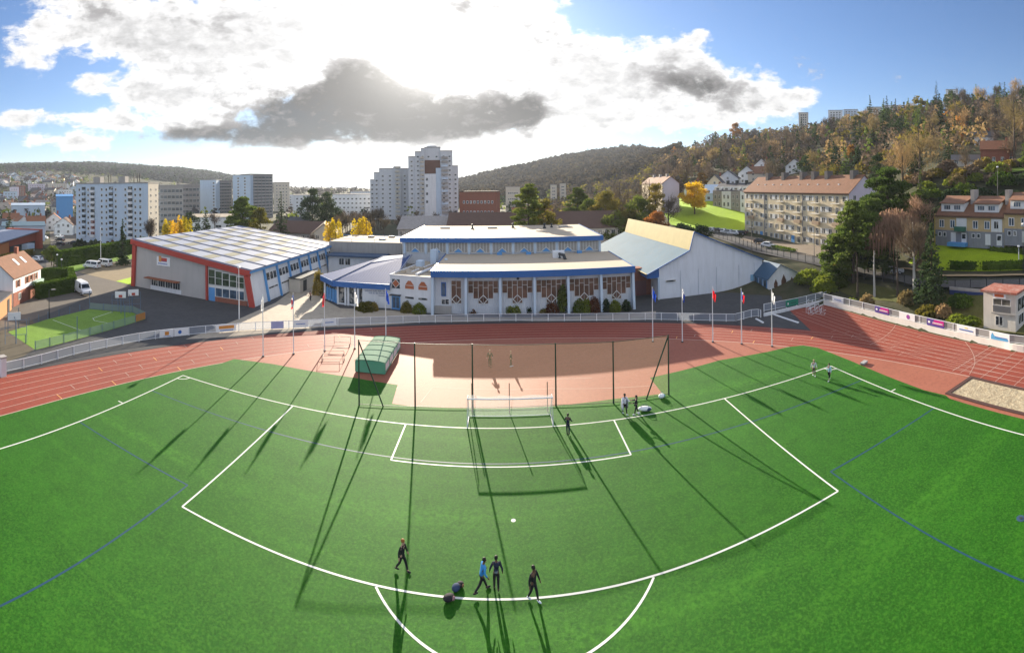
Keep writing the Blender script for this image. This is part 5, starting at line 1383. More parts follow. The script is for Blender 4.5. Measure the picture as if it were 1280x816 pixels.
for (u, r, v, W, he, wl, rf, rg, lab) in ((855, 205, 252, 7, 6, m_white, m_brown, 'y', 'white gabled cottage behind the yellow tree'), (884, 215, 246, 7, 6.5, m_cream, m_slate, 'y', 'greenish gabled cottage left of the row houses'),
        (897, 225, 243, 10, 7, m_white, m_slate, 'y', 'large white gabled house with dark roof above the row houses'), (923, 240, 236, 9, 6, m_white, m_slate, 'y', 'white gabled house on the slope behind the cream apartments'),
        (935, 238, 240, 11, 5, m_beige, m_brown, 'x', 'beige house with brown roof on the slope behind the cream apartments'), (943, 252, 232, 8, 6, m_white, m_slate, 'y', 'small white gable with slate roof at the wood edge'),
        (880, 200, 250, 8, 4, m_paleblue, m_paleblue, 'x', 'pale blue low house beside the row houses'),
        (982, 232, 219, 9, 5, m_white, m_slate, 'y', 'white gabled house with slate roof among trees above the cream apartments')):
    x, y = PD(u, r); zt = TZ(x, y); house(lab, (x, y, zt), -az(u) - .2, W, 9, he, he + 3.6, wl, rf, 2, 2, ridge=rg, detail=False)
P = onT(1226, 152)
o = house('red brick house with white windows on the wooded slope above the terraces', P, -az(1240), 11.5, 8, 5.2, 8.2, m_brick, m_oranget, 4, 1, True, wm=.9)
house('small pale roofed bungalow half hidden in bushes left of the brick house', onT(1190, 150), -az(1195), 9, 7, 2.6, 4.4, m_beige, m_slate, 3, 1, False)
house('white house glimpsed between dark conifers on the upper right slope', onT(1218, 190), -az(1220), 8, 7, 4, 6.6, m_white, m_slate, 2, 1)
for k, (uL, uR, top, bot, r, wl, lab) in enumerate(((999, 1011, 141, 157, 430, m_beige, 'small beige tower on the ridge, leftmost of the hilltop blocks'), (1036, 1054, 138, 155, 440, m_white, 'white hilltop block in the middle of the ridge'),
        (1055, 1073, 137, 154, 446, m_paleblue, 'blue tinted hilltop block joined to the white one'), (1084, 1103, 134, 152, 440, m_beige, 'beige hilltop block behind the conifer tops'), (1104, 1128, 132, 150, 446, m_white, 'long white hilltop block behind bare trees'),
        (1183, 1198, 112, 132, 430, m_white, 'pale hilltop block glimpsed behind the tallest conifer'))):
    A, an, Wd = ends(uL, r, uR, r); zb = TZ(*A) - 1
    h = zat((uL + uR) / 2, top, r) - zb
    block(lab, A, an, Wd, 11, h, wl, max(3, int(Wd / 3)), 6, 1.6, 1.4, h - 14, base=zb, side='R', sidewall=m_concrete)
# pylon mast on the hazy hill
P = onT(734.5, 1290); m = MB(); m.tube([(0, 0, 0), (0, 0, 24)], [1.0, .4], 5); m.tube([(-3, 0, 16), (3, 0, 16)], .4, 4)
o = m.build('radio_mast', m_darkmetal); o.location = P; tag(o, 'thin radio mast on top of the hazy hill', 'mast')
# ------------------------------------------------------------------ leaves and bark
m_bark = M('bark', (.085, .065, .05), .95, .3, 3, bump=.5); m_birch = M('pale_bark', (.46, .44, .40), .9, .25, 3)
l_pine = MLEAF('pine_needles', (.070, .115, .024), (.15, .20, .045), .42)
l_spruce = MLEAF('dark_needles', (.022, .045, .020), (.055, .085, .032), .28)
l_green = MLEAF('green_leaves', (.075, .115, .020), (.16, .19, .035), .45)
l_olive = MLEAF('olive_leaves', (.14, .13, .022), (.25, .20, .04), .45)
l_yellow = MLEAF('yellow_leaves', (.50, .35, .010), (.64, .47, .02), .5)
l_orange = MLEAF('orange_leaves', (.24, .115, .025), (.34, .17, .04), .45)
l_twig = MLEAF('bare_twigs', (.12, .092, .062), (.20, .15, .10), .2)
l_twigd = MLEAF('dark_bare_twigs', (.080, .066, .058), (.125, .10, .085), .15)
l_tan = MLEAF('tan_twigs', (.25, .18, .08), (.36, .26, .12), .35)
l_willow = MLEAF('pinkish_weeping_twigs', (.30, .175, .125), (.44, .27, .19), .42)
l_hedge = MLEAF('hedge_leaves', (.055, .10, .014), (.12, .18, .025), .35)
l_cloudshade = MLEAF('cloud_shaded_twigs', (.050, .052, .058), (.085, .085, .088), .1)  # cloud shadow over the far woods, painted in as darker, bluer leaves
l_bright = MLEAF('bright_leaves', (.12, .17, .02), (.22, .26, .035), .45)
l_red = MLEAF('russet_leaves', (.10, .04, .025), (.17, .075, .03), .35)

def leafquad(mb, p, s, rn, up=.0, stretch=1.0):
    n = Vector((rn.gauss(0, 1), rn.gauss(0, 1), rn.gauss(0, 1) + up)).normalized()
    a = n.orthogonal().normalized(); b = n.cross(a); t = rn.uniform(0, 6.28); ca, sa = math.cos(t), math.sin(t)
    a, b = (a * ca + b * sa) * s, (b * ca - a * sa) * s * stretch
    mb.face([p - a * .5 - b * .5, p + a * .5 - b * .35, p + a * .4 + b * .5, p - a * .45 + b * .4])

def clumps(mb, centers, n, s, rn, flat=.75, up=0.3):
    for c, r in centers:
        k = max(3, int(n * r * r))
        for _ in range(k):
            d = Vector((rn.gauss(0, 1), rn.gauss(0, 1), rn.gauss(0, 1) * flat))
            d = d.normalized() * (r * (rn.random() ** .45)); d.z *= flat
            leafquad(mb, c + d, s * rn.uniform(.6, 1.3), rn, up)

def trunk_mb(h, r, rn, limbs=5, z0=.35, spread=.3, lean=0.0, crown_h=None, top=1.0):
    mb = MB(); pts = []; n = 6
    for i in range(n + 1):
        t = i / n; pts.append((lean * t * t * h + rn.uniform(-.02, .02) * h * t, rn.uniform(-.02, .02) * h * t, h * t * top))
    mb.tube(pts, [r * (1 - .85 * i / n) + .02 for i in range(n + 1)], 7)
    for k in range(limbs):
        t = z0 + (1 - z0) * (k + .5) / limbs * .9; b = Vector(pts[0]).lerp(Vector(pts[-1]), t); a = rn.uniform(0, 6.28)
        L = h * spread * (1.15 - t); e = b + Vector((math.cos(a) * L, math.sin(a) * L, L * rn.uniform(.4, 1.0)))
        m1 = b.lerp(e, .5) + Vector((0, 0, -.08 * L)); mb.tube([b, m1, e], [r * .45 * (1 - t * .6), r * .3 * (1 - t * .6), .025], 5)
    return mb

def crown_broad(h, w, rn, n=34, dens=34, s=.42, z0=.28):
    mb = MB(); cs = []
    for _ in range(n):
        a = rn.uniform(0, 6.28); t = rn.random(); z = h * (z0 + (1 - z0) * t * .92); prof = math.sin(math.pi * min(1, .18 + .8 * t)) ** .7
        rr = w / 2 * prof * math.sqrt(rn.random()) * .95
        cs.append((Vector((math.cos(a) * rr, math.sin(a) * rr, z)), w * rn.uniform(.10, .19)))
    clumps(mb, cs, dens, s, rn); return mb
def crown_cone(h, w, rn, tiers=14, s=.5, dens=26, z0=.08, droop=.25):
    mb = MB()
    for i in range(tiers):
        t = i / (tiers - 1); z = h * (z0 + (1 - z0) * t); R_ = w / 2 * (1 - t) ** .85 + .15
        for k in range(max(3, int(9 * (1 - t) + 3))):
            a = rn.uniform(0, 6.28); L = R_ * rn.uniform(.6, 1.08)
            for q in range(max(3, int(dens * R_ / w))):
                f_ = rn.random() ** .6; p = Vector((math.cos(a) * L * f_, math.sin(a) * L * f_, z - droop * L * f_ + rn.uniform(-.25, .25)))
                p += Vector((rn.gauss(0, .16), rn.gauss(0, .16), 0)) * (.4 + L * .3)
                leafquad(mb, p, s * rn.uniform(.6, 1.2), rn, .8)
    return mb
def crown_column(h, w, rn, s=.32, n=900, z0=.1):
    mb = MB(); cols = [(rn.uniform(-.5, .5) * w * .7, rn.uniform(-.5, .5) * w * .7, rn.uniform(.8, 1.0)) for _ in range(6)]
    for _ in range(n):
        cx, cy, hh = rn.choice(cols); t = rn.random(); z = h * hh * (z0 + (1 - z0) * t); R_ = w * .28 * math.sin(math.pi * min(.98, .12 + .86 * t)) ** .6
        a = rn.uniform(0, 6.28); r = R_ * math.sqrt(rn.random()); leafquad(mb, Vector((cx + math.cos(a) * r, cy + math.sin(a) * r, z)), s * rn.uniform(.6, 1.3), rn, 0, 1.5)
    return mb
def crown_twigs(h, w, rn, n=500, z0=.3, L=1.3, th=.09, droop=0.0, bushy=1.0):
    """a leafless crown: fine twigs fanning up and outwards from limbs"""
    mb = MB()
    limbs = []
    for k in range(14):
        a = rn.uniform(0, 6.28); b = Vector((0, 0, h * rn.uniform(z0 * .8, .7))); ee = rn.uniform(.35, 1.0)
        e = Vector((math.cos(a) * w / 2 * ee, math.sin(a) * w / 2 * ee, h * (z0 + (1 - z0) * math.sqrt(max(.02, 1 - (ee * .93) ** 2)) * rn.uniform(.7, 1))))
        limbs.append((b, e)); mb.tube([b, b.lerp(e, .5) + Vector((0, 0, .04 * h)), e], [.10, .07, .02], 4)
    for _ in range(n):
        b, e = rn.choice(limbs); t = rn.uniform(.25, 1.0); p = b.lerp(e, t) + Vector((rn.gauss(0, 1), rn.gauss(0, 1), rn.gauss(0, .8))) * (.07 * w * bushy)
        d = ((e - b).normalized() * .7 + Vector((rn.gauss(0, .5), rn.gauss(0, .5), rn.gauss(.5, .4) - droop * 2))).normalized() * L * rn.uniform(.5, 1.3)
        q = d.orthogonal().normalized() * th * rn.uniform(.5, 1.2); f2 = rn.uniform(0, 6.28); q = Matrix.Rotation(f2, 3, d) @ q
        mb.face([p - q, p + q, p + d + q * .3, p + d - q * .3])
    return mb
def crown_weep(h, w, rn, n=1300):
    mb = MB()
    for _ in range(n):
        a = rn.uniform(0, 6.28); r = w / 2 * math.sqrt(rn.random()); top = h * (1 - .35 * (2 * r / w) ** 2) * rn.uniform(.78, 1.0)
        p = Vector((math.cos(a) * r, math.sin(a) * r, top)); L = rn.uniform(1.0, 3.2)
        q = Vector((rn.gauss(0, 1), rn.gauss(0, 1), 0)).normalized() * .07
        mb.face([p - q, p + q, p + q * .5 + Vector((q.y * 4, -q.x * 4, -L)), p - q * .5 + Vector((q.y * 4, -q.x * 4, -L))])
    return mb
def crown_pine(h, w, rn, n=30, s=.34, dens=60, z0=.38):
    mb = MB(); cs = []
    for k in range(n):
        t = rn.random(); z = h * (z0 + (1 - z0) * t); R_ = w / 2 * (math.sin(math.pi * min(1, .25 + t * .72)) ** .8); a = rn.uniform(0, 6.28); r = R_ * (rn.random() ** .5)
        cs.append((Vector((math.cos(a) * r, math.sin(a) * r, z)), w * rn.uniform(.10, .18)))
    clumps(mb, cs, dens, s, rn, .5, .6); return mb

_T = {}
def tree(label, P, h, w, kind, leaf, group=None, cat='tree', bark=None, name='tree', lean=0.0, seed=None, near=False, tz=.35):
    rn = random.Random(seed if seed is not None else int(P[0] * 7 + P[1] * 3 + h * 11))
    o = thing(name, label, cat, (P[0], P[1], (P[2] if len(P) > 2 else TZ(P[0], P[1])) - .1), rn.uniform(0, 6.28), group)
    fn = {'broad': crown_broad, 'cone': crown_cone, 'column': crown_column, 'twigs': crown_twigs, 'weep': crown_weep, 'pine': crown_pine}[kind]
    kw = {}
    if near: kw = {'broad': dict(n=60, dens=60, s=.30), 'pine': dict(n=120, dens=95, s=.30, z0=tz), 'cone': dict(tiers=22, dens=40, s=.36), 'twigs': dict(n=1500, L=1.1, th=.05), 'weep': dict(n=2600), 'column': dict(n=1800, s=.24)}[kind]
    fn(h, w, rn, **kw).build('crown', leaf, o)
    trunk_mb(h * .9, max(.12, h * .022), rn, 6 if kind in ('broad', 'twigs', 'pine') else 1, lean=lean, spread=.32).build('trunk', bark or m_bark, o)
    return o

def bush(label, P, w, h, leaf, group=None, cat='bush', name='bush', seed=0, dens=60, s=.16, d=None):
    rn = random.Random(seed + int(P[0] * 13 + P[1] * 5)); mb = MB(); d = d or w
    for _ in range(int(dens * (w * h + d * h + w * d) * 2)):
        v = Vector((rn.gauss(0, 1), rn.gauss(0, 1), abs(rn.gauss(0, 1)))).normalized(); k = rn.uniform(.75, 1.03) * (1 + .12 * math.sin(v.x * 7 + v.y * 9 + seed))
        leafquad(mb, Vector((v.x * w / 2 * k, v.y * d / 2 * k, v.z * h * k)), s * rn.uniform(.6, 1.4), rn, .2)
    o = mb.build(name, leaf, None, loc=(P[0], P[1], P[2] if len(P) > 2 else TZ(P[0], P[1]))); return tag(o, label, cat, group)

def hedge(label, pts, w, h, leaf, s=.2, dens=34, name='hedge'):
    rn = random.Random(int(pts[0][0] * 10)); mb = MB(); P = [Vector((p[0], p[1], 0)) for p in pts]
    for a, b in zip(P, P[1:]):
        d = b - a; L = d.length; d.normalize(); n_ = Vector((-d.y, d.x, 0)); A2 = L * (2 * h + w)
        for _ in range(int(A2 * dens)):
            t = rn.uniform(-w * .4 / L, 1 + w * .4 / L); k = rn.random() * (2 * h + w); wob = rn.gauss(0, .05)
            if k < h: off, z = -w / 2 + wob, k
            elif k < h + w: off, z = k - h - w / 2, h + wob
            else: off, z = w / 2 + wob, k - h - w
            p = a + d * (L * t) + n_ * off; leafquad(mb, Vector((p.x, p.y, TZ(p.x, p.y) + z)), s * rn.uniform(.6, 1.4), rn, .2)
        c = [a - n_ * w * .42, b - n_ * w * .42, b + n_ * w * .42, a + n_ * w * .42]
        mb.hexa([(p.x, p.y, TZ(p.x, p.y)) for p in c], [(p.x, p.y, TZ(p.x, p.y) + h * .93) for p in c])
    return tag(mb.build(name, leaf), label, 'hedge')

# ------------------------------------------------------------------ trees right of the stadium
tree('tall dense green pine right of the cream apartments, nearest its gable', hit(1074, 366) if False else onT(1066, 86), 15.2, 8.2, 'pine', l_pine, near=True, seed=21, tz=.22)
tree('tallest broad dark green pine behind the pinkish weeping tree', onT(1110, 100), 18.5, 11.5, 'pine', l_pine, near=True, seed=22, tz=.2)
tree('green pine with bare trunk beside the weeping tree', onT(1092, 84), 12.5, 6.5, 'pine', l_pine, near=True, seed=23, tz=.4)
tree('pinkish brown weeping tree at the track corner', onT(1117, 84.5), 13.0, 12.0, 'weep', l_willow, near=True, seed=24)
tree('slim white barked birch with bare crown by the dark ivy clump', onT(1142, 75.5), 13.2, 6.0, 'twigs', l_twig, bark=m_birch, near=True, seed=25)
tree('bare brown tree behind the birch on the bank', onT(1150, 92), 13, 9, 'twigs', l_willow, near=True, seed=26)
tree('dark conical ivy covered evergreen beside the birch on the bank', onT(1163, 72.0), 12.2, 6.4, 'cone', l_spruce, near=True, seed=27)
tree('low bushy green pine left of the nearest tall pine', onT(1046, 88), 9.0, 7.0, 'pine', l_pine, near=True, seed=221, tz=.1)
tree('dense green pine between the tall pines and the weeping tree', onT(1088, 93), 14.0, 9.5, 'pine', l_pine, near=True, seed=222, tz=.12)
tree('leafy green tree behind the weeping tree', onT(1130, 97), 12.0, 9.0, 'broad', l_green, near=True, seed=223)
tree('dark evergreen mass behind the three bare trunks', onT(1084, 90), 9.0, 8.5, 'broad', l_spruce, near=True, seed=28)
tree('low dark evergreen between the pines and the fence corner', onT(1103, 84), 7.5, 5.5, 'broad', l_spruce, near=True, seed=29)
for k, (u, r, h) in enumerate(((1071, 80.5, 8), (1092, 78.5, 8), (1121, 76.5, 8))):
    rn = random.Random(k); o = trunk_mb(h, .22, rn, 3, .7, .15, lean=-.03).build('bare_trunk', m_bark if k != 1 else m_birch); o.location = onT(u, r)
    tag(o, ('bare grey trunk leaning under the green pine', 'pale bare trunk in the middle of the corner trees', 'dark bare trunk under the weeping tree')[k], 'tree trunk')
for k, (u, r, w, h, lf, lab) in enumerate(((1083, 74.5, 2.6, 2.2, l_tan, 'round tan bush on the bank above the white wall'), (1063, 77.5, 2.0, 1.4, l_bright, 'small bright green bush near the fence corner'), (1030, 85, 5, 2.6, l_bright, 'bright green ivy heap behind the annexe'),
        (1045, 86, 4.5, 2.8, l_green, 'green shrub heap right of the annexe'), (1012, 90, 6, 2.2, l_bright, 'yellow green creeper heap above the annexe roof'), (1052, 90, 4, 3.6, l_orange, 'orange bush beside the lamp post near the cream apartments'),
        (1133, 73.5, 3.0, 1.8, l_tan, 'dry brown shrub at the foot of the birch'), (1178, 68, 2.6, 1.6, l_tan, 'dry grass tuft at the foot of the dark evergreen'), (1210, 64.5, 3.6, 1.2, l_bright, 'bright yellow green shrub beside the judges hut'),
        (1196, 65.5, 3.0, 1.1, l_bright, 'low sunlit shrub on the bank left of the judges hut'), (1160, 69, 4, 1.3, l_olive, 'low olive shrub on the bank below the dark evergreen'), (1200, 70, 4, 1.5, l_hedge, 'dark green shrub on the bank under the road wall'))):
    bush(lab, onT(u, r), w, h, lf, seed=k, dens=26, s=.26)
hedge('long clipped hedge at the foot of the right lawn, right part', [onT(1228, 82.2).xy, onT(1280, 81.6).xy, onT(1400, 81.6)], 1.3, 1.2, l_hedge, .22, 26)
hedge('short clipped hedge at the foot of the right lawn, left part', [onT(1188, 84.2).xy, onT(1218, 82.6).xy], 1.3, 1.2, l_hedge, .22, 26)
hedge('clipped hedge in front of the terraced houses', [onT(1238, 89.5).xy, onT(1290, 86.2).xy], 1.0, .9, l_hedge, .22, 26)
hedge('low dark hedge before the end terraced house', [onT(1198, 93.0).xy, onT(1226, 91.6).xy], .8, .6, l_spruce, .22, 26)
hedge('low green hedge in front of the cream apartments', [onT(958, 123).xy, onT(992, 113).xy], 1.3, .9, l_hedge, .25, 20)

# trees around the hill lawn and behind the white hall
tree('yellow leaved tree standing alone on the hill lawn', onT(868, 176), 12.5, 11.5, 'broad', l_yellow, near=True, seed=31)
tree('round dark evergreen behind the white hall ridge, left of a pair', onT(852, 126), 7.5, 7.8, 'broad', l_spruce, near=True, seed=32)
tree('round dark evergreen behind the white hall ridge, right of a pair', onT(876, 124), 7.2, 7.0, 'broad', l_spruce, near=True, seed=33)
tree('orange autumn tree behind the yellowed roof strip', onT(820, 134), 11.0, 8, 'broad', l_orange, near=True, seed=34)
for k, (u, r, h, w, kd, lf, lab) in enumerate(((738, 168, 17, 10, 'broad', l_green, 'green tree left of the lavender block row'), (757, 160, 19, 12, 'broad', l_olive, 'olive green tree above the end of the brown school roof'), (775, 172, 23, 15, 'twigs', l_twig, 'large bare brown tree before the lavender block'),
        (797, 150, 17.5, 11, 'broad', l_green, 'dense green tree behind the yellowed roof strip'), (812, 160, 22, 11, 'twigs', l_twig, 'tall bare tree with brown twigs beside the lavender gable'), (819, 150, 19, 7, 'broad', l_olive, 'slim olive tree before the lavender gable'),
        (835, 152, 12, 9, 'twigs', l_twigd, 'dark bare tree in front of the lavender gable'), (722, 185, 20, 10, 'pine', l_green, 'tall hazy pine left of the green trees'), (745, 190, 22, 6, 'cone', l_green, 'pale green column tree before the hazy hill'),
        (785, 148, 13, 9, 'broad', l_olive, 'low olive tree touching the yellowed roof ridge'), (768, 146, 13, 9, 'broad', l_green, 'low green tree at the end of the brown school roof'))):
    tree(lab, onT(u, r), h, w, kd, lf, near=True, seed=40 + k)
tree('big dark pine rising behind the middle of the leisure centre', onT(660, 134), 21.5, 10.0, 'pine', l_green, near=True, seed=60, tz=.15)
tree('yellow green leaved tree beside the big pine', onT(681, 138), 18.0, 9.0, 'broad', l_olive, near=True, seed=61)
# yellow poplars
for k, (u, r, h, w, lab) in enumerate(((209, 152, 12.0, 4.0, 'leftmost yellow poplar behind the red framed hall'), (218, 154, 12.3, 4.2, 'second yellow poplar from the left behind the red framed hall'), (224, 150, 11.2, 3.6, 'short yellow poplar in the middle of the left row'), (231, 153, 13.2, 4.4, 'tallest and rightmost yellow poplar of the left row'),
        (412, 140, 12.0, 3.6, 'narrow yellow tree left of the pair by the concrete block'), (419, 138, 12.2, 4, 'yellow tree beside the sunlit white gable'), (448, 142, 12.2, 4.2, 'yellow tree left above the concrete block roof'), (457, 143, 12.6, 4, 'yellow tree right above the concrete block roof'))):
    tree(lab, onT(u, r), h, w, 'column', l_yellow, group='yellow poplars', near=True, seed=70 + k)
for k, (u, r, h, w, kd, lf, lab) in enumerate(((303, 150, 18, 10, 'pine', l_pine, 'tall pine behind the roof of the red framed hall'), (325, 146, 15.5, 8, 'broad', l_olive, 'yellow green tree right of the tall pine'), (290, 142, 8, 7, 'twigs', l_red, 'russet bare tree left of the tall pine'), (314, 138, 7.5, 5, 'twigs', l_willow, 'orange pink bare tree before the tall pine'), (340, 138, 7.5, 5, 'broad', l_olive, 'small olive tree at the roof corner of the red framed hall'),
        (351, 165, 19.7, 8, 'cone', l_spruce, 'dark conical cypress in the haze'), (390, 210, 21, 14, 'broad', l_spruce, 'broad dark evergreen in the haze, left half of the mass'), (408, 215, 20, 13, 'broad', l_spruce, 'broad dark evergreen in the haze, right half of the mass'),
        (257, 215, 12, 7, 'cone', l_spruce, 'dark conifer before the lower twin tower'), (268, 225, 10, 6, 'twigs', l_twigd, 'small bare tree before the twin towers'), (238, 190, 12, 8, 'broad', l_spruce, 'dark round tree right of the yellow poplars'), (187, 160, 13, 5, 'twigs', l_twigd, 'bare tree before the end wall of the pale slab'),
        (153, 128, 12.6, 3.8, 'cone', l_spruce, 'slim dark spruce at the end of the long hedge'), (11, 185, 13, 6, 'cone', l_spruce, 'dark cypress among the houses on the far left'), (390, 128, 8.5, 3, 'twigs', l_twigd, 'thin bare tree before the sunlit white gable'), (640, 160, 12, 6, 'twigs', l_twig, 'bare tree left of the big pine'),
        (606, 150, 10, 7, 'twigs', l_twig, 'bare bushy tree on the school roof line'), (300, 230, 9, 6, 'twigs', l_twigd, 'bare tree in front of the taller twin tower'), (37, 260, 9, 5, 'cone', l_spruce, 'small dark conifer near the pale warehouse'), (64, 128, 6, 5, 'broad', l_green, 'small green tree beside the red shed pier'))):
    tree(lab, onT(u, r), h, w, kd, lf, near=r < 170, seed=90 + k)
proto = None
for k in range(26):
    u = 420 + k * 2.8 + RND.uniform(-1.2, 1.2) if k < 22 else 500 + (k - 22) * 22
    r = RND.uniform(188, 235); P = onT(u, r)
    if k < 3:
        o = tree('bare brown tree in the hazy row below the stepped towers', P, RND.uniform(9, 12), RND.uniform(6, 8), 'twigs', (l_twig, l_twigd, l_twig)[k], group='bare trees below the stepped towers', seed=120 + k); proto = (proto or []) + [o]
    else: dup(proto[k % 3], P, RND.uniform(0, 6.28), RND.uniform(.8, 1.15))

# hedges and shrubs of the left side
hedge('tall long dark hedge beside the parking lot', [G(74, 334).xy, G(100, 329).xy, G(150, 319.5).xy, G(182, 313).xy], 2.6, 4.4, l_hedge, .3, 22)
g0, g1 = G(46, 373.5), G(91, 364.5)
hedge('clipped green garden hedge beside the white house', [g0.xy, g1.xy, G(88, 351).xy, G(52, 352).xy], 1.4, 3.0, l_hedge, .2, 40)
hedge('low scrubby hedge above the red shed yard', [G(4, 326).xy, G(40, 318).xy], 1.6, 1.8, l_olive, .3, 16)
for k, (u, r, w, h, lf) in enumerate(((68, 140, 4, 3, l_green), (100, 168, 5, 3, l_spruce), (118, 165, 6, 3, l_spruce), (140, 160, 6, 3.2, l_red), (165, 158, 5, 3, l_spruce))):
    bush(('green bush by the shed pier', 'dark shrub at the left foot of the pale slab', 'dark shrub under the balconies of the pale slab', 'russet shrub at the foot of the pale slab', 'dark shrub at the right foot of the pale slab')[k], onT(u, r), w, h, lf, seed=k + 30, dens=14, s=.35)

# planting along the front of the pool hall and the entrance
for k, (u, v, w, h, lf, lab) in enumerate(((458, 387.5, 3.6, 1.3, l_olive, 'olive shrub under the name wall, left one'), (467, 388, 1.6, 1.35, l_olive, 'round clipped shrub under the name wall, right one'), (508, 390, 1.9, 1.7, l_olive, 'round dark olive shrub before the service block'), (524, 391, 2.3, 1.5, l_bright, 'bright green shrub before the service block'),
        (592, 391, 2.0, .9, l_red, 'low reddish shrub before the second window bay'), (614, 391, 1.3, .9, l_olive, 'small olive shrub before the second window bay'), (642, 391, 3.0, 1.5, l_bright, 'bright yellow green shrub under the third window bay'), (661, 391, 1.2, 1.4, l_spruce, 'small dark shrub beside the fourth pillar'),
        (690, 391, 2.4, 1.8, l_red, 'reddish brown shrub left of the tall slim cypress'), (724, 390, 2.0, 2.0, l_bright, 'round yellow green shrub in the fifth bay, left one'), (733, 390, 1.9, 2.0, l_bright, 'round yellow green shrub in the fifth bay, right one'), (743, 390, 1.8, 2.4, l_red, 'dark red shrub by the sixth pillar'), (757, 389, 1.5, 2.0, l_spruce, 'dark green shrub in the last bay'),
        (769, 389, 2.0, 1.7, l_bright, 'fresh green shrub in the middle of the last bay'), (783, 388, 1.6, 1.7, l_spruce, 'dark round shrub at the last pillar'), (680, 391, 1.6, .8, l_olive, 'low olive shrub at the foot of the cypress'), (399, 368, 2.6, 4.6, l_olive, 'tall shrub at the left tip of the entrance roof'))):
    bush(lab, G(u, v), w, h, lf, seed=k + 60, dens=70, s=.15)
tree('tall slim green cypress against the pool hall front', G(703, 390.5), 4.8, 1.7, 'column', l_green, near=True, seed=150)

# ------------------------------------------------------------------ the wooded hill on the right
HT = []
def hill_proto(label, kind, leaf, h, w, seed):
    o = tree(label, (0, 0, 0), h, w, kind, leaf, group=None, seed=seed); HT.append(o); return o
KINDS = [('dark conifer on the wooded hillside above the terraces', 'cone', l_spruce, 15, 6), ('green conifer on the wooded hillside above the terraces', 'cone', l_pine, 13, 6.5), ('dark rounded evergreen on the wooded hillside above the terraces', 'broad', l_spruce, 12, 8),
         ('bare brown tree on the wooded hillside above the terraces', 'twigs', l_twig, 12, 8), ('bare dark tree on the wooded hillside above the terraces', 'twigs', l_twigd, 13, 8), ('tan twiggy tree on the wooded hillside above the terraces', 'twigs', l_tan, 12, 8.5),
         ('olive autumn tree on the wooded hillside above the terraces', 'broad', l_olive, 10.5, 8), ('orange autumn tree on the wooded hillside above the terraces', 'broad', l_orange, 9.5, 7.5)]
PR = [hill_proto(lab, kd, lf, h, w, 200 + i) for i, (lab, kd, lf, h, w) in enumerate(KINDS)]
for i, o in enumerate(PR): o['group'] = ('dark conifers', 'green conifers', 'rounded evergreens', 'bare brown trees', 'bare dark trees', 'tan trees', 'olive trees', 'orange trees')[i] + ' on the wooded hillside'
used = set()
def plant(i, P, s):
    rz = RND.uniform(0, 6.28)
    if i not in used:
        used.add(i); o = PR[i]; o.location = (P[0], P[1], P[2] - .2); o.rotation_euler = (0, 0, rz); o.scale = (s, s, s)
    else: dup(PR[i], (P[0], P[1], P[2] - .2), rz, (s * RND.uniform(.85, 1.15), s * RND.uniform(.85, 1.15), s))
def pick(u, r):
    q = RND.random(); v = V0 - 0
    if u > 1080 and 190 < r < 340: w = [.20, .15, .18, .16, .16, .10, .05, .0]
    elif u > 1080: w = [.08, .08, .10, .26, .20, .18, .09, .01]
    elif u > 960: w = [.12, .10, .12, .24, .20, .14, .07, .01]
    else: w = [.12, .05, .08, .32, .26, .10, .06, .01]
    for i, x in enumerate(w):
        q -= x
        if q <= 0: return i
    return 3
# clear spots: houses standing in the wood
CLEAR = [onT(1226, 156), onT(1190, 152), onT(1218, 190), onT(982, 236), onT(935, 240), onT(943, 254), onT(923, 242), onT(897, 228), onT(884, 217), onT(855, 206)]
count = 0; tries = 0
spots = []
while count < 290 and tries < 6000:
    tries += 1
    u = RND.uniform(830, 1330); r = RND.uniform(112, 425)
    lo = np.interp(u, [830, 880, 930, 975, 1060, 1115, 1170, 1230, 1330], [232, 240, 262, 190, 150, 122, 122, 142, 140])
    if r < lo: continue
    x, y = PD(u, r)
    if any((Vector((x, y)) - c.xy).length < (9 if c.xy.length < 190 else 7) or (abs(math.atan2(c.x, c.y) - az(u)) < .028 and c.xy.length - 34 < r < c.xy.length) for c in CLEAR): continue
    mind = 7.0 + r * .012
    if any((x - a) ** 2 + (y - b) ** 2 < mind * mind for a, b in spots): continue
    spots.append((x, y)); s = RND.uniform(.75, 1.2); i = pick(u, r)
    if r < 175: s *= .72
    if r > 385 and u < 1140: s *= .5
    elif 200 < r < 340: s *= RND.uniform(.9, 1.35)
    plant(i, (x, y, TZ(x, y)), s); count += 1
# single trees that stand out
tree('tallest conifer on the ridge line', onT(1171, 335), 24, 13, 'cone', l_spruce, near=True, seed=301)
tree('broad tan bare tree high on the far right above the brick house', onT(1268, 150), 24, 17, 'twigs', l_tan, near=True, seed=302)
tree('large tan bare tree behind the tall pines', onT(1150, 128), 23, 17, 'twigs', l_tan, near=True, seed=303)
tree('second large bare tree right of the tall pines', onT(1128, 134), 20, 13, 'twigs', l_tan, near=True, seed=304)
tree('dark ivy clad tree above the cream apartment roof', onT(1097, 128), 20, 7, 'broad', l_spruce, near=True, seed=305)
tree('olive bushy tree above the cream apartment chimneys', onT(1035, 170), 14, 13, 'twigs', l_olive, near=True, seed=306)
tree('bright green conifer in the middle of the upper right wood', onT(1151, 240), 19, 9, 'cone', l_pine, seed=307)
tree('bright green pointed conifer on the right of the upper wood', onT(1250, 250), 21, 10, 'cone', l_pine, seed=308)
tree('orange tree on the ridge above the row houses', onT(920, 470), 18, 15, 'broad', l_orange, seed=309)
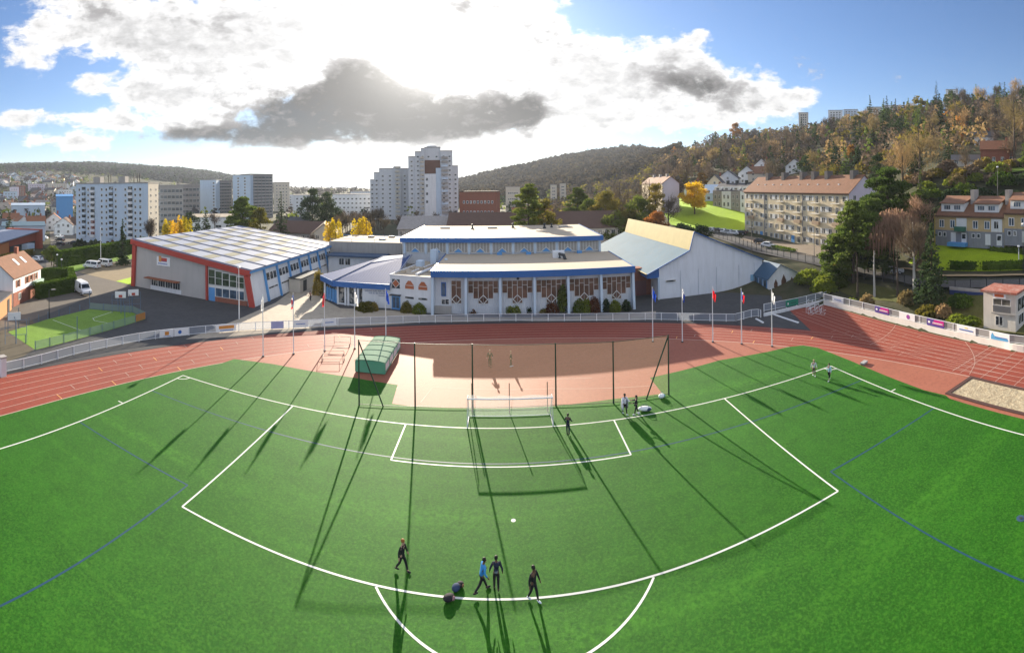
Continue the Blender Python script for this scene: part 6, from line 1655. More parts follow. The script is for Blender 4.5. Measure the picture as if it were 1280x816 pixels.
for k in range(12):
    u = 1118 + k * 15 + RND.uniform(-4, 4); P = onT(u, RND.uniform(116, 128))
    bush('dark bramble thicket on the steep bank behind the terraced houses', P, RND.uniform(7, 10), RND.uniform(2.2, 3.6), l_spruce if k % 3 else l_hedge, group='brambles behind the terraced houses', seed=k, dens=5, s=.55)

for k in range(22):
    u = 1140 + k * 7.2 + RND.uniform(-4, 4); P = onT(u, RND.uniform(129, 147))
    if any((P.xy - c.xy).length < 7 for c in CLEAR): continue
    bush('twiggy tan shrub on the slope below the brick house', P, RND.uniform(4, 7), RND.uniform(2.0, 3.6), (l_tan, l_olive, l_twig, l_bright)[k % 4], group='shrubs below the brick house', seed=k, dens=6, s=.5)
def mass(name, label, n, area, hs, ws, leafs, per=26, s=1.6, seed=1, choose=None):
    """a far-off wood that reads as one mass"""
    rn = random.Random(seed); mbs = [MB() for _ in leafs]
    for _ in range(n):
        u, r = area(rn); x, y = PD(u, r); z = TZ(x, y); h = rn.uniform(*hs); w = rn.uniform(*ws); k = choose(rn, u, r) if choose else min(len(leafs) - 1, int(rn.random() ** 1.2 * len(leafs))); mb = mbs[k]; cone = choose is not None and k in (2, 5)
        if cone: w *= .75; h *= 1.05
        q_n = rn.uniform(.6, 1.5)
        for _q in range(int(per * q_n)):
            t = rn.random(); a = rn.uniform(0, 6.28); R_ = w / 2 * ((1 - t) ** .8 if cone else math.sin(math.pi * (.15 + .82 * t)) ** .7) * rn.uniform(.4, 1)
            leafquad(mb, Vector((x + math.cos(a) * R_, y + math.sin(a) * R_, z + h * (.12 + .88 * t))), s * rn.uniform(.6, 1.3), rn, .5)
    al = MB()
    for i, m_ in enumerate(mbs): al.mesh(m_.v, m_.f, i)
    o = al.build(name, leafs); tag(o, label, 'wood', kind='stuff'); return o
def a_right(rn):
    u = rn.uniform(815, 1340); lo = np.interp(u, [815, 880, 960, 1060, 1130, 1340], [300, 270, 250, 190, 165, 165]); return u, lo + (520 - lo) * rn.random() ** .9
def hill_leaf(rn, u, r):
    if u > 1075 and r > 190: w = [.22, .24, .24, .09, .05, .14, .02]
    elif u > 1075: w = [.28, .18, .10, .20, .15, .08, .01]
    elif u > 960: w = [.28, .28, .13, .14, .10, .06, .01]
    else: w = [.35, .36, .10, .08, .07, .03, .01]
    return rn.choices(range(7), w)[0]
mass('hillside_wood', 'autumn wood covering the hillside above the terraces', 900, a_right, (6, 13), (6, 14), [l_twig, l_twigd, l_spruce, l_tan, l_olive, l_pine, l_orange], 64, 1.15, 5, hill_leaf)
mass('far_wood', 'hazy bare wood on the far middle hill', 3600, lambda rn: (rn.uniform(560, 850), rn.uniform(520, 1420)), (9, 14), (11, 17), [l_twigd, l_twig, l_twigd], 16, 4.0, 6)
mass('near_slope_wood', 'bare wood on the near slope between the valley and the ridge', 900, lambda rn: (rn.uniform(690, 850), rn.uniform(235, 620)), (6, 11), (7, 11), [l_twig, l_twigd, l_olive, l_twig], 30, 1.7, 15)
mass('left_hill_wood', 'dark wood along the left skyline hill', 3600, lambda rn: (rn.uniform(-60, 345), 1150 + 850 * rn.random()), (11, 17), (16, 26), [l_cloudshade, l_spruce, l_cloudshade], 14, 6.5, 7)
mass('valley_wood', 'trees and gardens filling the valley behind the town', 900, lambda rn: (rn.uniform(-40, 760), rn.uniform(270, 1300)), (5, 11), (6, 12), [l_cloudshade, l_spruce, l_twigd, l_green], 22, 1.9, 8)
mass('slope_gardens', 'garden trees between the houses of the far left slope', 420, lambda rn: (rn.uniform(-20, 110), rn.uniform(300, 1100)), (4, 9), (5, 10), [l_cloudshade, l_spruce, l_cloudshade, l_green], 22, 1.6, 9)
mass('skyline_trees', 'faint line of bare trees on the bright horizon', 300, lambda rn: (rn.uniform(330, 580), rn.uniform(900, 1500)), (9, 16), (9, 14), [l_twigd], 18, 3.0, 10)
# ------------------------------------------------------------------ goal
m_net = MNET('goal_net', (.75, .78, .8), .22); m_stopnet = MNET('ball_stop_net', (.34, .28, .19), .15, .5)
m_greenpost = M('dark_green_post', (.018, .05, .03), .5, .2, 3)
o = thing('football_goal', 'white football goal with sagging net on the near goal line', 'football goal', (GX, GY, .05))
m = MB(); m.tube([(-3.72, 0, 0), (-3.72, 0, 2.5), (3.72, 0, 2.5), (3.72, 0, 0)], .06, 8); m.build('goal_frame', m_whitemetal, o)
m = MB()
for s in (-1, 1): m.tube([(s * 3.72, 0, 2.45), (s * 3.72, .9, 2.4), (s * 3.72, 2.0, .05), (s * 3.72, 0, .03)], .035, 6)
m.tube([(-3.72, 2.0, .05), (3.72, 2.0, .05)], .03, 6); m.build('net_support', m_whitemetal, o)
n = MB(); K = 16
P = [[(-3.7 + 7.4 * i / K, y + .18 * math.sin(i * 1.1) * (1 if 0 < j < 3 else 0), z - .12 * abs(math.sin(math.pi * i / K * 3)) * (1 if j in (1, 2) else 0)) for i in range(K + 1)] for j, (y, z) in enumerate(((.05, 2.47), (1.0, 2.40), (1.55, 1.2), (2.0, .06)))]
for j in range(3):
    for i in range(K): n.face([P[j][i], P[j][i + 1], P[j + 1][i + 1], P[j + 1][i]])
for s in (-1, 1): n.face([(s * 3.7, .02, .05), (s * 3.7, .02, 2.45), (s * 3.7, 1.0, 2.38), (s * 3.7, 1.55, 1.2), (s * 3.7, 2.0, .06)])
n.build('net', m_net, o)
for i, u in enumerate((589.5, 637, 685.5)):
    b = G(u, 520); 
    o = MB().tube([(0, 0, 0), (0, 0, 2.75)], .045, 6).build('net_pole', M('rusty_pole', (.16, .10, .07), .7, .2, 4)); o.location = (b.x, GY + 2.7, .04)
    tag(o, ('rusty pole behind the left end of the goal net', 'rusty pole behind the middle of the goal net', 'rusty pole behind the right end of the goal net')[i], 'pole', 'poles behind the goal')
# ball stop net behind the goal
base = [G(449, 507), G(519, 510), G(591, 511), G(695, 508), G(767, 505), G(836, 494)]
o = thing('ball_stop_net', 'tall see-through ball stop net on dark green posts behind the goal', 'net', (base[2].x, base[2].y, .04)); ox, oy = base[2].x, base[2].y
tops = (6.35, 6.15, 6.1, 6.0, 6.0, 6.0)
for p, h in zip(base, tops): MB().tube([(p.x - ox, p.y - oy, 0), (p.x - ox, p.y - oy, h)], [.085, .06], 8).build('post', m_greenpost, o)
for p, q, h in ((base[0], G(479, 508.5), 6.2), (base[5], G(808, 499.5), 5.9)): MB().tube([(q.x - ox, q.y - oy, 0), (p.x - ox, p.y - oy, h)], .07, 6).build('brace', m_greenpost, o)
n = MB()
for (p, q), h0, h1 in zip(zip(base[1:], base[2:]), tops[1:], tops[2:]):
    n.face([(p.x - ox, p.y - oy, .05), (q.x - ox, q.y - oy, .05), (q.x - ox, q.y - oy, h1 - .1), (p.x - ox, p.y - oy, h0 - .1)])
n.build('net', m_stopnet, o)
m = MB(); m.tube([(p.x - ox, p.y - oy, h - .08) for p, h in zip(base, tops)], .03, 5); m.build('top_cable', m_greenpost, o); m = MB(); m.tube([(p.x - ox, p.y - oy, .12) for p in base], .025, 5); m.build('bottom_rope', m_greenpost, o)
# high jump mat under its rolling roof
o = thing('mat_shelter', 'pale green rolling shelter with arched ribbed roof over the high jump mat', 'mat shelter', (-14.9, 49.7, .04), .02)
W, L = 3.5, 8.6
m_gs = M('pale_green_sheet', (.10, .34, .21), .5, .1, .8, spec=.4); m_gr = M('pale_green_roof', (.085, .19, .125), .8, .14, .8, spec=.1)
MB().box(-W / 2, W / 2, 0, .06, .08, 1.25).build('front_panel', m_gs, o)
pr = [(-W / 2, 1.25)] + [(W / 2 * math.sin(-math.pi / 2 + math.pi * i / 10) , 1.25 + .24 * math.cos(-math.pi / 2 + math.pi * i / 10)) for i in range(1, 10)] + [(W / 2, 1.25)]
MB().vprism([(p[0], p[1]) for p in pr[::-1]], .005, .055).build('front_arch', m_gs, o)
for s in (-1, 1): MB().box(s * W / 2 - (.06 if s > 0 else 0), s * W / 2 + (.06 if s < 0 else 0), .063, L, .08, 1.25).build('side_panel', m_gs, o)
for k in range(5): 
    y = L * k / 5; r_ = MB()
    for a, b in zip(pr, pr[1:]): r_.mesh([(a[0] * 1.03, y - .05, a[1] + .03), (b[0] * 1.03, y - .05, b[1] + .03), (b[0] * 1.03, y + L / 5 - .07, b[1] + .03), (a[0] * 1.03, y + L / 5 - .07, a[1] + .03)], [(0, 1, 2, 3)])
    r_.build('roof_section', m_gr, o)
for k in range(6):
    y = L * k / 5; MB().tube([(p[0] * 1.04, y - .05, p[1] + .05) for p in pr], .025, 5).build('roof_rib', m_gr, o)
for k in range(4): MB().box(W / 2 + .005, W / 2 + .05, .3 + k * 2.1, 1.9 + k * 2.1, .4, 1.1).build('white_panel', m_whitemetal, o)
for x in (-1.4, 1.4):
    for y in (.6, L - .6): MB().tube([(x - .06, y, .1), (x + .06, y, .1)], .1, 10).build('wheel', m_darkmetal, o)

# flagpoles and flags
def flag(par, z, w, h, cols, emblem=None, rz=0.0, stars=False):
    """a limp flag: folded cloth hanging from the mast, its stripes still side by side"""
    n = len(cols); N = 12; Mz = 10; mb = MB(); rn = random.Random(int(rz * 100) + n)
    def pt(i, j):
        s = i / N; t = j / Mz
        x = w * s * (1 - .38 * s) * (.55 + .45 * t * .3); sag = h * .62 * s ** 1.1
        return (x * math.cos(.5) + .10 * math.sin(s * 14), .16 * math.sin(s * 11 + t * 2) * (.3 + s), z - h * t * (1 - .12 * s) - sag)
    for i in range(N):
        for j in range(Mz):
            mi = min(n - 1, int(i / N * n)); 
            if emblem and .35 < i / N < .72 and .3 < j / Mz < .72: mi = n
            mb.face([pt(i, j + 1), pt(i + 1, j + 1), pt(i + 1, j), pt(i, j)], mi)
    ms = [MFLAG[c] for c in cols] + ([MFLAG[emblem]] if emblem else [])
    o = mb.build('flag', ms, par, smooth=True, loc=(.07, 0, 0)); o.rotation_euler = (0, 0, rz); return o
def mflag(n, c):
    m = bpy.data.materials.new(n); t, out = _nt(m); d = t.nodes.new('ShaderNodeBsdfDiffuse'); tr = t.nodes.new('ShaderNodeBsdfTranslucent'); mx = t.nodes.new('ShaderNodeMixShader')
    d.inputs[0].default_value = (*c, 1); tr.inputs[0].default_value = (*c, 1); mx.inputs[0].default_value = .45
    t.links.new(d.outputs[0], mx.inputs[1]); t.links.new(tr.outputs[0], mx.inputs[2]); t.links.new(mx.outputs[0], out.inputs[0]); return m
MFLAG = {k: mflag('flag_cloth_' + k, c) for k, c in (('red', (.62, .02, .03)), ('white', (.8, .8, .8)), ('blue', (.02, .07, .42)), ('gold', (.75, .45, .05)))}
for (u, v, h, fl, lab, rz) in ((329, 446, 7.6, ('white',), 'white flagpole farthest left with limp white flag', 2.6), (367, 443, 7.6, ('blue', 'white', 'red'), 'white flagpole with French tricolour left of the red flag', 2.8), (406, 439, 7.6, ('red', 'red'), 'white flagpole with long limp red flag by the entrance', 2.7),
        (443.5, 436, 7.5, ('white', 'white'), 'white flagpole with white flag before the name wall', .2), (482.5, 431.5, 7.4, ('blue', 'blue'), 'white flagpole with dark blue flag beside the mat shelter', .1),
        (816, 427.5, 7.2, ('blue', 'blue'), 'white flagpole with dark blue flag right of the net', .3), (853, 428, 7.2, ('white', 'blue'), 'white flagpole with nearly furled white flag right of the net', .1), (891, 428, 7.2, ('red', 'red'), 'white flagpole with red and gold flag', .4),
        (927, 430.5, 7.2, ('blue', 'white', 'red'), 'white flagpole with French tricolour on the right', .5), (965, 433.5, 7.3, ('white', 'white'), 'white flagpole farthest right with white flag', .4)):
    p = G(u, v); o = thing('flagpole', lab, 'flagpole', (p.x, p.y, .035), group='flagpoles along the bend')
    MB().tube([(0, 0, 0), (0, 0, h * .5), (0, 0, h)], [.075, .06, .035], 8).build('mast', m_whitemetal, o); MB().blob((0, 0, h + .05), .07).build('finial', m_whitemetal, o); MB().tube([(0, 0, 0), (0, 0, .12)], .16, 8).build('base_plate', m_darkmetal, o)
    flag(o, h - .15, .95 if u != 853 else .5, 1.25, fl, 'gold' if u == 891 else None, rz)

# hurdles and athletics kit
def hurdle(label, P, rz, group):
    o = thing('hurdle', label, 'hurdle', P, rz, group)
    m = MB(); 
    for s in (-.55, .55): m.tube([(s, -.6, .03), (s, 0, .03), (s, 0, .85)], .025, 5)
    m.tube([(-.55, -.6, .03), (.55, -.6, .03)], .025, 5); m.build('frame', m_whitemetal, o)
    MB().box(-.6, .6, -.03, .02, .80, .92).build('bar', m_whitemetal, o); return o
h0 = hurdle('metal hurdle among several parked in the corner of the track', G(1012, 392), .5, 'hurdles parked in the track corner')
for k in range(11):
    p = G(1010 + (k % 4) * 5.5, 390 - (k // 4) * 4.2 + (k % 4) * .8); dup(h0, (p.x, p.y, .04), .5 + RND.uniform(-.3, .3))
o = thing('kit_trolley', 'empty metal trolley standing on the red apron left of the mat shelter', 'trolley', G(417, 447, .04), .35)
m = MB()
for x in (-1.3, 1.3): m.tube([(x, -1.2, .25), (x, 1.6, .25), (x, 1.6, .9), (x, -1.2, .9), (x, -1.2, .25)], .025, 5)
for y, z in ((-1.2, .25), (1.6, .25), (1.6, .9), (-1.2, .9)): m.tube([(-1.3, y, z), (1.3, y, z)], .025, 5)
m.build('frame', M('grey_tube', (.42, .30, .24), .6, .15, 2), o)
for x in (-1.3, 1.3):
    for y in (-1, 1.4): MB().tube([(x - .05, y, .13), (x + .05, y, .13)], .13, 10).build('wheel', m_darkmetal, o)
o = thing('hurdle_trolley', 'light metal frame trolley farther back on the sunlit track', 'trolley', G(428, 431, .04), .2)
m = MB()
for x in (-1.1, 1.1): m.tube([(x, 0, .05), (x, 0, 1.1)], .035, 5)
m.tube([(-1.1, 0, 1.1), (1.1, 0, 1.1)], .035, 5); m.tube([(-1.1, 0, .35), (1.1, 0, .35)], .035, 5); m.build('frame', M('grey_tube', (.3,) * 3), o); MB().tube([(.95, -.3, .12), (1.05, -.3, .12)], .12, 10).build('wheel', m_darkmetal, o)
o = thing('low_platform', 'low grey block lying on the red apron near the right corner flag', 'block', G(1080, 455, .035), .3)
MB().box(-.5, .5, -.25, .25, .1, .28).build('top', M('pale_grey_box', (.33, .32, .32), .7, .1, 2), o); MB().box(-.4, .4, -.2, .2, 0, .095).build('base', m_darkmetal, o)

# ------------------------------------------------------------------ fences round the track
m_infill = MNET('fence_infill', (.42, .47, .55), .42, .35); m_infill2 = MNET('panel_infill', (.40, .39, .38), .85, .2)
def fence(label, pts, h, step, postmat, infill, name='fence', z=None, bars=None, r=.045):
    P = resample([Vector((p[0], p[1], 0)) for p in pts], step); P.append(Vector((pts[-1][0], pts[-1][1], 0)))
    zf = z if z is not None else TZ
    o = thing(name, label, 'fence', (P[0].x, P[0].y, zf(P[0].x, P[0].y))); o3 = Vector(o.location)
    Q = [Vector((p.x, p.y, zf(p.x, p.y))) - o3 for p in P]
    for k, q in enumerate(Q[:100]): MB().box(q.x - r, q.x + r, q.y - r, q.y + r, q.z - .1, q.z + h).build('post', postmat, o)
    m = MB(); m.tube([q + Vector((0, 0, h)) for q in Q], r * .9, 5); m.build('top_rail', postmat, o)
    m = MB(); m.tube([q + Vector((0, 0, .14)) for q in Q], r * .8, 5); m.build('bottom_rail', postmat, o)
    n = MB()
    for a, b in zip(Q, Q[1:]): n.face([a + Vector((0, 0, .16)), b + Vector((0, 0, .16)), b + Vector((0, 0, h - .03)), a + Vector((0, 0, h - .03))])
    n.build('mesh_panel', infill, o)
    return o
fpts = smooth_path([(-47.3, -60, 0), (-47.2, 10, 0)] + [tuple(G(*q)) for q in ((0, 467), (45, 457), (100, 442), (160, 429.5), (205, 422.5), (265, 416.5), (320, 412.5), (400, 408.5), (440, 406.5), (530, 403.5), (640, 401.5), (780, 400.7), (850, 400.8), (920, 402))], 8)
flat = lambda x, y: .02
fence('white steel railing curving along the outside of the bend', fpts, 1.15, 2.5, m_whitemetal, m_infill, z=flat)
rp = [tuple(G(*q)) for q in ((920, 402), (945, 395), (951, 397))]
fence('short white railing turning down at the track gate, left side', rp, 1.2, 1.6, m_whitemetal, m_infill, z=flat)
fence('white railing with green banner from the gate to the fence corner', [tuple(G(*q)) for q in ((955, 392), (1000, 383), (1028, 375.5))], 1.2, 2.2, m_whitemetal, m_infill, z=lambda x, y: .35)
for (a, b, lab) in (((955, 395.5), (1030, 377.5), 'white kerb wall under the railing left of the fence corner'),):
    p, q = G(*a), G(*b); d = (q - p).normalized(); n_ = Vector((-d.y, d.x, 0)) * .12
    o = MB().hexa([(p - n_)[:], (q - n_)[:], (q + n_)[:], (p + n_)[:]], [(v + Vector((0, 0, .5)))[:] for v in (p - n_, q - n_, q + n_, p + n_)]).build('kerb_wall', m_white); tag(o, lab, 'wall')
for (a, b, lab) in (((945, 399), (954, 404), 'short white ramp beam left of the track gate'), ((964, 392.5), (998, 404), 'white ramp beam right of the track gate')):
    p, q = G(*a), G(*b); d = (q - p).normalized(); n_ = Vector((-d.y, d.x, 0)) * .14
    o = MB().hexa([(p - n_)[:], (q - n_)[:], (q + n_)[:], (p + n_)[:]], [(v + Vector((0, 0, .16)))[:] for v in (p - n_, q - n_, q + n_, p + n_)]).build('ramp_beam', m_whitemetal); tag(o, lab, 'beam')
# white retaining wall with panel fence along the right
wp = smooth_path([tuple(G(*q)) for q in ((1030, 381), (1060, 388), (1100, 398.5), (1150, 411.5), (1200, 423.5), (1250, 434.5), (1280, 440.5))] + [(52.2, 15, 0), (52.2, -40, 0)], 6)
o = MB()
Wp = [Vector(p) for p in wp]
for a, b in zip(Wp, Wp[1:]):
    d = (b - a).normalized(); n_ = Vector((-d.y, d.x, 0)) * .13
    if n_.dot(Vector((-1, -1, 0))) < 0: n_ = -n_
    o.hexa([(a + n_)[:], (b + n_)[:], (b - n_)[:], (a - n_)[:]], [(v + Vector((0, 0, .85)))[:] for v in (a + n_, b + n_, b - n_, a - n_)])
tag(o.build('retaining_wall', M('whitewashed_wall', (.74, .70, .64), .85, .1, .5, dirt=.25, dirtcol=(.45, .4, .33))), 'low whitewashed retaining wall along the home straight', 'wall')
pf_ = fence('grey panel fence carrying advertising banners on the white wall', [p for p in wp], 1.05, 2.9, m_whitemetal, m_infill2, z=lambda x, y: .85)

def banner(label, uc, vc, w, h, draw, group, z0=None, zoff=.04, pts=None, ref=None):
    """advertising board hung on the fence at the survey column uc"""
    best = None
    for a, b in zip(ref, ref[1:]):
        a, b = Vector(a), Vector(b)
        ua, ub = [(math.atan2(p.x, p.y) - YAW) * F + U0 for p in (a, b)]
        if ua <= uc <= ub: t = (uc - ua) / (ub - ua + 1e-9); best = (a.lerp(b, t), (b - a).normalized())
    p, d = best
    n_ = Vector((-d.y, d.x, 0)); n_ = n_ if n_.dot(-p) > 0 else -n_
    o = thing('banner', label, 'banner', (p.x + n_.x * .07, p.y + n_.y * .07, z0), math.atan2(d.y, d.x) if n_.dot(Vector((d.y, -d.x, 0))) > 0 else math.atan2(-d.y, -d.x), group)
    draw(o, w, h); return o
def bm(n, c): return M('banner_' + n, c, .6, .08, 2)
def lines(o, x0, x1, zs, col, h=.07):
    m = MB()
    for z in zs:
        x = x0
        while x < x1: m.box(x, min(x1, x + .11), -.06, -.045, z, z + h); x += .16
    m.build('lettering', bm(*col), o)
WHITE, PURP, MAG, BLU, GRN, ORG = ('white', (.78, .78, .78)), ('purple', (.09, .05, .26)), ('magenta', (.52, .02, .24)), ('blue', (.03, .14, .45)), ('green', (.02, .20, .13)), ('orange', (.62, .25, .05))
def d_purple(o, w, h):
    MB().box(-w / 2, w / 2, -.03, 0, .03, h).build('sheet', bm(*PURP), o)
    MB().face([(-w * .05, -.035, h * .98), (-w * .18, -.035, h * .35), (w * .49, -.035, h * .35), (w * .49, -.035, h * .98)][::-1]).build('magenta_field', bm(*MAG), o)
    MB().box(-w * .42, -w * .30, -.045, -.031, h * .40, h * .68).build('white_emblem', bm(*WHITE), o); lines(o, -w * .15, w * .42, (h * .45,), WHITE, .16)
def d_white(c, kind):
    def f(o, w, h):
        MB().box(-w / 2, w / 2, -.03, 0, .03, h).build('sheet', bm(*WHITE), o)
        if kind == 'disc': MB().tube([(w * .08, -.045, h * .52), (w * .08, -.031, h * .52)], .33, 16).build('round_logo', M('banner_violet', (.30, .06, .32), .6, .1, 2), o)
        elif kind == 'text': lines(o, -w * .36, w * .36, (h * .40,), c, .16); MB().box(-.2, .25, -.045, -.031, h * .7, h * .82).build('small_logo', bm('yellow', (.7, .6, .1)), o)
        elif kind == 'blue':
            m = MB(); m.mesh([(-w * .42, -.04, h * .08), (w * .46, -.04, h * .08), (w * .46, -.04, h * .32), (w * .0, -.04, h * .40), (-w * .25, -.04, h * .55), (-w * .36, -.04, h * .92), (-w * .42, -.04, h * .5)], [tuple(range(7))]); m.build('blue_skyline', bm('sky_blue', (.10, .36, .62)), o); lines(o, -w * .2, w * .4, (h * .36,), BLU, .12)
        elif kind == 'pair':
            MB().tube([(w * .2, -.045, h * .52), (w * .2, -.031, h * .52)], .27, 12).build('round_logo', bm(*BLU), o); MB().box(-w * .32, -w * .18, -.045, -.031, h * .3, h * .75).build('orange_logo', bm(*ORG), o); lines(o, -w * .36, -w * .12, (h * .14,), BLU, .08); MB().box(-.06, -.0, -.05, -.031, .05, h).build('divider', m_greystone, o)
        elif kind == 'orange': MB().box(-w * .36, w * .40, -.045, -.031, h * .42, h * .82).build('orange_logo', bm(*ORG), o); lines(o, -w * .3, w * .36, (h * .16,), BLU, .14)
        elif kind == 'lilac': MB().box(-w * .5, w * .5, -.045, -.031, .05, h * .98).build('lilac_field', bm('lilac', (.36, .36, .56)), o)
        else: lines(o, -w * .3, w * .3, (h * .45,), c, .14)
    return f
def d_green(o, w, h):
    MB().box(-w / 2, w / 2, -.03, 0, .03, h).build('sheet', bm(*GRN), o); MB().box(-w * .36, -w * .28, -.045, -.031, h * .3, h * .6).build('white_emblem', bm(*WHITE), o); lines(o, -w * .1, w * .3, (h * .45,), ('dark green', (.01, .08, .06)), .12)
gq = 'banners on the wall fence'
for uc, w, dr, lab in ((1046.5, 2.5, d_white(BLU, 'plain'), 'white banner nearest the fence corner'), (1101.5, 2.9, d_purple, 'purple and magenta banner, the left one'), (1133, 3.0, d_white(BLU, 'disc'), 'white banner with a round violet logo'),
                       (1168.5, 3.0, d_purple, 'purple and magenta banner, the right one'), (1207, 3.0, d_white(BLU, 'text'), 'white banner with one line of blue lettering'), (1248.5, 2.9, d_white(BLU, 'blue'), 'white banner with a sky blue skyline')):
    banner(lab, uc, 0, w, 1.02, dr, gq, .87, ref=wp)
gq = 'banners on the bend railing'
for uc, w, dr, lab in ((216, 4.3, d_white(BLU, 'pair'), 'double white banner with orange and round blue logos'), (281, 3.0, d_white(ORG, 'orange'), 'white banner with an orange block logo'), (345, 1.9, d_white(BLU, 'lilac'), 'small plain lilac banner in the sunlit stretch'),
                       (374, 2.3, d_white(BLU, 'plain'), 'white banner just left of the red flag'), (410, 2.2, d_white(BLU, 'plain'), 'white banner with faint blue marks below the red flag')):
    banner(lab, uc, 0, w, 1.12, dr, gq, .06, ref=fpts)
banner('dark green banner on the corner railing', 988, 0, 2.6, 1.1, d_green, 'banners on the corner railing', .38, ref=[tuple(G(*q)) for q in ((955, 392), (1000, 383), (1028, 375.5))])
o = fence('white railing stub with green banners right of the fence corner', [tuple(G(*q)) for q in ((1030, 376), (1050, 367.5))], 1.1, 1.8, m_whitemetal, m_infill, z=lambda x, y: .4)
# entrance gate pier at the far left
p = G(3, 470); o = thing('gate_pier', 'square white gate pier at the left end of the railing', 'pier', (p.x, p.y, .01)); MB().box(-.35, .35, -.35, .35, 0, 2.1).build('shaft', m_white, o); MB().box(-.42, .42, -.42, .42, 2.1, 2.25).build('cap', m_concrete, o)

# street fence above the right bank
sf = [onT(u, r).xy for u, r in ((1420, 70.9), (1280, 70.9), (1225, 71.8), (1170, 74.6), (1110, 82.0), (1060, 90.6), (1010, 99.6), (975, 107.6), (940, 119.6), (915, 131.6), (893, 141))]
fence('dark mesh street fence running above the bank and behind the white hall', sf[::-1], 1.9, 2.6, m_darkmetal, MNET('street_mesh', (.12, .13, .14), .14), z=lambda x, y: TZ(x, y) + .1, r=.05)
rw = MB(); RP = [onT(u, r) for u, r in ((1400, 70.3), (1280, 70.3), (1225, 71.1), (1186, 73.1))]
for a, b in zip(RP, RP[1:]): rw.hexa([(a.x, a.y, 1.2), (b.x, b.y, 1.2), (b.x * 1.004, b.y * 1.004, 1.2), (a.x * 1.004, a.y * 1.004, 1.2)], [(a.x, a.y, 4.35), (b.x, b.y, 4.35), (b.x * 1.004, b.y * 1.004, 4.35), (a.x * 1.004, a.y * 1.004, 4.35)])
tag(rw.build('road_wall', m_concrete), 'pale concrete retaining wall carrying the street', 'wall')
o = MB()
for a, b in zip(RP[1:], RP[2:]): o.hexa([(a.x * .998, a.y * .998, 3.0), (b.x * .998, b.y * .998, 3.0), (b.x * .9995, b.y * .9995, 3.0), (a.x * .9995, a.y * .9995, 3.0)], [(a.x * .998, a.y * .998, 3.9), (b.x * .998, b.y * .998, 3.9), (b.x * .9995, b.y * .9995, 3.9), (a.x * .9995, a.y * .9995, 3.9)])
tag(o.build('wall_banner', bm('navy', (.03, .05, .16))), 'long navy blue strip fixed along the road wall', 'banner')

# judges' hut
a, b = G(1229.5, 412, .8), G(1269.5, 417.5, .8); an = math.atan2(b.y - a.y, b.x - a.x); Wd = math.hypot(b.x - a.x, b.y - a.y)
o = thing('judges_hut', 'two storey white judges hut with crumbling red roof edge by the home straight', 'hut', (a.x, a.y, .75), an)
H_ = 5.3
MB().box(0, Wd, 0, 4.0, 0, H_).build('wall', M('hut_render', (.66, .60, .52), .85, .1, .8, dirt=.3, dirtcol=(.4, .33, .25)), o)
MB().box(-.3, Wd + .35, -.35, 4.4, H_ + .003, H_ + .28).build('roof', M('red_roof_edge', (.30, .10, .07), .85, .35, 2.0, dirt=.5, dirtcol=(.5, .45, .4)), o)
window(o, (Wd * .58, -.006, 2.75), 0, Wd * .55, 1.8, fm=m_mullion, gm=MGLASS('hut_glass', (.14, .14, .12), .3), nx=2, nz=2); MB().box(Wd * .31, Wd * .86, -.12, -.057, 2.75, 3.6).build('window_guard', MNET('guard', (.25, .25, .26), .6), o)
window(o, (Wd * .50, -.006, .9), 0, Wd * .24, 1.3, gm=m_glass); MB().box(-.0 + Wd * .27, Wd * 1.02, -.22, -.005, 2.5, 2.68).build('ledge', m_concrete, o)
window(o, (Wd + .006, 2.0, 2.75), math.pi / 2, 2.6, 1.8, gm=m_glass); window(o, (Wd + .006, 2.0, .9), math.pi / 2, 2.0, 1.4, gm=m_glass)
s_ = MB().box(Wd * .32, Wd * .72, -.2, -.005, 4.65, 5.25).build('sign', m_whitemetal, o); MB().box(Wd * .37, Wd * .66, -.215, -.201, 4.8, 5.2).build('red_logo', M('hut_logo', (.55, .13, .05), .5, .2, 3), s_)

# ------------------------------------------------------------------ small ball court on the left
ca, cb, cc, cd = G(22, 421), G(48, 437), G(178, 395), G(110, 386)
ce = G(170, 388.5)
poly = [tuple(G(*q).xy) for q in ((10, 415), (44, 437.5), (182, 399), (166, 391), (112, 386.5), (60, 399))]
sheet('court', poly, .034, m_court)
cl_ = MB(); cl_.line([G(66, 400)[:2], G(101, 413)[:2]], .1, .040); cl_.line([G(140, 390)[:2], G(116, 398)[:2], G(118, 401)[:2], G(140, 405)[:2]], .1, .0405)
setting(cl_.build('court_markings', m_line))
cf = thing('court_fence', 'low pale green court fence with orange panels round the ball court', 'fence', (poly[1][0], poly[1][1], .03)); ox, oy = poly[1]
m_cf = MNET('court_mesh', (.30, .42, .36), .5); m_cpost = M('court_post', (.10, .16, .24), .5, .1, 2)
for i in range(6):
    a, b = Vector(poly[i]), Vector(poly[(i + 1) % 6]); L = (b - a).length; k = max(1, int(L / 2.2))
    if i in (0, 5): hh = 1.1
    else: hh = 1.15
    for j in range(k):
        p = a.lerp(b, j / k); q = a.lerp(b, (j + 1) / k)
        MB().box(p.x - ox - .04, p.x - ox + .04, p.y - oy - .04, p.y - oy + .04, 0, 1.2 if (i + j) % 4 else 3.2).build('post', m_cpost, cf)
        if i in (1, 2, 3):
            mt = m_cf if not (i == 1 and j in (8, 9)) else M('orange_slats', (.50, .22, .06), .7, .15, 2)
            MB().face([(p.x - ox, p.y - oy, .06), (q.x - ox, q.y - oy, .06), (q.x - ox, q.y - oy, hh), (p.x - ox, p.y - oy, hh)]).build('panel', mt, cf)
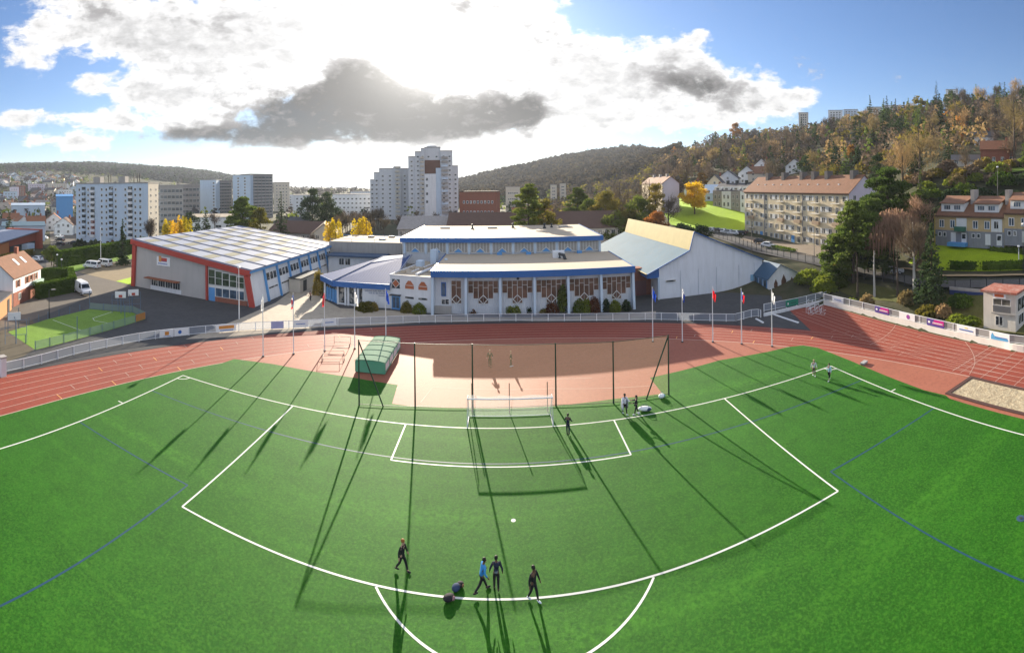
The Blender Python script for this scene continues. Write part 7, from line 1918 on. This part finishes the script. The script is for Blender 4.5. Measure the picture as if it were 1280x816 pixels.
def hoop(label, P, rz):
    o = thing('basketball_hoop', label, 'basketball hoop', (P[0], P[1], .03), rz, 'hoops of the ball court')
    MB().tube([(0, .6, 0), (0, .6, 3.0), (0, -.5, 3.3)], .07, 6).build('post', m_cpost, o); MB().box(-.9, .9, -.62, -.56, 2.9, 3.95).build('backboard', m_whitemetal, o); MB().box(-.3, .3, -.64, -.621, 3.0, 3.4).build('target', m_red, o)
    m = MB(); m.tube([(.23 * math.cos(t * .5236), -.9 + .23 * math.sin(t * .5236), 3.05) for t in range(13)], .02, 5); m.build('rim', m_red, o)
    c = MB()
    for x in (-1.5, 1.5): c.tube([(x, .6, 0), (x, .6, 3.2)], .04, 5)
    for z in (1.2, 2.2, 3.2): c.tube([(-1.5, .6, z), (1.5, .6, z)], .03, 5)
    c.build('cage', m_cpost, o)
p = G(151, 393); hoop('white basketball hoop on blue posts at the far end of the court', p, -2.0 + math.pi / 2 + 1.2)
p = G(166, 390); hoop('second white hoop right of the first at the far end of the court', p, 1.0)
p = G(19, 428); hoop('white basketball hoop at the near left end of the court', p, -1.9)

# ------------------------------------------------------------------ lamp posts and poles
def lamp(label, P, h, arm=1.2, rz=0.0, mat=None, head=True, r=.09, name='street_lamp', cat='street lamp'):
    o = thing(name, label, cat, P, rz); mat = mat or m_whitemetal
    MB().tube([(0, 0, 0), (0, 0, h * .5), (0, 0, h)], [r, r * .8, r * .55], 8).build('pole', mat, o)
    if head:
        MB().tube([(0, 0, h), (arm * .5, 0, h + .15), (arm, 0, h + .1)], r * .5, 6).build('arm', mat, o); MB().box(arm - .1, arm + .55, -.15, .15, h, h + .16).build('lamp_head', m_greystone, o)
    else: MB().blob((0, 0, h + .15), (.28, .28, .22)).build('lamp_head', m_whitemetal, o)
    return o
lamp('tall pale lamp post before the white vans', G(126, 329), 10.0, rz=2.5)
lamp('grey lamp post between the hedge and the red framed hall', G(166, 322), 8.5, rz=.4, mat=m_greystone)
lamp('white floodlight mast in front of the corner glazing', G(299, 399), 8.2, 0, head=False)
lamp('tall thin street lamp at the far left street corner', G(68, 320), 9.0, rz=1.0, mat=m_greystone)
lamp('short globe lamp by the parking lot', G(71.5, 336), 3.6, head=False, mat=m_darkmetal)
lamp('second short globe lamp by the parking lot', G(77, 342), 3.4, head=False, mat=m_darkmetal)
lamp('dark lamp post beside the ball court', G(61.5, 398), 4.6, .5, 1.2, m_darkmetal)
lamp('wooden pole before the left corner of the cream apartments', onT(939, 116), 10.5, 0, head=False, mat=M('weathered_wood', (.22, .18, .14), .9, .2, 2))
lamp('grey lamp post before the right end of the cream apartments', onT(1017, 100), 8.0, 1, 2.2, m_greystone)
lamp('pale lamp post at the hedge of the terraced houses', onT(1273, 82.5), 3.4, head=False)
lamp('dark post at the right picture edge below the terraces', onT(1278.5, 79.8), 8.5, 0, head=False, mat=m_darkmetal)
lamp('thin aerial mast behind the terraced houses', onT(1247, 112), 14, 0, head=False, r=.06, mat=m_greystone)
o = thing('bollard', 'small white sign board by the parking lot entrance', 'sign', G(78, 340)); MB().box(-.5, .5, -.05, .05, .3, 1.2).build('board', m_whitemetal, o); MB().box(-.05, .05, -.03, .03, 0, .3).build('post', m_darkmetal, o); o.name = 'sign_board'

# ------------------------------------------------------------------ vehicles
m_tyre = M('tyre_rubber', (.02, .02, .02), .9, .1, 5); m_rim = M('wheel_rim', (.45, .45, .47), .35, .1, 5, spec=.6); m_carglass = MGLASS('car_glass', (.02, .028, .035), .05)
m_lamp = M('headlamp', (.7, .7, .68), .15, .05, 5, spec=.7); m_tail = M('tail_lamp', (.35, .02, .02), .3, .1, 5)
CARP = {'car': dict(L=4.2, W=1.75, low=[(0, .35), (.05, .75), (1.05, .92), (3.95, .98), (4.18, .8), (4.2, .35)], cab=[(1.0, .92), (1.75, 1.46), (3.3, 1.5), (4.05, .98)], wb=(.8, 3.4), r=.31),
        'van': dict(L=4.9, W=1.95, low=[(0, .4), (.06, .85), (.75, 1.15), (4.86, 1.15), (4.9, .4)], cab=[(.7, 1.15), (1.35, 2.0), (4.75, 2.05), (4.88, 1.15)], wb=(.9, 3.9), r=.33),
        'bigvan': dict(L=5.3, W=2.05, low=[(0, .4), (.06, .95), (.8, 1.25), (5.27, 1.25), (5.3, .4)], cab=[(.75, 1.25), (1.35, 2.2), (1.9, 2.45), (5.2, 2.45), (5.28, 1.25)], wb=(.9, 4.2), r=.35)}
def vehicle(label, P, rz, kind, paint, name=None, cat=None, group=None):
    q = CARP[kind]; L, W, r = q['L'], q['W'], q['r']; o = thing(name or ('parked_car' if kind == 'car' else 'parked_van'), label, cat or ('car' if kind == 'car' else 'van'), P, rz, group)
    cx = L / 2
    def prof(pts, w0, w1, zs=None):
        m = MB(); n = len(pts); zmin, zmax = min(p[1] for p in pts), max(p[1] for p in pts)
        ww = [w0 + (w1 - w0) * (p[1] - zmin) / (zmax - zmin) for p in pts]
        vs = [(p[0] - cx, -w, p[1]) for p, w in zip(pts, ww)] + [(p[0] - cx, w, p[1]) for p, w in zip(pts, ww)]
        return m.mesh(vs, [tuple(range(n))[::-1], tuple(range(n, 2 * n))] + [(i, (i + 1) % n, n + (i + 1) % n, n + i) for i in range(n)])
    b = prof(q['low'], W / 2 * .98, W / 2); c = prof(q['cab'], W / 2 - .02, W / 2 - .22); b.mesh(c.v, c.f); body = b.build('body', paint, o)
    import bmesh
    bv = body.modifiers.new('edge', 'BEVEL'); bv.width = .06; bv.segments = 2; bv.limit_method = 'ANGLE'
    cab = q['cab']; (xa, za), (xb, zb), (xc, zc), (xd, zd) = cab[0], cab[1] if kind != 'bigvan' else cab[1], cab[-2], cab[-1]
    w0, w1 = W / 2 - .02, W / 2 - .22
    lerp = lambda a, b, t: a + (b - a) * t
    def glassq(pts): return MB().face(pts)
    m = MB(); k = lambda x0, z0, x1, z1, t: (lerp(x0, x1, t) - cx, lerp(z0, z1, t))
    zt = max(p[1] for p in cab); wz = lambda z: w0 + (w1 - w0) * (z - za) / (zt - za)
    p0, p1 = k(xa, za, xb, zb, .14), k(xa, za, xb, zb, .9)
    m.face([(p0[0] - .012, -wz(p0[1]) + .12, p0[1] + .012), (p0[0] - .012, wz(p0[1]) - .12, p0[1] + .012), (p1[0] - .012, wz(p1[1]) - .1, p1[1] + .012), (p1[0] - .012, -wz(p1[1]) + .1, p1[1] + .012)][::-1]); m.build('windscreen', m_carglass, o)
    p0, p1 = k(xd, zd, xc, zc, .2), k(xd, zd, xc, zc, .86); m = MB()
    m.face([(p0[0] + .012, -wz(p0[1]) + .14, p0[1]), (p0[0] + .012, wz(p0[1]) - .14, p0[1]), (p1[0] + .012, wz(p1[1]) - .1, p1[1]), (p1[0] + .012, -wz(p1[1]) + .1, p1[1])]); m.build('rear_window', m_carglass, o)
    zlo, zhi = za + .08, za + (zt - za) * (.84 if kind == 'car' else .8)
    xend = {'car': xc - .05, 'van': 2.6, 'bigvan': 2.2}[kind]
    for s in (-1, 1):
        m = MB(); f0 = lerp(xa, xb, .2) + .12 - cx; f1 = lerp(xa, xb, .85) + .18 - cx
        m.face([(f0, s * (wz(zlo) + .012), zlo), (xend - cx, s * (wz(zlo) + .012), zlo), (xend - cx - (.25 if kind == 'car' else 0), s * (wz(zhi) + .012), zhi), (f1, s * (wz(zhi) + .012), zhi)][::-s]); m.build('side_window', m_carglass, o)
        if kind == 'van' and (label.count('minibus')):
            m = MB(); m.face([(2.75 - cx, s * (wz(zlo) + .012), zlo), (4.6 - cx, s * (wz(zlo) + .012), zlo), (4.55 - cx, s * (wz(zhi) + .012), zhi), (2.75 - cx, s * (wz(zhi) + .012), zhi)][::-s]); m.build('side_window', m_carglass, o)
        for x in q['wb']:
            w_ = MB().tube([(x - cx, s * (W / 2 - .2), r), (x - cx, s * (W / 2 + .015), r)], r, 14).build('wheel', m_tyre, o); MB().tube([(x - cx, s * (W / 2 + .016), r), (x - cx, s * (W / 2 + .03), r)], r * .6, 12).build('rim', m_rim, w_)
        MB().box(-cx - .015, -cx + .12, s * (W / 2 - .30) - .2, s * (W / 2 - .30) + .2, .62, .80).build('headlight', m_lamp, o); MB().box(L - cx - .08, L - cx + .012, s * (W / 2 - .16) - .12, s * (W / 2 - .16) + .12, .72, 1.0).build('tail_light', m_tail, o)
    MB().box(-cx - .03, -cx + .1, -W / 2 + .1, W / 2 - .1, .34, .52).build('bumper', m_darkmetal, o)
    return o
def paint(n, c): return M('car_paint_' + n, c, .25, .04, .6, spec=.6, metal=.0)
PW, PS, PK, PR_, PB = paint('white', (.74, .75, .76)), paint('silver', (.42, .44, .46)), paint('black', (.025, .027, .03)), paint('red', (.35, .03, .03)), paint('blue', (.04, .09, .25))
vehicle('white panel van parked beside the garden hedge', G(103, 366.5, .04), 2.88, 'bigvan', PW)
vehicle('white minibus at the hedge of the parking lot, left one', G(115, 335, .04), .25, 'van', PW)
vehicle('white minibus at the hedge of the parking lot, right one', G(130, 332.5, .04), .15, 'van', PW)
vehicle('white car parked before the red shed', G(46, 326, .04), .3, 'car', PW)
for k, (u, v, pt, lab) in enumerate(((74.5, 297, PW, 'white car at the far end of the street row'), (75, 301.5, PK, 'black car in the middle of the street row'), (74, 307, PK, 'dark car at the near end of the street row'), (92, 305.5, PK, 'dark car alone on the street bend'), (54, 299, PW, 'white van like car beside the shed pier'), (108, 301, PB, 'blue car before the pale slab'))):
    vehicle(lab, G(u, v, .04), .2 + .1 * k, 'car', pt, group='cars along the left street' )
for k, (u, r, pt, lab) in enumerate(((887, 141.5, PS, 'silver car at the left end of the lawn row'), (894, 141, PK, 'dark car second in the lawn row'), (901.5, 140, PW, 'white car third in the lawn row'), (909, 138.5, PS, 'silver car fourth in the lawn row'), (917, 137, PW, 'white car fifth in the lawn row'), (925, 136, PK, 'black car at the right end of the lawn row'))):
    P = onT(u, r + 7.5); P.z += .2; vehicle(lab, P, -1.0, 'car', pt, group='cars parked below the hill lawn')
P = onT(960, 121.5); P.z += .2; vehicle('white and black hatchback parked before the cream apartments', P, 2.1, 'car', PW)
P = onT(951, 128); P.z += .2; vehicle('dark car parked at the cream apartments door', P, 2.1, 'car', PK)
P = onT(1115, 86.5); P.z += .2; vehicle('grey car on the street behind the bare trunks', P, 2.35, 'car', PS)

# ------------------------------------------------------------------ bags and balls on the grass
def bag(label, P, rz, size, mats, strap=True, group=None):
    w, d, h = size; o = thing('sports_bag', label, 'bag', (P[0], P[1], .05), rz, group); m = MB(); m.blob((0, 0, h * .5), (w / 2, d / 2, h * .5), seg=12, rings=8); b = m.build('body', mats[0], o, smooth=True)
    MB().blob((w * .28, -d * .22, h * .48), (w * .2, d * .3, h * .34), seg=10, rings=6).build('pocket', mats[1], o, smooth=True)
    if strap: MB().tube([(-w * .3, 0, h * .9), (-w * .1, .02, h * 1.35), (w * .15, 0, h * 1.32), (w * .3, 0, h * .9)], .025, 6).build('strap', mats[1], o)
    return o
m_bagk, m_bagr, m_bagb, m_bagw, m_bagg = (M('bag_' + n, c, .8, .15, 8) for n, c in (('black', (.02, .018, .022)), ('rose', (.30, .16, .17)), ('navy', (.03, .05, .11)), ('white', (.72, .76, .78)), ('teal', (.10, .30, .32))))
p = G(565, 744)
bag('black sports bag with rose pocket in the pile on the arc line', (p.x - .12, p.y - .35), .5, (.62, .45, .28), (m_bagk, m_bagr), False, group='bag pile'); bag('navy rucksack behind the black bag in the pile', (p.x + .18, p.y + .25), 1.1, (.5, .42, .30), (m_bagb, m_bagk), False, group='bag pile'); bag('small dark bag at the right of the pile with brown strap', (p.x + .38, p.y + .52), .2, (.4, .35, .22), (m_bagk, M('bag_brown', (.25, .13, .06), .8)), False, group='bag pile')
p = G(806, 514); bag('white kit bag lying behind the goal line', p, -.3, (1.3, .6, .42), (m_bagw, m_bagb)); p = G(827, 498); bag('white and dark kit bag near the right net post', p, .4, (.75, .55, .42), (m_bagw, m_bagg))
def ball(label, P): 
    o = thing('ball', label, 'ball', (P[0], P[1], .05)); MB().blob((0, 0, .11), .11, seg=14, rings=10).build('shell', m_whitemetal, o, smooth=True); m = MB()
    for a in range(5): MB().blob((.09 * math.cos(a * 1.256), .09 * math.sin(a * 1.256), .15), (.032, .032, .03), seg=6, rings=4).build('patch', m_darkmetal, o)
    return o
ball('white ball lying beside the white kit bag', G(798.5, 518.5))
o = thing('corner_mark', 'small dark disc lying on the turf near the right edge', 'disc', G(1276, 649)); MB().tube([(0, 0, .045), (0, 0, .07)], .28, 14).build('plate', M('dark_blue_plate', (.03, .07, .12), .6), o); MB().tube([(0, 0, .0705), (0, 0, .1)], .1, 10).build('knob', m_darkmetal, o)
# ------------------------------------------------------------------ people
m_skin = M('skin', (.50, .30, .22), .6, .06, 8); m_skind = M('dark_skin', (.16, .085, .055), .6, .06, 8)
def cloth(n, c): return M('cloth_' + n, c, .85, .12, 9)
CK, CG, CB, CW, CN, CO, CLB, CRED = cloth('black', (.016, .016, .02)), cloth('grey', (.22, .25, .27)), cloth('blue', (.05, .27, .62)), cloth('white', (.70, .68, .74)), cloth('navy', (.02, .025, .05)), cloth('olive', (.028, .036, .024)), cloth('pale_blue', (.36, .58, .68)), cloth('brown', (.12, .06, .045))
HK, HB, HG, HO = M('hair_black', (.012, .01, .009), .6, .2, 9), M('hair_brown', (.06, .035, .02), .6, .2, 9), M('hair_fair', (.38, .27, .16), .6, .2, 9), M('hair_ginger', (.30, .11, .03), .6, .2, 9)

def skin_mesh(name, verts, radii, edges, mat, parent, root=0, sub=1):
    me = bpy.data.meshes.new(name); me.from_pydata([tuple(v) for v in verts], edges, []); o = bpy.data.objects.new(name, me); COL.objects.link(o)
    md = o.modifiers.new('skin', 'SKIN'); md.use_smooth_shade = True
    lay = me.skin_vertices[0].data
    for i, r in enumerate(radii):
        lay[i].radius = r if isinstance(r, tuple) else (r, r); lay[i].use_root = (i == root)
    if sub: s = o.modifiers.new('sub', 'SUBSURF'); s.levels = sub; s.render_levels = sub
    bpy.context.view_layer.update()
    dg = bpy.context.evaluated_depsgraph_get(); ev = o.evaluated_get(dg); nm = bpy.data.meshes.new_from_object(ev); nm.name = name
    nm.materials.clear(); nm.materials.append(mat); bpy.data.objects.remove(o); bpy.data.meshes.remove(me)
    return link(name, nm, parent)

def person(label, P, face, top, legs, hair, skin=None, stride=.35, lean=0.0, arms=(.1, -.1), elbow=(.25, .25), h=1.74, spread=(.08, .08), shoes=None, look=0.0, longhair=False, bottom_bare=False, phase=1, group=None, cap=None, sleeves=None, hem=.90, extra=None):
    """a standing or walking figure facing +x before turning by face; lean tips the trunk forward"""
    skin = skin or m_skin; k = h / 1.74
    o = thing('person', label, 'person', (P[0], P[1], .045), face, group)
    V = lambda x, y, z: Vector((x * k, y * k, z * k))
    tip = lambda x, y, z: V(x * math.cos(lean) + (z - .93) * math.sin(lean), y, .93 + (z - .93) * math.cos(lean) - x * math.sin(lean))
    hip = V(0, 0, .93); vs, rs, es = [], [], []
    def add(v, r, par=None):
        vs.append(v); rs.append(r if not isinstance(r, tuple) else (r[0] * k, r[1] * k)); rs[-1] = rs[-1] if isinstance(rs[-1], tuple) else (r * k, r * k)
        if par is not None: es.append((par, len(vs) - 1))
        return len(vs) - 1
    pel = add(hip, (.13, .10)); wa = add(tip(0, 0, 1.10), (.12, .09), pel); ch = add(tip(.01, 0, 1.32), (.145, .10), wa); nb_ = add(tip(0, 0, 1.45), (.075, .065), ch)
    nk = add(tip(.015, 0, 1.52), (.052, .052), nb_); hd = add(tip(.03, 0, 1.60), (.078, .085), nk); hd2 = add(tip(.03, 0, 1.68), (.08, .088), hd); hd3 = add(tip(.025, 0, 1.735), (.05, .055), hd2)
    J = {}
    for s, side in ((1, 0), (-1, 1)):
        sh = add(tip(0, s * .17, 1.43), .062, ch); a = arms[side]; e = elbow[side]; sp = spread[side]
        el_ = tip(math.sin(a) * .28, s * (.20 + sp), 1.43 - math.cos(a) * .28); el = add(el_, .043, sh)
        b = a + e; wr_ = el_ + V(math.sin(b) * .25, s * sp * .3, -math.cos(b) * .25); wr = add(wr_, .030, el)
        d = (wr_ - el_).normalized(); sd = V(0, 1, 0) * s
        pm = add(wr_ + d * .06 * k, .032, wr)
        for f in range(4):
            off = (f - 1.5) * .019 * k; q = add(wr_ + d * .105 * k + Vector((off, 0, 0)), .011, pm); add(wr_ + d * (.145 - abs(f - 1.2) * .012) * k + Vector((off * 1.1 + .012 * k, 0, 0)), .009, q)
        add(wr_ + d * .075 * k + Vector((.045 * k, 0, 0)), .012, wr)
        st = stride * s * phase; th = add(V(0, s * .095, .88), .085, pel)
        kn_ = V(math.sin(st) * .42 + .02, s * .10, .88 - math.cos(st) * .42 + .02); kn = add(kn_, .058, th)
        bk = st - (.35 if st < 0 else .05) * min(1, abs(stride) * 2.5)
        an_ = kn_ + V(math.sin(bk) * .42, 0, -math.cos(bk) * .42); low = .075 * k
        an_.z = max(an_.z, low) if st >= 0 else max(an_.z, low * 1.6); an = add(an_, .040, kn); J[side] = (V(0, s * .095, .88), kn_, an_, sh, el_, wr_, vs[sh])
        add(an_ + V(.15, s * .015, -.05), (.035, .028), an); 
    skin_mesh('body', vs, rs, es, skin, o, 0)
    # clothes follow the same bones a little wider
    cv, cr_, ce = [], [], []
    def cadd(v, r, par=None):
        cv.append(v); r = r if isinstance(r, tuple) else (r, r); cr_.append((r[0] * k, r[1] * k))
        if par is not None: ce.append((par, len(cv) - 1))
        return len(cv) - 1
    a0 = cadd(tip(0, 0, hem), (.165, .13)); a1 = cadd(tip(0, 0, 1.10), (.15, .115), a0); a2 = cadd(tip(.01, 0, 1.33), (.175, .125), a1); a3 = cadd(tip(0, 0, 1.46), (.085, .078), a2)
    for side in (0, 1):
        _, _, _, _, el_, wr_, sh_ = J[side]; q = cadd(sh_, .078, a2); q = cadd(el_, .058, q); cadd(el_.lerp(wr_, .92), .046, q)
    skin_mesh('jacket', cv, cr_, ce, top, o, 1)
    if sleeves: pass
    cv, cr_, ce = [], [], []
    a0 = cadd(V(0, 0, .98), (.14, .11)); a1 = cadd(V(0, 0, .90), (.15, .118), a0)
    for side in (0, 1):
        th_, kn_, an_ = J[side][:3]; q = cadd(th_ + V(0, 0, -.05), .098, a1); q = cadd(kn_, .074, q); cadd(kn_.lerp(an_, .5 if bottom_bare else .93), .056, q)
    skin_mesh('trousers', cv, cr_, ce, legs, o, 1)
    for side in (0, 1):
        an_ = J[side][2]; m = MB(); m.blob((an_.x + .07 * k, an_.y, an_.z - .03 * k), (.155 * k, .055 * k, .05 * k), seg=10, rings=6); m.build('shoe', shoes or CK, o, smooth=True)
    o.location.z -= min(J[0][2].z, J[1][2].z) - .082 * k
    hc = tip(.012, 0, 1.672); m = MB(); m.blob(tuple(hc + V(-.012, 0, .025)), (.112 * k, .100 * k, .105 * k), seg=12, rings=8)
    if longhair: m.blob(tuple(hc + V(-.07, 0, -.12)), (.07 * k, .09 * k, .2 * k), seg=10, rings=6)
    m.build('hair', hair, o, smooth=True)
    f = MB(); fc = tip(.03, 0, 1.64); 
    f.blob(tuple(fc + V(.098, 0, -.005)), (.022 * k, .014 * k, .022 * k), seg=6, rings=4); f.build('nose', skin, o)
    for s in (-1, 1): MB().blob(tuple(fc + V(.088, s * .032, .028)), (.010 * k, .014 * k, .010 * k), seg=6, rings=4).build('eye', m_darkmetal, o)
    MB().blob(tuple(fc + V(.084, 0, -.05)), (.012 * k, .026 * k, .008 * k), seg=6, rings=4).build('mouth', M('lips', (.35, .13, .11), .6), o)
    for s in (-1, 1): MB().blob(tuple(fc + V(.0, s * .085, .01)), (.022 * k, .012 * k, .032 * k), seg=6, rings=4).build('ear', skin, o)
    if extra: extra(o, J, V, tip)
    return o
def shawl(o, J, V, tip):
    m = MB(); n = 14; rings = []
    for j, (z, rx, ry) in enumerate(((1.46, .10, .11), (1.36, .20, .26), (1.1, .24, .30), (.8, .26, .31), (.45, .29, .28))):
        for i in range(n):
            t = math.pi * (.25 + 1.5 * i / (n - 1)); w = 1 + .06 * math.sin(i * 2.3 + j); m.v.append(tuple(tip(math.cos(t) * rx * w, math.sin(t) * ry * w, z)))
    for j in range(4):
        for i in range(n - 1): q = j * n + i; m.f.append((q, q + 1, q + n + 1, q + n)); m.m.append(0)
    b = m.build('shawl', CW, o, smooth=True); s = b.modifiers.new('thick', 'SOLIDIFY'); s.thickness = .02
    MB().tube([tuple(tip(.21, -.2, 1.3)), tuple(tip(-.25, -.05, 1.22)), tuple(tip(-.16, .28, 1.12))], .03, 6).build('shoulder_strap', CN, o)
def shoulderbag(o, J, V, tip): MB().blob(tuple(V(.12, .24, .98)), (.14, .07, .11), seg=8, rings=6).build('shoulder_bag', CK, o, smooth=True)
a = lambda d: rad(d)
person('person in black with ginger hair walking alone above the penalty line', G(503, 715), a(-20), CK, CK, HO, stride=.33, arms=(.15, -.2), lean=.05, shoes=CK, group='players on the pitch')
person('person in bright blue jacket walking with head bent at the penalty line', G(602, 741), a(25), CB, CK, HK, stride=.42, lean=.22, arms=(.35, .1), elbow=(.5, .5), skin=m_skind, shoes=CK, group='players on the pitch')
person('person in black jacket with grey lower back seen from behind', G(620.5, 739), a(95), CN, CK, HK, stride=.10, arms=(.15, -.05), spread=(.1, .1), skin=m_skind, group='players on the pitch', hem=1.12, extra=lambda o, J, V, tip: skin_mesh('grey_panel', [tip(0, 0, .93), tip(0, 0, 1.02), tip(0, 0, 1.13)], [(.17, .132), (.168, .13), (.165, .125)], [(0, 1), (1, 2)], CG, o, 0))
person('person all in black with white shoes walking right of the bag pile', G(667, 752), a(-45), CK, CK, HK, stride=.26, arms=(.2, -.1), shoes=cloth('white_shoe', (.6, .66, .72)), skin=m_skind, group='players on the pitch')
person('person in dark suit like clothes standing right of the goal', G(710, 544), a(70), CN, CN, HK, stride=.08, arms=(.3, .2), elbow=(.9, .9), skin=m_skind, group='players on the pitch')
person('person wrapped in a white shawl behind the goal line', G(781, 518.5), a(-75), CW, CK, HK, stride=.2, arms=(.5, .3), elbow=(.9, .8), skin=m_skind, h=1.85, shoes=cloth('white_shoe', (.6, .6, .6)), extra=shawl, group='players on the pitch')
person('person with long black hair and shoulder bag facing the white shawl', G(795.5, 518.5), a(170), CK, CK, HK, stride=.2, arms=(.6, .5), elbow=(.9, 1.0), longhair=True, shoes=cloth('white_shoe', (.6, .6, .6)), extra=shoulderbag, group='players on the pitch', h=1.7)
person('person in pale grey top and shorts near the right corner mark', G(1017.5, 470.5), a(-120), cloth('pale_grey', (.5, .52, .54)), CRED, HG, stride=.12, bottom_bare=True, group='players on the pitch', shoes=cloth('white_shoe', (.6, .6, .6)))
person('person in pale blue top walking near the right corner mark', G(1036.5, 476), a(-160), CLB, CK, HK, stride=.3, arms=(.3, -.3), shoes=cloth('white_shoe', (.6, .6, .6)), bottom_bare=True, group='players on the pitch', h=1.8)
person('fair haired person in olive green standing behind the net, left one', G(612.5, 459), a(-90), CO, CO, HG, stride=.14, arms=(.4, .3), elbow=(1.0, .9), group='people behind the net', h=1.92)
person('fair haired person in olive green standing behind the net, right one', G(638.5, 459), a(10), CO, CO, HG, stride=.1, arms=(.1, .1), shoes=cloth('white_shoe', (.6, .6, .6)), group='people behind the net', h=1.8)
person('distant person in brown walking beside the entrance pavilion', G(388, 376), a(-80), CRED, CK, HB, stride=.25)
